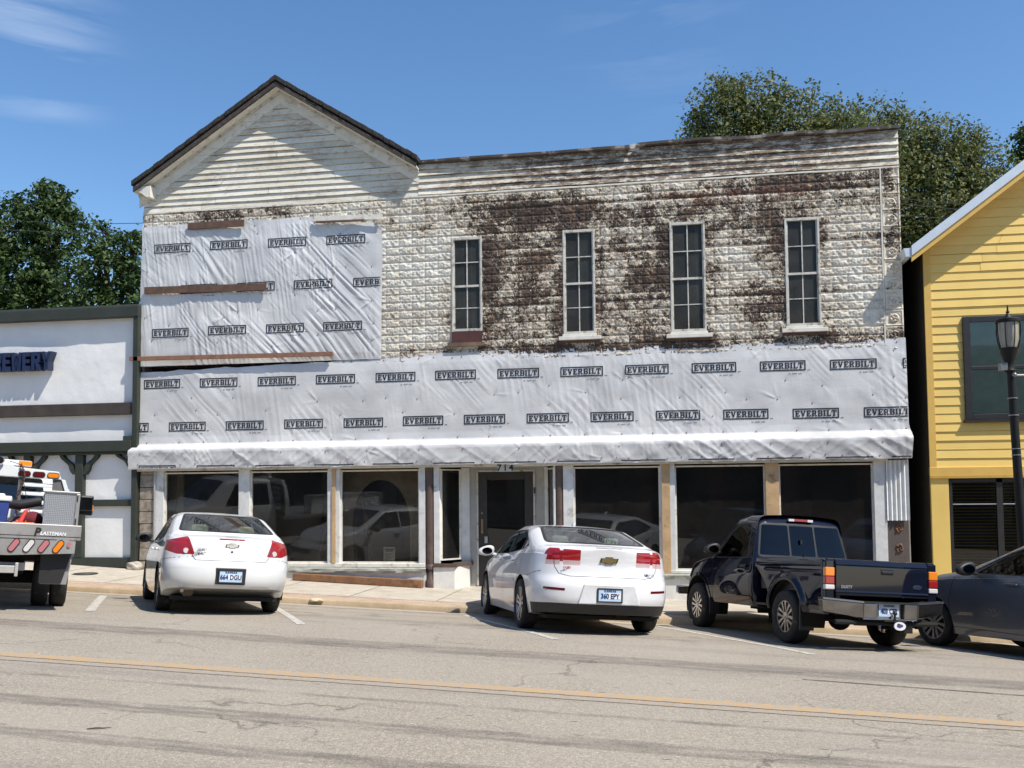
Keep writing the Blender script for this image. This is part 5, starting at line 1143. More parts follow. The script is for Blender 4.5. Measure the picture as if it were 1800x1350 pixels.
# ================================================================ VEHICLES
def smooth_tab(tab, sm=.05, n=900):
    """dense, slightly smoothed interpolation table"""
    xs = np.array([p[0] for p in tab], float); vs_ = np.array([p[1] for p in tab], float)
    X_ = np.linspace(xs[0]-.3, xs[-1]+.3, n); Y_ = np.interp(X_, xs, vs_); dx = X_[1]-X_[0]; k = max(1, int(sm/dx))
    if k > 1:
        w_ = np.hanning(2*k+3)[1:-1]; w_ /= w_.sum(); Y_ = np.convolve(np.pad(Y_, len(w_)//2, mode='edge'), w_, 'valid')
    return lambda x: np.interp(x, X_, Y_)
def loft_body(S):
    """closed car skin from side/plan profiles; local frame: x right, y forward, z up. returns bmesh"""
    yr, yf = S['rear'], S['front']; Lr, Lf = S.get('Lr', .5), S.get('Lf', .6); nr, nf = S.get('nr', 3.), S.get('nf', 2.6)
    W = smooth_tab(S['W'], .15); zb = smooth_tab(S['zb'], .06); zt = smooth_tab(S['zt'], S.get('zt_sm', .05)); zbelt = smooth_tab(S['belt'], .08); tb = smooth_tab(S['tumble'], .1)
    fr_ = smooth_tab(S['frear'], .02); ff = smooth_tab(S['ffront'], .02); rc = S.get('rc', .11); crown = smooth_tab(S.get('crown', [(yr, .03), (yf, .03)]), .1)
    a = np.linspace(0, 1, 16); ys = np.concatenate([yr+Lr*(1-np.cos(a*math.pi/2)), np.linspace(yr+Lr, yf-Lf, S.get('ny', 96))[1:-1], yf-Lf*(1-np.cos(a[::-1]*math.pi/2))])
    rows = []
    for y in ys:
        fac = 1.
        u = 1-(y-yr)/Lr
        if u > 0: fac = max(0, 1-min(1, u)**nr)**(1/nr)
        v = 1-(yf-y)/Lf
        if v > 0: fac = max(0, 1-min(1, v)**nf)**(1/nf)
        br = max(0., min(1., u*1.6)) if u > 0 else 0.; bf = max(0., min(1., v*1.6)) if v > 0 else 0.
        w_, b_, t_, e_ = float(W(y))*fac, float(zb(y)), float(zt(y)), float(zbelt(y)); e_ = min(e_, t_-.012); k = fac
        pts = []
        for i in range(4): pts.append((w_*.93*i/3.6, b_))
        zm = b_+(e_-b_)*S.get('zm', .52)
        n1 = 16
        for i in range(n1+1):
            z = b_+.015+(e_-b_-.015)*(i/n1)
            q = (z-zm)/(e_-zm) if z > zm else (zm-z)/(zm-b_)
            s_ = 1-S.get('atop', .05)*q**2.2 if z > zm else 1-S.get('abot', .055)*q**2.4
            pts.append((w_*s_, z))
        xs_, xe = pts[-1][0], e_
        tbk = float(tb(y))*k; led = S.get('ledge', .018)*k; cr = float(crown(y))*min(1, (w_+.01)/.5); K = np.array([max(.25*xs_, xs_-led-(t_-cr-e_)*tbk), t_-cr]); P0 = np.array([xs_-led*.8, e_+.004]); L1 = np.linalg.norm(P0-K)+1e-6
        P1 = K+(P0-K)*min(.75, rc/L1); L2 = max(K[0], 1e-4); P2 = K+np.array([-min(.45*K[0], rc), 0]); P2[1] = t_-cr*(P2[0]/L2)**2
        for i in range(7): q = i/6; pts.append(tuple(P0+(P1-P0)*q))
        for i in range(1, 6):
            q = i/6; pts.append(tuple((1-q)**2*P1+2*q*(1-q)*K+q*q*P2))
        for i in range(9):
            x = P2[0]*(1-i/8); pts.append((x, t_-cr*(x/L2)**2))
        row = []
        for (x, z) in pts:
            row.append((x, y+br*float(fr_(z))-bf*float(ff(z)), z))
        rows.append(row)
    R_ = np.array(rows); m, n = R_.shape[:2]
    bm = bmesh.new(); VR = [[bm.verts.new(R_[i, j]) for j in range(n)] for i in range(m)]
    VL = [[(VR[i][j] if (j in (0, n-1)) else bm.verts.new((-R_[i, j, 0], R_[i, j, 1], R_[i, j, 2]))) for j in range(n)] for i in range(m)]
    for i in range(m-1):
        for j in range(n-1):
            for G, fl in ((VR, 0), (VL, 1)):
                q = [G[i][j], G[i+1][j], G[i+1][j+1], G[i][j+1]]
                if fl: q.reverse()
                try: bm.faces.new(q)
                except ValueError: pass
    bmesh.ops.remove_doubles(bm, verts=bm.verts, dist=.0004)
    bmesh.ops.dissolve_degenerate(bm, dist=.0003, edges=bm.edges)
    bmesh.ops.recalc_face_normals(bm, faces=bm.faces)
    return bm
def rpoly(pts, r=.03, n=3):
    """round the corners of a convex polygon"""
    out_ = []; m = len(pts)
    for i in range(m):
        p = np.array(pts[i], float); a = np.array(pts[i-1], float); b = np.array(pts[(i+1) % m], float); ri = r[i] if hasattr(r, '__len__') else r
        la, lb = np.linalg.norm(a-p), np.linalg.norm(b-p); d = min(ri, la*.45, lb*.45); A = p+(a-p)/la*d; B_ = p+(b-p)/lb*d
        for k in range(n+1):
            t = k/n; out_.append(tuple((1-t)**2*A+2*t*(1-t)*p+t*t*B_))
    return out_
AX = {'x': (1, 2), 'y': (0, 2), 'z': (0, 1)}
def cut(bm, poly, axis, sel, mat=None):
    """score the skin along a convex outline seen along axis; returns faces inside"""
    i0, i1 = AX[axis]; P = [np.array(p, float) for p in poly]; ar = sum(P[k][0]*P[(k+1) % len(P)][1]-P[(k+1) % len(P)][0]*P[k][1] for k in range(len(P)))
    if ar < 0: P.reverse()
    lo = np.min(P, 0)-.01; hi = np.max(P, 0)+.01
    def ok(f):
        c = f.calc_center_median()
        if not sel(f, c): return False
        a = [v.co[i0] for v in f.verts]; b = [v.co[i1] for v in f.verts]
        return max(a) >= lo[0] and min(a) <= hi[0] and max(b) >= lo[1] and min(b) <= hi[1]
    faces = [f for f in bm.faces if ok(f)]
    for k in range(len(P)):
        a, b = P[k], P[(k+1) % len(P)]; d = b-a
        if np.linalg.norm(d) < 1e-6: continue
        nrm = np.array([d[1], -d[0]])/np.linalg.norm(d); no = [0, 0, 0]; co = [0, 0, 0]; no[i0], no[i1] = nrm; co[i0], co[i1] = a
        geom = list({e for f in faces for e in f.edges})+list({v for f in faces for v in f.verts})+faces
        r_ = bmesh.ops.bisect_plane(bm, geom=geom, dist=1e-5, plane_co=co, plane_no=no)
        faces = [x for x in r_['geom'] if isinstance(x, bmesh.types.BMFace)]
    ins = []
    for f in faces:
        c = f.calc_center_median(); c2 = np.array([c[i0], c[i1]])
        if all((b[0]-a[0])*(c2[1]-a[1])-(b[1]-a[1])*(c2[0]-a[0]) > -1e-7 for a, b in zip(P, P[1:]+P[:1])): ins.append(f)
    if mat is not None:
        for f in ins: f.material_index = mat
    return ins
def lift_out(bm, faces, name, mats, parent, inset=.004, keepmat=False):
    """turn scored faces into a part of its own"""
    vs = {}; V_ = []; F_ = []
    for f in faces:
        q = []
        for v in f.verts:
            if v.index not in vs or True:
                key = tuple(round(c, 6) for c in v.co)
                if key not in vs: vs[key] = len(V_); V_.append(tuple(v.co-v.normal*inset))
                q.append(vs[key])
        F_.append(q)
    if not V_: print('EMPTY', name); return None
    o = mkobj(name, V_, F_, mats, parent, smooth=True, world=False, sharp=50)
    bmesh.ops.delete(bm, geom=faces, context='FACES')
    return o
def skin_obj(bm, name, mats, parent, sharp=40):
    bm.normal_update(); me = bpy.data.meshes.new(name); bm.to_mesh(me)
    for m in mats: me.materials.append(m)
    me.polygons.foreach_set('use_smooth', [True]*len(me.polygons)); me.update(); me.set_sharp_from_angle(angle=rad(sharp))
    o = bpy.data.objects.new(name, me); COL.objects.link(o); o.parent = parent; return o
def ribbon(mb, bvh, pts, axis, sgn, wd, off=.0015, step=.04, closed=False):
    """a thin strip that follows the skin along a 2-D path seen along axis"""
    i0, i1 = AX[axis]; pts = [np.array(p, float) for p in pts]
    if closed: pts = pts+[pts[0]]
    path = []
    for a, b in zip(pts, pts[1:]):
        n = max(1, int(np.linalg.norm(b-a)/step)); path += [a+(b-a)*k/n for k in range(n)]
    path.append(pts[-1]); k3 = {'x': 0, 'y': 1, 'z': 2}[axis]; hit = []
    for p in path:
        o = [0, 0, 0]; o[i0], o[i1] = p; o[k3] = sgn*6; d = [0, 0, 0]; d[k3] = -sgn; h = bvh.ray_cast(Vector(o), Vector(d))
        if h[0] is not None: hit.append((np.array(h[0]), np.array(h[1])))
    if len(hit) < 2: return
    L, R_ = [], []
    for i, (c, n) in enumerate(hit):
        t = hit[min(i+1, len(hit)-1)][0]-hit[max(i-1, 0)][0]; s = np.cross(t, n); s /= np.linalg.norm(s)+1e-9; c2 = c+n*off; L.append(c2+s*wd/2); R_.append(c2-s*wd/2)
    mb.add(L+R_, [(i, i+1, len(L)+i+1, len(L)+i) for i in range(len(L)-1)])
def paint(name, c, metal=0., coat=1., rough=.32, dust=1.):
    if name in MATS: return MATS[name]
    t = NT(name, rough, metal, .5 if sum(c) > .1 else .0, coat, c)
    gt = t.n('ShaderNodeNewGeometry'); 
    d = t.ramp(t.noise(2.5, 7, .65), [(.35, 0.), (.8, .22*dust)]); col = t.mix(d, c, tuple(x*.72+.05 for x in c))
    sx = t.n('ShaderNodeSeparateXYZ'); t.l(t.coord(), sx.inputs[0]); low = t.n('ShaderNodeMapRange'); low.inputs['From Min'].default_value = .55; low.inputs['From Max'].default_value = .2; t.l(sx.outputs['Z'], low.inputs[0])
    col = t.mix(t.math('MULTIPLY', low.outputs[0], t.ramp(t.noise(7, 6, .7), [(.3, .05*dust), (.8, .5*dust)])), col, (.30, .26, .21))   # road dust on the sills
    col = t.mix(gt.outputs['Backfacing'], col, (.03, .03, .032)); t.color(col); t.roughn(t.ramp(t.noise(3, 4), [(.3, rough), (.8, min(1, rough+.15))]))
    MATS[name] = t.m; return t.m
M_TYRE = simple('tyre_rubber', (.022, .021, .020), .85, var=.2, dirt=((.09, .08, .07), .55, .8, 9))
M_BLKPL = simple('black_plastic', (.018, .018, .019), .5, var=.2)
M_SEAM = simple('panel_gap', (.012, .012, .012), .8)
M_CHR = simple('chrome', (.62, .62, .62), .12, 1.0, var=.05)
M_ALU = simple('alloy_rim', (.46, .46, .46), .32, .85, var=.1)
M_WELL = simple('wheel_well', (.012, .012, .012), .95)
M_RED = NT('red_lens', .12, spec=.6, coat=.6, color=(.30, .012, .016)).m; M_REDD = NT('dark_red_lens', .12, coat=.6, color=(.11, .008, .01)).m; M_AMB = NT('amber_lens', .12, coat=.6, color=(.75, .22, .02)).m; M_CLR = NT('clear_lens', .1, coat=.8, color=(.62, .60, .58)).m; M_PINK = NT('pale_red_lens', .15, coat=.5, color=(.46, .17, .18)).m; M_PALE = NT('pale_white_lens', .15, coat=.5, color=(.58, .42, .42)).m
M_CG = glassmat('car_glass', (.50, .58, .54), 1.0, dust=.03); M_CGD = glassmat('car_glass_dark', (.14, .15, .155), .9)
M_SEAT = simple('grey_seat_cloth', (.22, .23, .21), .9); M_SEATL = simple('light_seat_cloth', (.42, .41, .36), .9); M_CAB = simple('cabin_trim', (.05, .05, .05), .85)
def wheel(parent, x, y, R, wd, rim_r, spokes=5, side=1, mat=None, style='five', cover=None):
    """side=+1: outer face towards +x"""
    mat = mat or M_ALU; o0 = side*wd/2; t = MB(); h = wd/2
    prof = [(rim_r*.97, -h*.86), (rim_r+.012, -h*.95), (R*.86, -h), (R*.965, -h*.86), (R*.992, -h*.6), (R, -h*.3), (R, h*.3), (R*.992, h*.6), (R*.965, h*.86), (R*.86, h), (rim_r+.012, h*.95), (rim_r*.97, h*.86)]
    t.lathe([(a, b*1.0) for a, b in prof], (0, 0, 0), 'x', 40)
    ty = t.build('tyre', M_TYRE, None, smooth=True, sharp=60); 
    wroot = ty; ty.parent = parent; ty.location = (x, y, R); ty.name = 'wheel'
    for k in (-.45, 0, .45): pass
    r = MB(); f = side*h*.84
    r.lathe([(rim_r*.99, f), (rim_r*.93, f), (rim_r*.89, f-side*.03), (rim_r*.86, f-side*.10), (rim_r*.84, -f*.5)], (0, 0, 0), 'x', 36)
    r.lathe([(0, f-side*.005), (.055, f-side*.008), (.065, f-side*.03), (.07, f-side*.05)], (0, 0, 0), 'x', 18)
    n = spokes
    for k in range(n):
        t0 = 2*math.pi*k/n+.3; er = np.array([0, math.cos(t0), math.sin(t0)]); et = np.array([0, -math.sin(t0), math.cos(t0)]); ex = np.array([side, 0, 0.])
        subs = ((-.5, .5),) if style == 'five' else ((-1.0, -.35), (.35, 1.0))
        for (s0, s1) in subs:
            w0, w1 = (.055, .07) if style == 'five' else (.032, .05)
            a = ex*(h*.84-.012)+er*.045; b = ex*(h*.80)+er*rim_r*.91
            p = [a+et*w0*s0, a+et*w0*s1, b+et*w1*1.3*s1, b+et*w1*1.3*s0]
            q = [v-ex*.028 for v in p]; r.add(p+q, [(0, 1, 2, 3), (4, 5, 6, 7), (0, 1, 5, 4), (1, 2, 6, 5), (2, 3, 7, 6), (3, 0, 4, 7)])
    for k in range(5):
        t0 = 2*math.pi*k/5; r.ball((f-side*.012, .036*math.cos(t0), .036*math.sin(t0)), .009, 6, 4)
    ro = r.build('rim', mat, ty, smooth=True, sharp=30, world=False)
    d = MB(); d.lathe([(0, f-side*.11), (rim_r*.62, f-side*.11), (rim_r*.64, f-side*.12)], (0, 0, 0), 'x', 24); d.build('brake_disc', simple('brake_disc_metal', (.10, .09, .085), .5, .6), ty, world=False)
    return ty
def seat(parent, x, y, z, wd=.50, mat=None, head=True, hh=.62):
    mb = MB()
    mb.box(x-wd/2, x+wd/2, y-.25, y+.27, z, z+.16)
    mb.hexa([(x-wd/2, y-.25, z+.1), (x+wd/2, y-.25, z+.1), (x+wd/2, y-.10, z+.1), (x-wd/2, y-.10, z+.1), (x-wd*.42, y-.40, z+hh), (x+wd*.42, y-.40, z+hh), (x+wd*.42, y-.28, z+hh), (x-wd*.42, y-.28, z+hh)])
    o = mb.build('seat', mat or M_SEAT, parent, world=False, bevel=.04)
    if head:
        m2 = MB(); m2.hexa([(x-.13, y-.41, z+hh+.04), (x+.13, y-.41, z+hh+.04), (x+.13, y-.31, z+hh+.04), (x-.13, y-.31, z+hh+.04), (x-.11, y-.42, z+hh+.2), (x+.11, y-.42, z+hh+.2), (x+.11, y-.34, z+hh+.2), (x-.11, y-.34, z+hh+.2)]); m2.build('headrest', mat or M_SEAT, o, world=False, bevel=.035)
    return o
M_PLB = simple('plate_blue', (.42, .56, .74), .5, var=.1, scale=9); M_PLT = simple('plate_digit', (.02, .03, .10), .5); M_PLW = simple('plate_white', (.72, .74, .76), .5)
def plate(parent, c, txt, top='KANSAS', frame=True, tilt=0., w_=.30, h=.152):
    x, y, z = c; mb = MB(); mb.box(x-w_/2, x+w_/2, y-.006, y, z-h/2, z+h/2); p = mb.build('licence_plate', M_PLB, parent, world=False)
    m = MB(); m.box(x-w_*.12, x+w_*.46, y-.0075, y-.006, z-h*.28, z+h*.2); m.build('plate_panel', M_PLW, p, world=False)
    text_obj('plate_number', txt, .088, (x, y-.009, z-.012), M_PLT, p, world=False, off=.002, sx=.80, space=1.0); text_obj('plate_state', top, .034, (x, y-.009, z+h*.37), M_PLT, p, world=False, off=.001, space=1.3)
    if frame:
        f = MB(); t = .014; f.box(x-w_/2-t, x+w_/2+t, y-.012, y, z+h/2-.002, z+h/2+t).box(x-w_/2-t, x+w_/2+t, y-.012, y, z-h/2-t, z-h/2+.002).box(x-w_/2-t, x-w_/2+.002, y-.012, y, z-h/2, z+h/2).box(x+w_/2-.002, x+w_/2+t, y-.012, y, z-h/2, z+h/2); f.build('plate_frame', M_BLKPL, p, world=False)
    return p
def mirror(parent, x, y, z, side, mat, s=1.):
    mb = MB(); P = []
    bm = bmesh.new(); bmesh.ops.create_uvsphere(bm, u_segments=20, v_segments=12, radius=1)
    for v in bm.verts:
        u_ = v.co.x*side; v.co = Vector((v.co.x*.125*s, max(-.045, v.co.y*.075)*s, (abs(v.co.z)**.75*math.copysign(1, v.co.z))*.078*s*(1.0-.22*u_)-.018*s*u_))
    me = bpy.data.meshes.new('door_mirror'); bm.to_mesh(me); bm.free(); me.materials.append(mat); me.polygons.foreach_set('use_smooth', [True]*len(me.polygons))
    o = bpy.data.objects.new('door_mirror', me); COL.objects.link(o); o.parent = parent; o.location = (x+side*.12*s, y, z+.03)
    m2 = MB(); m2.prism([(.078*s*math.cos(q_)-side*.01*s, .050*s*math.sin(q_)) for q_ in np.linspace(0, 2*math.pi, 17)[:-1]], 'y', -.049*s, -.044*s); g_ = m2.build('mirror_glass', simple('mirror_silver', (.10, .11, .115), .08, 1), o, world=False)
    m3 = MB(); m3.beam((-side*.16*s, .01, -.05*s), (-side*.02, .0, -.03*s), .05, .04); m3.build('mirror_arm', mat, o, world=False, bevel=.01); return o
def place(root, pRL, pFL, half):
    """stand the vehicle on the road by its two left wheel contacts"""
    a = np.array([pRL[0], pRL[1], float(g(*pRL[:2]))]); b = np.array([pFL[0], pFL[1], float(g(*pFL[:2]))]); fy = b-a; fy[2] = 0; fy /= np.linalg.norm(fy); rx = np.array([fy[1], -fy[0], 0])
    m = (a+b)/2+rx*half; wb = np.linalg.norm((b-a)[:2]); hw = half
    def gz(u, v): p = m+rx*u+fy*v; return float(g(p[0], p[1]))
    R4 = [gz(-hw, -wb/2), gz(hw, -wb/2), gz(-hw, wb/2), gz(hw, wb/2)]
    sy = ((R4[2]+R4[3])-(R4[0]+R4[1]))/2/wb; sx = ((R4[1]+R4[3])-(R4[0]+R4[2]))/2/(2*hw); Y_ = fy+np.array([0, 0, sy]); Y_ /= np.linalg.norm(Y_); X_ = rx+np.array([0, 0, sx]); X_ -= Y_*np.dot(X_, Y_); X_ /= np.linalg.norm(X_); Z_ = np.cross(X_, Y_)
    c = np.array([m[0], m[1], np.mean(R4)]); root.matrix_world = Matrix(((X_[0], Y_[0], Z_[0], c[0]), (X_[1], Y_[1], Z_[1], c[1]), (X_[2], Y_[2], Z_[2], c[2]), (0, 0, 0, 1)))
def place2(root, x, y, h, wb, hw, s=(1, 1, 1)):
    """stand the vehicle on the sloping road, heading h degrees left of straight ahead"""
    h = rad(h); place(root, (x+math.sin(h)*wb/2-math.cos(h)*hw, y-math.cos(h)*wb/2-math.sin(h)*hw), (x-math.sin(h)*wb/2-math.cos(h)*hw, y+math.cos(h)*wb/2-math.sin(h)*hw), hw)
    root.matrix_world = root.matrix_world @ Matrix.Diagonal((*s, 1))
def circ(cy_, cz_, r, n=20): return [(cy_+r*math.cos(2*math.pi*k/n), cz_+r*math.sin(2*math.pi*k/n)) for k in range(n)]
def arches(bm, ya, R, zc_, ra, side_x=.5):
    """open the wheel arches"""
    for yy in ya:
        for s in (-1, 1):
            fs = cut(bm, circ(yy, zc_, ra, 24), 'x', lambda f, c: c.x*s > side_x and c.z < zc_+ra+.05)
            bmesh.ops.delete(bm, geom=fs, context='FACES')
            fs = [f for f in bm.faces if f.calc_center_median().x*s > side_x*.9 and abs(f.calc_center_median().y-yy) < ra*.93 and f.calc_center_median().z < .30 and f.normal.z < -.5]
            bmesh.ops.delete(bm, geom=fs, context='FACES')
def well(parent, yy, R, ra, x_in, x_out, zc_):
    for s in (-1, 1):
        mb = MB(); n = 14; P = []
        for k in range(n+1):
            t = math.pi*(-.12+1.24*k/n); P.append([(s*x_in, yy+ra*math.cos(t), zc_+ra*math.sin(t)), (s*x_out, yy+ra*math.cos(t), zc_+ra*math.sin(t))])
        mb.grid(np.array(P)); mb.add([(s*x_in, yy, zc_)]+[(s*x_in, yy+ra*math.cos(math.pi*(-.12+1.24*k/n)), zc_+ra*math.sin(math.pi*(-.12+1.24*k/n))) for k in range(n+1)], [(0, k+1, k+2) for k in range(n)])
        mb.build('wheel_well', M_WELL, parent, world=False)
def side_windows(bm, root, polys, glass, ztop=9, trim=.018, ymin=-9):
    """black surround scored slightly larger than the glass, glass lifted out as its own pane"""
    for pl in polys:
        P = rpoly(pl, .035); c = np.mean(np.array(pl), 0); big = [tuple(c+(np.array(p)-c)*(1+trim/np.linalg.norm(np.array(p)-c))) for p in P]
        for s in (-1, 1):
            cut(bm, big, 'x', lambda f, q: q.x*s > .3 and abs(f.normal.x) > .2, 1)
            fs = cut(bm, P, 'x', lambda f, q: q.x*s > .3 and abs(f.normal.x) > .2); lift_out(bm, fs, 'side_window', glass, root, .006)
def sedan(name, S, label, col_mat):
    root = empty(name, (0, 0, 0), label, 'car'); bm = loft_body(S); return root, bm
M_PW = paint('white_car_paint', (.70, .71, .70)); M_PW2 = paint('pearl_white_paint', (.74, .74, .745)); M_PB = paint('midnight_blue_paint', (.006, .008, .018), .0, 1., .25, .12); M_PG = paint('slate_grey_paint', (.11, .125, .15), .45, 1., .32, .25)
def lens(bm, root, poly, mat, name='tail_lamp', ymax=-1.5, inset=.0, r=.02):
    fs = cut(bm, rpoly(poly, r), 'y', lambda f, c: c.y < ymax and f.normal.y < -.02); return lift_out(bm, fs, name, mat, root, inset)
def rear_rib(mb, bvh, pts, wd, off=.0015, closed=False): ribbon(mb, bvh, pts, 'y', -1, wd, off, closed=closed)
def bowtie(root, x, y, z, s, mat, outline):
    for k, (sc_, m_, dy) in enumerate(((1.18, outline, 0), (1.0, mat, -.003))):
        mb = MB(); a = s*sc_; p = [(-1, -.28), (-.38, -.28), (-.45, -.44), (.40, -.44), (.38, -.28), (.86, -.28), (1, .28), (.38, .28), (.45, .44), (-.40, .44), (-.38, .28), (-.86, .28)]
        mb.prism([(x+u*a*.5, z+v*a*.42) for u, v in p], 'y', y-.006+dy, y+.01); mb.build('badge', m_, root, world=False)
M_GOLD = simple('badge_gold', (.55, .40, .16), .3, .9)
# ---------------------------------------------------------------- older white sedan (left)
S = dict(rear=-2.33, front=2.24, Lr=.62, nr=2.9, Lf=.75, nf=2.5, W=[(-2.33, .845), (-1.3, .862), (0, .862), (1.3, .86), (1.9, .83), (2.24, .80)],
    zb=[(-2.33, .37), (-1.95, .31), (-1.7, .22), (-1.2, .19), (1.5, .18), (2.24, .24)],
    zt=[(-2.33, 1.055), (-2.15, 1.09), (-1.86, 1.115), (-1.78, 1.135), (-1.0, 1.405), (-.65, 1.45), (-.15, 1.462), (.30, 1.425), (1.12, 1.03), (1.3, 1.00), (1.8, .92), (2.1, .82), (2.24, .72)],
    belt=[(-2.33, .97), (-1.8, 1.0), (-1.0, .985), (0, .945), (1.0, .93), (1.4, .90), (2.24, .66)], tumble=[(-2.4, .3), (-1.8, .36), (2.3, .40)],
    frear=[(.30, .10), (.38, .045), (.46, .01), (.55, 0), (.68, .01), (.73, .045), (.80, .06), (.95, .075), (1.02, .10), (1.06, .15), (1.12, .24)], ffront=[(.18, .14), (.35, .02), (.5, 0), (.62, .05), (.72, .2)], rc=.13)
C1 = empty('parked_sedan', (0, 0, 0), 'older white sedan with slanted red tail lamps parked left, below the arched window', 'car'); bm = loft_body(S); bvh = BVHTree.FromBMesh(bm)
arches(bm, (-1.31, 1.31), .31, .33, .365)
side_windows(bm, C1, [[(.82, 1.00), (-.12, .995), (-.12, 1.35), (.22, 1.345)], [(-.19, .995), (-1.0, 1.04), (-1.12, 1.10), (-.80, 1.31), (-.19, 1.35)]], M_CG)
big = rpoly([(-.665, 1.135), (.665, 1.135), (.535, 1.41), (-.535, 1.41)], .05); cut(bm, big, 'y', lambda f, c: -1.9 < c.y < -.8 and f.normal.z > .2, 1)
fs = cut(bm, rpoly([(-.63, 1.150), (.63, 1.150), (.51, 1.395), (-.51, 1.395)], .05), 'y', lambda f, c: -1.9 < c.y < -.8 and f.normal.z > .2); lift_out(bm, fs, 'rear_window', M_CG, C1, .004)
fs = cut(bm, rpoly([(-.68, 1.06), (.68, 1.06), (.54, 1.40), (-.54, 1.40)], .05), 'y', lambda f, c: .2 < c.y < 1.3 and f.normal.z > .2 and c.z > 1.03); lift_out(bm, fs, 'windscreen', M_CG, C1, .004)
for s in (-1, 1):
    lens(bm, C1, [(s*.86, .985), (s*.56, 1.062), (s*.475, .815), (s*.70, .812), (s*.86, .87)], M_RED)
    lf = cut(bm, rpoly([(s*.5, .62), (s*.76, .66), (s*.78, .78), (s*.5, .74)], .03), 'y', lambda f, c: c.y > 1.5 and f.normal.y > .05); lift_out(bm, lf, 'headlamp', M_CLR, C1, .0)
gl = cut(bm, rpoly([(-.4, .50), (.4, .50), (.42, .60), (-.42, .60)], .03), 'y', lambda f, c: c.y > 1.8 and f.normal.y > .2, 1)
skin_obj(bm, 'body', [M_PW, M_BLKPL], C1); bm.free()
sm = MB(); rear_rib(sm, bvh, [(-.60, 1.09), (-.505, .80), (-.46, .742), (.46, .742), (.505, .80), (.60, 1.09)], .007)
for s in (-1, 1):
    for p in ([(-.15, .98), (-.155, .22)], [(-1.06, 1.06), (-1.10, .74), (-.88, .52), (-.80, .24)], [(.86, 1.0), (.90, .24)]): ribbon(sm, bvh, p, 'x', s, .007)
    ribbon(sm, bvh, [(-1.63, .70), (-2.05, .755), (-2.2, .78)], 'x', s, .006)
sm.build('panel_gap', M_SEAM, C1, world=False)
mb = MB(); rear_rib(mb, bvh, [(-.17, 1.035), (.17, 1.035)], .030, .003); mb.build('brake_lamp', M_RED, C1, world=False)
def fasc_y(bvh, x, z):
    h = bvh.ray_cast(Vector((x, -6, z)), Vector((0, 1, 0))); return h[0].y if h[0] else -2.3
for s in (-1, 1):
    mb = MB(); yq = fasc_y(bvh, s*.575, .862); mb.lathe([(0, yq-.006), (.034, yq-.006), (.040, yq+.02)], (s*.585, 0, .862), 'y', 18); mb.build('reverse_lens', M_CLR, C1, smooth=True, world=False)
bowtie(C1, 0, fasc_y(bvh, 0, .95)-.002, .952, .16, MATS['white_frame_paint'], M_CHR)
mb = MB(); mb.lathe([(0, -.004), (.014, -.004), (.016, .005)], (0, fasc_y(bvh, 0, .87), .868), 'y', 12); mb.build('lock', M_CHR, C1, world=False)
text_obj('badge_text', 'COBALT  LT', .042, (-.38, fasc_y(bvh, -.38, .84)-.004, .833), M_SEAM, C1, world=False, off=.001, space=1.1); text_obj('dealer_text', 'HURLEY', .040, (-.37, fasc_y(bvh, -.37, .89)-.004, .885), simple('badge_grey', (.3, .3, .32), .4, .3), C1, world=False, off=.001)
yp = fasc_y(bvh, 0, .53); mb = MB(); mb.hexa([(-.195, yp-.008, .425), (.195, yp-.008, .425), (.195, yp+.05, .425), (-.195, yp+.05, .425), (-.20, yp-.004, .65), (.20, yp-.004, .65), (.20, yp+.05, .65), (-.20, yp+.05, .65)]); mb.build('plate_recess', M_BLKPL, C1, world=False, bevel=.01)
plate(C1, (0, yp-.012, .535), '664 DGU')
for s in (-1, 1):
    mirror(C1, s*.84, .70, 1.0, s, M_BLKPL)
    for yy in (-.02, -.86): mb = MB(); mb.beam((s*.862, yy-.09, .865), (s*.862, yy+.09, .865), .04, .035); mb.build('door_handle', M_PW, C1, world=False, bevel=.01)
for yy in (-1.31, 1.31):
    for s in (-1, 1): wheel(C1, s*.745, yy, .307, .20, .205, 7, s, simple('hubcap_silver', (.33, .33, .33), .4, .7))
    well(C1, yy, .31, .368, .45, .848, .33)
mb = MB(); mb.tube([(-.50, -1.98, .30), (-.50, -1.5, .28)], .075, 12); mb.tube([(-.60, -2.24, .33), (-.58, -2.05, .30)], .024, 10); mb.build('exhaust', simple('rusty_muffler', (.14, .11, .08), .6, .5), C1, smooth=True, world=False)
mb = MB(); mb.box(-.70, .70, -2.0, 2.0, .19, .24); mb.build('underbody', M_WELL, C1, world=False); mb = MB(); mb.tube([(-.66, -1.31, .30), (.66, -1.31, .30)], .05, 8); mb.build('axle', M_WELL, C1, world=False)
mb = MB(); mb.tube([(-.66, -1.0, 1.44), (-.69, -1.32, 1.93)], .004, 5); mb.build('aerial', M_SEAM, C1, world=False)
seat(C1, -.38, .05, .45, mat=M_SEATL); seat(C1, .38, .05, .45, mat=M_SEATL); seat(C1, -.33, -.85, .45, .6, M_SEATL, hh=.60); seat(C1, .33, -.85, .45, .6, M_SEATL, hh=.60)
mb = MB(); mb.box(-.66, .66, -1.78, -1.05, 1.0, 1.05).box(-.7, .7, .75, 1.15, .9, 1.0); mb.build('parcel_shelf', M_CAB, C1, world=False)
place2(C1, 3.14, -4.15, 34.5, 2.62, .745, (.955, .985, .945))
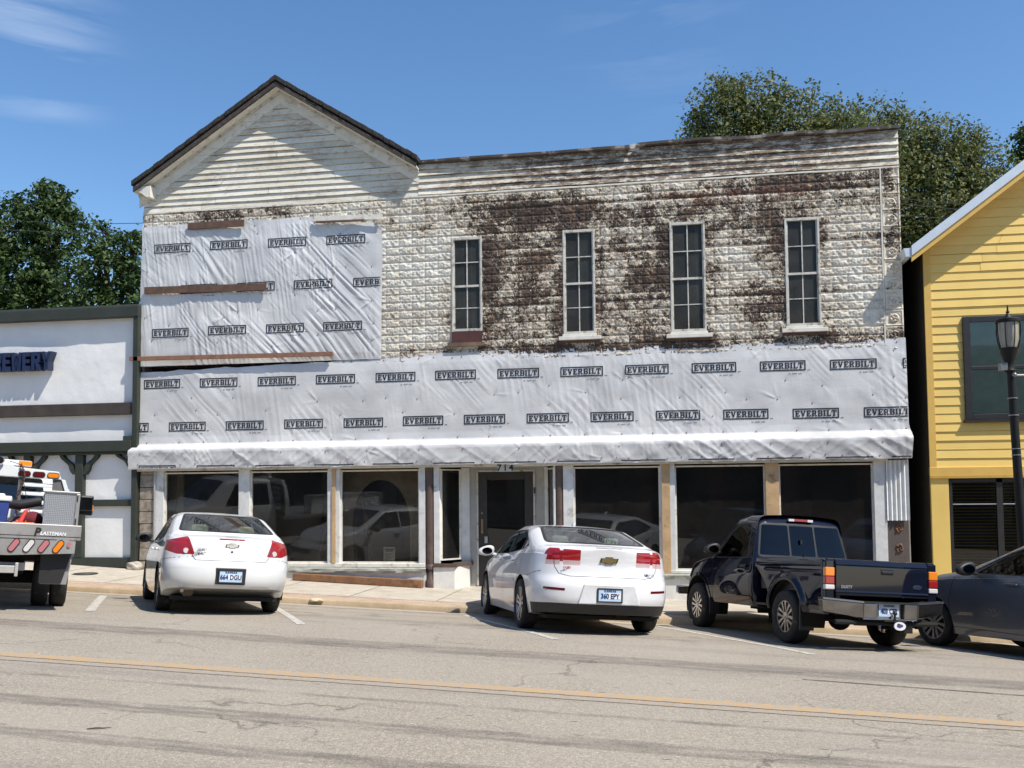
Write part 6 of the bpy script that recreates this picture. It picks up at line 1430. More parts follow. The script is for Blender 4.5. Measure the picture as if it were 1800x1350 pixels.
# ---------------------------------------------------------------- newer white sedan (centre)
S = dict(rear=-2.43, front=2.40, Lr=.66, nr=2.8, Lf=.85, nf=2.4, W=[(-2.43, .905), (-1.3, .927), (0, .925), (1.3, .922), (1.9, .89), (2.4, .86)],
    zb=[(-2.43, .27), (-1.95, .24), (-1.7, .21), (-1.2, .17), (1.5, .17), (2.4, .22)],
    zt=[(-2.43, 1.11), (-2.32, 1.145), (-2.0, 1.155), (-1.86, 1.17), (-1.0, 1.42), (-.6, 1.465), (-.1, 1.475), (.35, 1.43), (1.32, 1.02), (1.5, .99), (2.0, .89), (2.25, .80), (2.4, .70)],
    belt=[(-2.43, .99), (-2.0, 1.03), (-1.0, 1.02), (0, .965), (1.0, .93), (1.5, .89), (2.4, .66)], tumble=[(-2.4, .32), (-1.8, .40), (2.3, .42)],
    frear=[(.25, .09), (.36, .03), (.45, .0), (.62, .0), (.70, .03), (.74, .07), (.90, .085), (1.05, .06), (1.12, .045), (1.15, .10), (1.17, .2)], ffront=[(.18, .14), (.35, .02), (.5, 0), (.62, .05), (.72, .2)], rc=.14)
C2 = empty('parked_sedan', (0, 0, 0), 'newer pearl white sedan with doubled square tail lamps parked before the door', 'car'); bm = loft_body(S); bvh = BVHTree.FromBMesh(bm)
arches(bm, (-1.37, 1.37), .335, .345, .385)
side_windows(bm, C2, [[(.93, 1.02), (-.12, 1.03), (-.12, 1.365), (.22, 1.355), (.45, 1.28)], [(-.17, 1.035), (-1.02, 1.08), (-1.02, 1.26), (-.75, 1.345), (-.17, 1.37)], [(-1.06, 1.085), (-1.36, 1.13), (-1.06, 1.25)]], M_CGD, trim=.03)
SEL = lambda f, c: -2.0 < c.y < -.8 and f.normal.z > .2
cut(bm, rpoly([(-.70, 1.175), (.70, 1.175), (.575, 1.44), (-.575, 1.44)], .06), 'y', SEL, 1)
fs = cut(bm, rpoly([(-.655, 1.19), (.655, 1.19), (.545, 1.425), (-.545, 1.425)], .06), 'y', SEL); lift_out(bm, fs, 'rear_window', M_CG, C2, .004)
fs = cut(bm, rpoly([(-.74, 1.07), (.74, 1.07), (.58, 1.42), (-.58, 1.42)], .05), 'y', lambda f, c: .2 < c.y < 1.5 and f.normal.z > .2 and c.z > 1.03); lift_out(bm, fs, 'windscreen', M_CG, C2, .004)
for s in (-1, 1):
    for k, (a, b) in enumerate(((.93, .612), (.575, .365))):
        z0_, z1_ = (.885, 1.10) if k == 0 else (.885, 1.085); zc_ = .945
        lens(bm, C2, [(s*a, zc_), (s*b, zc_), (s*b, z1_), (s*a, z1_+.005)], M_RED, r=.015, ymax=-2.12); lens(bm, C2, [(s*a, z0_), (s*b, z0_), (s*b, zc_), (s*a, zc_)], M_PALE, 'reverse_lens', r=.012, ymax=-2.12)
    cut(bm, rpoly([(s*.615, .93), (s*.572, .93), (s*.572, 1.07), (s*.615, 1.07)], .005), 'y', lambda f, c: c.y < -2 and f.normal.y < -.1, 2)
    lf = cut(bm, rpoly([(s*.45, .64), (s*.80, .70), (s*.84, .80), (s*.5, .74)], .03), 'y', lambda f, c: c.y > 1.5 and f.normal.y > .05); lift_out(bm, lf, 'headlamp', M_CLR, C2, .0)
cut(bm, rpoly([(-.45, .40), (.45, .40), (.47, .62), (-.47, .62)], .03), 'y', lambda f, c: c.y > 1.8 and f.normal.y > .2, 1)
cut(bm, [(-.95, .2), (.95, .2), (.95, .385), (.72, .40), (-.72, .40), (-.95, .385)], 'y', lambda f, c: c.y < -1.88 and f.normal.y < .3, 1)
skin_obj(bm, 'body', [M_PW2, M_BLKPL, M_RED], C2); bm.free()
sm = MB(); rear_rib(sm, bvh, [(-.69, 1.10), (-.67, .86), (-.62, .775), (-.5, .745), (.5, .745), (.62, .775), (.67, .86), (.69, 1.10)], .007)
for s in (-1, 1):
    for p in ([(-.14, 1.01), (-.15, .22)], [(-1.30, 1.1), (-1.28, .80), (-1.0, .56), (-.90, .24)], [(.95, 1.0), (.98, .24)]): ribbon(sm, bvh, p, 'x', s, .007)
    ribbon(sm, bvh, [(-1.74, .72), (-2.1, .80)], 'x', s, .006)
sm.build('panel_gap', M_SEAM, C2, world=False)
mb = MB(); rear_rib(mb, bvh, [(-.17, 1.118), (.17, 1.118)], .030, .003); mb.build('brake_lamp', M_REDD, C2, world=False)
for s in (-1, 1):
    mb = MB(); rear_rib(mb, bvh, [(s*.56, .575), (s*.80, .585)], .030, .003); mb.build('reflector', M_REDD, C2, world=False)
    mb = MB(); ribbon(mb, bvh, [(.80, .60), (-.95, .64)], 'x', s, .028, .006); mb.build('door_moulding', M_PW2, C2, world=False)
bowtie(C2, 0, fasc_y(bvh, 0, .96)-.002, .962, .21, M_GOLD, M_CHR)
text_obj('badge_text', 'MALIBU LS', .038, (.52, fasc_y(bvh, .5, .80)-.004, .795), M_CHR, C2, world=False, off=.001); text_obj('dealer_text', 'HURLEY', .045, (-.50, fasc_y(bvh, -.5, .86)-.004, .852), simple('dealer_red', (.40, .12, .12), .4), C2, world=False, off=.001)
yp = fasc_y(bvh, 0, .53)
mb = MB(); mb.hexa([(-.40, yp-.004, .40), (.40, yp-.004, .40), (.40, yp+.04, .40), (-.40, yp+.04, .40), (-.33, yp-.004, .655), (.33, yp-.004, .655), (.33, yp+.04, .655), (-.33, yp+.04, .655)]); mb.build('plate_recess', simple('white_shaded_bumper', (.60, .60, .60), .4), C2, world=False, bevel=.012)
plate(C2, (0, yp-.010, .52), '360 EPY')
for s in (-1, 1):
    mirror(C2, s*.90, .82, 1.02, s, M_PW2, 1.05)
    for yy in (.0, -.92): mb = MB(); mb.beam((s*.93, yy-.10, .90), (s*.93, yy+.10, .905), .035, .03); mb.build('door_handle', M_CHR, C2, world=False, bevel=.01)
for yy in (-1.37, 1.37):
    for s in (-1, 1): wheel(C2, s*.825, yy, .335, .22, .235, 5, s, M_ALU, 'split')
    well(C2, yy, .335, .388, .5, .912, .345)
mb = MB(); mb.box(-.74, .74, -2.1, 2.1, .19, .24).tube([(.25, -2.2, .30), (.25, -1.7, .28)], .085, 12); mb.build('underbody', M_WELL, C2, world=False)
mb = MB(); mb.prism([(-.62, 1.466), (-.50, 1.466), (-.60, 1.515), (-.64, 1.515)], 'x', -.018, .018); mb.build('roof_fin', M_PW2, C2, world=False, bevel=.006)
seat(C2, -.40, .1, .45, mat=M_SEATL); seat(C2, .40, .1, .45, mat=M_SEATL); seat(C2, -.36, -.85, .47, .6, M_SEATL, hh=.62); seat(C2, .36, -.85, .47, .6, M_SEATL, hh=.62)
mb = MB(); mb.box(-.7, .7, -1.85, -1.08, 1.04, 1.08).box(-.74, .74, .85, 1.25, .9, 1.0); mb.build('parcel_shelf', M_CAB, C2, world=False)
place2(C2, 8.44, -3.50, 20.8, 2.74, .795, (.995, .98, .965))
# ---------------------------------------------------------------- dark hatchback-like sedan (right edge)
S = dict(rear=-2.1, front=2.10, Lr=.6, nr=2.6, Lf=.80, nf=2.3, W=[(-2.1, .82), (-1.3, .846), (0, .845), (1.3, .842), (1.8, .81), (2.1, .78)],
    zb=[(-2.1, .30), (-1.6, .2), (1.5, .18), (2.1, .22)],
    zt=[(-2.1, 1.05), (-1.95, 1.10), (-1.55, 1.13), (-.9, 1.40), (-.6, 1.465), (-.3, 1.475), (.0, 1.45), (.86, 1.085), (1.2, 1.04), (1.75, .95), (2.0, .83), (2.1, .74)],
    belt=[(-2.1, .98), (-1.0, 1.02), (0, .975), (1.0, .94), (1.4, .90), (2.1, .68)], tumble=[(-2.1, .32), (2.1, .40)],
    frear=[(.3, .1), (.45, 0), (.8, .03), (1.05, .1), (1.12, .2)], ffront=[(.18, .14), (.35, .02), (.5, 0), (.62, .05), (.72, .2)], rc=.14)
C3 = empty('parked_sedan', (0, 0, 0), 'slate grey small car at the right edge, nose hidden by the dark pickup', 'car'); bm = loft_body(S); bvh = BVHTree.FromBMesh(bm)
arches(bm, (-1.285, 1.285), .315, .33, .365)
side_windows(bm, C3, [[(.70, 1.04), (-.32, 1.02), (-.32, 1.365), (-.08, 1.36), (.14, 1.29)], [(-.38, 1.02), (-1.0, 1.07), (-.9, 1.22), (-.6, 1.34), (-.38, 1.37)]], M_CGD, trim=.025)
fs = cut(bm, rpoly([(-.68, 1.09), (.68, 1.09), (.54, 1.42), (-.54, 1.42)], .05), 'y', lambda f, c: .2 < c.y < 1.3 and f.normal.z > .2 and c.z > 1.03); lift_out(bm, fs, 'windscreen', M_CG, C3, .004)
fs = cut(bm, rpoly([(-.60, 1.16), (.60, 1.16), (.5, 1.40), (-.5, 1.40)], .05), 'y', lambda f, c: -1.7 < c.y < -.6 and f.normal.z > .2); lift_out(bm, fs, 'rear_window', M_CG, C3, .004)
for s in (-1, 1):
    lens(bm, C3, [(s*.86, .86), (s*.5, .88), (s*.5, 1.0), (s*.86, 1.0)], M_RED)
    lf = cut(bm, rpoly([(s*.45, .66), (s*.80, .70), (s*.82, .80), (s*.5, .76)], .03), 'y', lambda f, c: c.y > 1.5 and f.normal.y > .05); lift_out(bm, lf, 'headlamp', M_CLR, C3, .0)
skin_obj(bm, 'body', [M_PG, M_BLKPL], C3); bm.free(); sm = MB()
for s in (-1, 1):
    for p in ([(-.35, 1.0), (-.355, .22)], [(-1.06, 1.06), (-1.05, .74), (-.85, .52), (-.78, .24)], [(.92, 1.0), (.98, .62), (.94, .24)], [(.93, .30), (-.85, .27)]): ribbon(sm, bvh, p, 'x', s, .007)
    mirror(C3, s*.83, .54, 1.05, s, M_BLKPL, 1.15)
    for yy in (-.05, -.85): mb = MB(); mb.beam((s*.852, yy-.10, .90), (s*.852, yy+.10, .905), .035, .028); mb.build('door_handle', M_PG, C3, world=False, bevel=.01)
sm.build('panel_gap', M_SEAM, C3, world=False)
for yy in (-1.285, 1.285):
    for s in (-1, 1): wheel(C3, s*.745, yy, .315, .20, .225, 6, s, simple('grey_alloy', (.26, .26, .27), .35, .8), 'split')
    well(C3, yy, .315, .368, .45, .832, .33)
mb = MB(); mb.box(-.68, .68, -1.9, 1.9, .19, .24); mb.build('underbody', M_WELL, C3, world=False)
seat(C3, -.38, .1, .45); seat(C3, .38, .1, .45); seat(C3, 0, -.8, .45, 1.1, hh=.6)
mb = MB(); mb.box(-.68, .68, .8, 1.1, .9, 1.0); mb.build('dashboard', M_CAB, C3, world=False); st = MB(); st.lathe([(.16, -.01), (.175, 0), (.16, .01)], (-.38, .62, .98), 'y', 20); st.build('steering_wheel', M_BLKPL, C3, smooth=True, world=False)
place2(C3, 14.85, -4.75, 25., 2.57, .745, (1, 1.02, .96))
# ---------------------------------------------------------------- dark pickup
PK = empty('pickup_truck', (0, 0, 0), 'dark blue stepside pickup with chrome step bumper, parked beside the white sedan', 'pickup truck')
S = dict(rear=-.50, front=2.16, Lr=.14, nr=5, Lf=.55, nf=2.8, ny=80, W=[(-.5, .845), (0, .85), (1.3, .85), (1.9, .83), (2.16, .80)],
    zb=[(-.5, .42), (1.0, .42), (2.16, .45)], zt=[(-.5, 1.765), (-.30, 1.79), (.0, 1.80), (.32, 1.765), (.98, 1.20), (1.1, 1.175), (1.7, 1.10), (2.05, 1.02), (2.16, .93)], zt_sm=.04,
    belt=[(-.5, 1.13), (.9, 1.12), (1.2, 1.07), (2.16, .88)], tumble=[(-.5, .19), (2.2, .26)], frear=[(.4, 0), (1.10, 0), (1.2, .02), (1.66, .13), (1.76, .20), (1.81, .27)], ffront=[(.4, .05), (.6, 0), (.8, .0), (.93, .08)], rc=.11, crown=[(-.5, .035), (2.16, .035)], atop=.03, abot=.05)
bm = loft_body(S); bvh = BVHTree.FromBMesh(bm); arches(bm, (1.415,), .355, .40, .445)
side_windows(bm, PK, [[(.80, 1.14), (-.22, 1.14), (-.17, 1.63), (.16, 1.63), (.38, 1.53)]], M_CGD, trim=.03)
SEL = lambda f, c: c.y < .05 and f.normal.y < -.3
cut(bm, rpoly([(-.755, 1.15), (.755, 1.15), (.67, 1.655), (-.67, 1.655)], .06), 'y', SEL, 1)
for a, b, a2, b2 in ((-.725, -.235, -.645, -.225), (-.205, .205, -.20, .20), (.235, .725, .225, .645)):
    fs = cut(bm, rpoly([(a, 1.18), (b, 1.18), (b2, 1.625), (a2, 1.625)], .03), 'y', SEL); lift_out(bm, fs, 'rear_window', M_CGD, PK, .003)
fs = cut(bm, rpoly([(-.70, 1.22), (.70, 1.22), (.62, 1.72), (-.62, 1.72)], .05), 'y', lambda f, c: .2 < c.y < 1.1 and f.normal.z > .2); lift_out(bm, fs, 'windscreen', M_CG, PK, .004)
for s in (-1, 1):
    lf = cut(bm, rpoly([(s*.55, .70), (s*.80, .70), (s*.80, .86), (s*.55, .86)], .02), 'y', lambda f, c: c.y > 1.7 and f.normal.y > .05); lift_out(bm, lf, 'headlamp', M_CLR, PK, .0)
cut(bm, rpoly([(-.5, .68), (.5, .68), (.5, .86), (-.5, .86)], .02), 'y', lambda f, c: c.y > 1.9 and f.normal.y > .2, 1)
skin_obj(bm, 'cab', [M_PB, M_BLKPL], PK); bm.free(); sm = MB(); lip = MB()
for s in (-1, 1):
    for p in ([(-.33, 1.60), (-.36, 1.1), (-.36, .46)], [(.86, 1.12), (.88, .46)]): ribbon(sm, bvh, p, 'x', s, .008)
    P = [(1.415+.455*math.cos(t), .40+.455*math.sin(t)) for t in np.linspace(-.15, math.pi+.15, 26)]; ribbon(lip, bvh, P, 'x', s, .05, .010)
sm.build('panel_gap', M_SEAM, PK, world=False); lip.build('fender_lip', M_PB, PK, smooth=True, world=False)
mb = MB(); yb_ = -.36; mb.box(-.20, .20, yb_-.03, yb_+.06, 1.69, 1.73); hm = mb.build('high_brake_lamp', M_RED, PK, world=False, bevel=.008)
for s in (-1, 1): mb = MB(); mb.box(s*.16-.045, s*.16+.045, yb_-.034, yb_, 1.693, 1.727); mb.build('cargo_lens', M_CLR, hm, world=False)
mb = MB(); mb.box(-.012, .012, -.50, -.44, 1.19, 1.20).box(-.05, -.02, -.47, -.44, 1.36, 1.42); mb.build('window_latch', M_BLKPL, PK, world=False)
# bed: side skin with a step recess behind the cab and a flared arch
def bed_side(s):
    ysb = np.concatenate([np.linspace(-.54, -1.0, 26), np.linspace(-1.02, -2.28, 60), np.linspace(-2.29, -2.36, 8)]); zsb = np.concatenate([np.linspace(.44, 1.09, 44), [1.11, 1.125, 1.135, 1.138]])
    Y_, Z_ = np.meshgrid(ysb, zsb, indexing='ij'); x = np.full_like(Y_, .845)
    x -= np.clip((Z_-1.04)/.1, 0, 1)**2*.05; x -= np.clip((.62-Z_)/.2, 0, 1)**2*.04
    x[:, -1] -= .05
    k = 1/(1+np.exp(-(Y_+.84)/.018)); low = 1/(1+np.exp((Z_-.95+.25*np.clip((-.56-Y_)/.3, 0, 1))/.02)); x -= .20*k*low
    r = np.hypot(Y_+1.415, Z_-.40); x += .045*np.exp(-((r-.47)/.05)**2)*(Z_ > .36)
    x -= np.clip((-2.30-Y_)/.06, 0, 1)**2*.035
    # shoulder crease line
    x += .008*np.exp(-((Z_-.95)/.02)**2)*(1-k)
    P = np.stack([s*x, Y_, Z_], -1); b_ = bmesh.new(); V = [[b_.verts.new(P[i, j]) for j in range(P.shape[1])] for i in range(P.shape[0])]
    for i in range(P.shape[0]-1):
        for j in range(P.shape[1]-1):
            q = [V[i][j], V[i+1][j], V[i+1][j+1], V[i][j+1]]; b_.faces.new(q if s < 0 else q[::-1])
    b_.normal_update(); fs = cut(b_, circ(-1.415, .40, .44, 26), 'x', lambda f, c: True); bmesh.ops.delete(b_, geom=fs, context='FACES')
    fs = [f for f in b_.faces if abs(f.calc_center_median().y+1.415) < .40 and f.calc_center_median().z < .5]; bmesh.ops.delete(b_, geom=fs, context='FACES')
    fs = [f for f in b_.faces if s*f.normal.x < -.0]; 
    o = skin_obj(b_, 'bed_side', [M_PB], PK, 50); b_.free(); return o
for s in (-1, 1): bed_side(s)
mb = MB()
mb.box(-.75, .75, -2.34, -.56, .70, .74).box(-.75, -.70, -2.34, -.56, .74, 1.115).box(.70, .75, -2.34, -.56, .74, 1.115).box(-.75, .75, -.60, -.55, .74, 1.115)
mb.box(-.80, -.70, -2.36, -.55, 1.115, 1.14).box(.70, .80, -2.36, -.55, 1.115, 1.14)
mb.build('bed', simple('bed_liner_black', (.012, .013, .018), .4), PK, world=False, bevel=.006)
for s in (-1, 1):
    mb = MB(); mb.box(min(s*.64, s*.83), max(s*.64, s*.83), -.86, -.56, .47, .50); mb.build('side_step', M_BLKPL, PK, world=False)
    mb = MB(); mb.box(min(s*.60, s*.66), max(s*.60, s*.66), -2.34, -.54, .44, 1.06); mb.build('inner_bed_side', M_PB, PK, world=False)
    # tail lamps
    for (a, b, m_, nm) in ((.915, 1.03, M_AMB, 'turn_lamp'), (.815, .915, M_RED, 'tail_lamp'), (.75, .815, M_CLR, 'reverse_lens')):
        mb = MB(); x0, x1 = sorted((s*.705, s*.842)); mb.box(x0, x1, -2.385, -2.32, a+.002, b-.002); mb.build(nm, m_, PK, world=False, bevel=.012)
    mb = MB(); x0, x1 = sorted((s*.695, s*.835)); mb.box(x0, x1, -2.365, -2.30, .60, 1.125); mb.build('rear_corner', M_PB, PK, world=False, bevel=.02)
tg = MB(); tg.hexa([(-.69, -2.375, .68), (.69, -2.375, .68), (.69, -2.33, .68), (-.69, -2.33, .68), (-.69, -2.375, 1.06), (.69, -2.375, 1.06), (.69, -2.33, 1.06), (-.69, -2.33, 1.06)])
tg.hexa([(-.69, -2.385, 1.06), (.69, -2.385, 1.06), (.69, -2.33, 1.06), (-.69, -2.33, 1.06), (-.69, -2.36, 1.13), (.69, -2.36, 1.13), (.69, -2.33, 1.14), (-.69, -2.33, 1.14)]); tgo = tg.build('tailgate', M_PB, PK, world=False, bevel=.012)
mb = MB(); mb.hexa([(-.69, -2.388, .725), (.69, -2.388, .725), (.69, -2.37, .715), (-.69, -2.37, .715), (-.69, -2.378, .745), (.69, -2.378, .745), (.69, -2.37, .745), (-.69, -2.37, .745)]); mb.build('tailgate_crease', M_PB, tgo, world=False)
mb = MB(); mb.box(-.02, .17, -2.380, -2.370, .96, 1.04); hd_ = mb.build('handle_recess', M_BLKPL, tgo, world=False, bevel=.008); mb = MB(); mb.box(-.01, .16, -2.392, -2.380, .975, 1.005); mb.build('tailgate_handle', M_BLKPL, tgo, world=False, bevel=.006)
ov = MB(); n = 24; ov.prism([(.53+.07*math.cos(2*math.pi*k/n), .82+.030*math.sin(2*math.pi*k/n)) for k in range(n)], 'y', -2.381, -2.373); ov.build('oval_badge', M_CHR, tgo, world=False); ov = MB(); ov.prism([(.53+.06*math.cos(2*math.pi*k/n), .82+.022*math.sin(2*math.pi*k/n)) for k in range(n)], 'y', -2.383, -2.378); o_ = ov.build('oval_badge_field', simple('badge_blue', (.02, .03, .08), .3), tgo, world=False)
text_obj('badge_text', 'Ford', .030, (.53, -2.385, .82), M_CHR, tgo, world=False, shear=.3); text_obj('dealer_text', 'DUSTY', .050, (-.53, -2.381, .79), simple('dealer_silver', (.35, .35, .36), .4, .4), tgo, world=False, off=.0015, space=1.05)
# chrome step bumper
bp = MB()
def bump_seg(x0, x1, y0, y1, z0, z1, zb0=None, zb1=None):
    bp.hexa([(x0, y0, z0), (x1, y1, z0 if zb0 is None else zb0), (x1, y1+.10, z0 if zb0 is None else zb0), (x0, y0+.10, z0), (x0, y0-.015, z1), (x1, y1-.015, z1), (x1, y1+.10, z1), (x0, y0+.10, z1)])
bump_seg(-.40, -.20, -2.545, -2.545, .42, .60); bump_seg(.20, .40, -2.545, -2.545, .42, .60)
bp.hexa([(-.88, -2.40, .48), (-.40, -2.545, .42), (-.40, -2.42, .42), (-.88, -2.30, .48), (-.90, -2.42, .63), (-.40, -2.56, .60), (-.40, -2.42, .60), (-.90, -2.30, .63)]); bp.hexa([(.40, -2.545, .42), (.88, -2.40, .48), (.88, -2.30, .48), (.40, -2.42, .42), (.40, -2.56, .60), (.90, -2.42, .63), (.90, -2.30, .63), (.40, -2.42, .60)])
bp.box(-.20, .20, -2.50, -2.42, .40, .62).box(-.40, .40, -2.545, -2.42, .40, .42)
bpo = bp.build('rear_bumper', simple('dull_chrome', (.30, .29, .28), .22, 1.0, var=.2), PK, world=False, bevel=.02)
mb = MB(); mb.hexa([(-.90, -2.43, .632), (-.40, -2.57, .602), (-.40, -2.36, .602), (-.90, -2.30, .632), (-.90, -2.42, .655), (-.40, -2.56, .625), (-.40, -2.36, .625), (-.90, -2.30, .655)]).hexa([(.40, -2.57, .602), (.90, -2.43, .632), (.90, -2.30, .632), (.40, -2.36, .602), (.40, -2.56, .625), (.90, -2.42, .655), (.90, -2.30, .655), (.40, -2.36, .625)]).box(-.40, .40, -2.565, -2.36, .603, .622); mb.build('step_pad', M_BLKPL, bpo, world=False)
plate(PK, (.0, -2.506, .52), '403 CFP', frame=False)
mb = MB(); mb.tube([(.06, -2.55, .40), (.06, -2.55, .47)], .014, 8).ball((.06, -2.555, .49), .028).box(-.1, .22, -2.56, -2.44, .385, .40); mb.build('tow_ball', simple('hitch_steel', (.05, .045, .04), .5, .6), bpo, smooth=True, world=False)
n = 24; mb = MB(); mb.prism([(.10+.085*math.cos(2*math.pi*k/n), .335+.052*math.sin(2*math.pi*k/n)) for k in range(n)], 'y', -2.60, -2.585); hc = mb.build('hitch_cover', M_PLW, bpo, world=False)
mb = MB(); mb.prism([(.05, .33), (.09, .315), (.14, .33), (.145, .345), (.12, .36), (.08, .36), (.055, .35)], 'y', -2.603, -2.599); mb.build('hitch_mark', simple('purple_mark', (.08, .05, .16), .5), hc, world=False)
mb = MB(); mb.tube([(-.75, -2.46, .36), (.75, -2.46, .36)], .03, 8).tube([(-.62, -1.415, .355), (.62, -1.415, .355)], .05, 10).ball((0, -1.415, .34), (.16, .15, .15)).tube([(.08, -2.4, .38), (.08, -2.6, .34)], .03, 8)
for s in (-1, 1): mb.box(s*.42-.04, s*.42+.04, -2.42, 2.0, .44, .54).box(s*.46-.03, s*.46+.03, -2.2, -.8, .33, .36)
mb.tube([(.45, -2.3, .35), (.42, -1.9, .38)], .03, 8); mb.box(-.30, .30, -.9, .6, .36, .42)
mb.build('chassis', M_WELL, PK, smooth=True, world=False)
for s in (-1, 1):
    for yy in (-1.415, 1.415):
        wheel(PK, s*.755, yy, .355, .245, .215, 6, s, simple('chrome_wheel', (.50, .49, .48), .2, .95), 'split')
    mb = MB(); x0, x1 = sorted((s*.66, s*.87)); mb.box(x0, x1, -1.83, -1.80, .20, .62); mb.build('mud_flap', M_BLKPL, PK, world=False, bevel=.006)
    mb = MB(); x0, x1 = sorted((s*.68, s*.85)); mb.box(x0, x1, .93, .95, .24, .50); mb.build('mud_flap', M_BLKPL, PK, world=False, bevel=.006)
    mirror(PK, s*.86, .60, 1.22, s, M_BLKPL, 1.1); mb = MB(); mb.box(min(s*.85, s*.872), max(s*.85, s*.872), -.27, -.10, .99, 1.03); mb.build('door_handle', M_BLKPL, PK, world=False, bevel=.006)
    mb = MB(); x0, x1 = sorted((s*.3, s*.88)); mb.box(x0, x1, 2.12, 2.24, .50, .64); mb.build('front_bumper', M_CHR, PK, world=False, bevel=.02)
well(PK, -1.415, .355, .442, .5, .838, .40); well(PK, 1.415, .355, .448, .5, .838, .40)
seat(PK, -.38, .1, .75, mat=M_SEAT, hh=.58); seat(PK, .38, .1, .75, mat=M_SEAT, hh=.58)
mb = MB(); mb.tube([(.62, 1.2, 1.12), (.64, 1.12, 1.95)], .004, 5); mb.build('aerial', M_SEAM, PK, world=False)
place2(PK, 11.68, -3.58, 23., 2.83, .755, (.915, .91, .945))
# ---------------------------------------------------------------- flatbed truck (left edge)
FB = empty('flatbed_truck', (0, 0, 0), 'white cab truck with a steel flatbed and slanted oval lamps, at the left edge', 'truck')
M_ALB = simple('flatbed_steel', (.40, .39, .37), .42, .5, var=.12, scale=3, dirt=((.22, .19, .15), .55, .8, 4)); M_TW = paint('white_truck_paint', (.72, .73, .72))
bw = 1.17
mb = MB(); mb.box(-bw, bw, -1.16, 2.15, .98, 1.06); mb.build('deck', M_ALB, FB, world=False)
mb = MB(); mb.box(-bw, bw, -1.22, -1.16, .90, 1.09); rb_ = mb.build('rear_beam', M_ALB, FB, world=False, bevel=.008)
mb = MB(); mb.prism([(-bw+.06, .895), (bw-.06, .895), (bw-.06, .735), (.30, .69), (-.30, .69), (-bw+.06, .735)], 'y', -1.21, -1.17); sk = mb.build('lamp_skirt', M_ALB, FB, world=False, bevel=.004)
def obl(cx_, cz_, L, r, ang, m_, name, par, y=-1.222, ring=True):
    ca, sa = math.cos(ang), math.sin(ang)
    for rr, mm, dy in (((r+.012, M_BLKPL, 0),) if ring else ())+((r, m_, -.006),):
        pts = []
        for k in range(20):
            t = 2*math.pi*k/20; u = rr*math.cos(t)+(L/2-r)*(1 if math.cos(t) > 0 else -1); v = rr*math.sin(t); pts.append((cx_+u*ca-v*sa, cz_+u*sa+v*ca))
        q = MB(); q.prism(pts, 'y', y+dy, y+.02); o = q.build(name, mm, par, world=False)
for cx_, m_ in ((.90, M_AMB), (.72, M_PINK), (.54, M_CLR), (.36, M_PINK)):
    for s in (-1, 1): obl(s*cx_, .815, .165, .032, rad(55)*1, m_, 'oval_lamp', sk)
for s in (-1, 1):
    obl(s*1.03, .845, .07, .022, rad(80), M_PINK, 'marker_lamp', sk, ring=False)
    q = MB(); q.lathe([(0, -1.226), (.036, -1.224), (.042, -1.205)], (s*.085*1.3, 0, .845), 'y', 16); q.build('marker_lamp', M_PINK, sk, world=False)
mb = MB(); mb.box(-.24, .06, -1.226, -1.212, .70, .83); mb.build('licence_plate', M_PLW, sk, world=False)
text_obj('maker_initial', 'P', .14, (.62, -1.2245, .985), M_SEAM, rb_, world=False, off=.006, shear=.2); text_obj('maker_text', 'LASTEMAN', .062, (.82, -1.2245, .972), M_PLW, rb_, world=False, off=.002, shear=.15, space=1.05)
mb = MB(); mb.box(-bw, bw, -1.224, -1.22, .938, .944); mb.build('beam_crease', M_SEAM, rb_, world=False)
for s in (-1, 1):
    x0, x1 = sorted((s*.72, s*1.10)); mb = MB(); mb.hexa([(x0, -1.05, .34), (x1-.05*(s > 0), -1.05, .34), (x1-.05*(s > 0), -1.02, .34), (x0, -1.02, .34), (x0, -1.05, .74), (x1, -1.05, .74), (x1, -1.02, .74), (x0, -1.02, .74)]); mb.build('mud_guard', simple('guard_steel', (.30, .29, .27), .5, .3), FB, world=False)
    x0, x1 = sorted((s*.70, s*.95)); mb = MB(); mb.prism([(s*.70, .35), (s*.98, .35), (s*.86, .35), (s*1.08, .74), (s*.70, .74)][:2]+[(s*1.08, .74), (s*.70, .74)], 'y', -1.07, -1.055); 
    mb.build('dark_flap', M_BLKPL, FB, world=False)
    for xx_ in (.74, .985): wheel(FB, s*xx_, 0, .39, .22, .21, 6, s, M_ALU)
    wheel(FB, s*.86, 3.55, .39, .24, .21, 6, s, M_ALU)
mb = MB(); mb.box(-.45, .52, -1.0, -.90, .50, .60).box(-.45, .40, -1.13, -1.06, .47, .56); mb.box(.40, .44, -1.15, -1.05, .43, .60); mb.build('hitch_bar', simple('galvanised_hitch', (.50, .49, .46), .45, .4), FB, world=False, bevel=.006)
mb = MB(); mb.box(-.8, .8, -.9, 2.1, .62, .9).tube([(-.9, 0, .39), (.9, 0, .39)], .09, 10); mb.box(-.5, .5, -.8, 3.9, .45, .65); mb.build('chassis', M_WELL, FB, world=False)
S = dict(rear=2.22, front=5.0, Lr=.12, nr=6, Lf=.45, nf=3, ny=70, W=[(2.2, .96), (4.0, .98), (5.0, .95)], zb=[(2.2, .55), (5.0, .55)], zt=[(2.2, 1.97), (2.5, 2.02), (3.2, 2.04), (3.55, 1.98), (4.1, 1.48), (4.3, 1.44), (4.9, 1.33), (5.0, 1.25)], belt=[(2.2, 1.32), (4.0, 1.32), (5.0, 1.16)], tumble=[(2.2, .22), (5, .25)], frear=[(.5, 0), (1.3, 0), (2.0, .12)], ffront=[(.5, 0), (1.25, .06)], rc=.12, atop=.03)
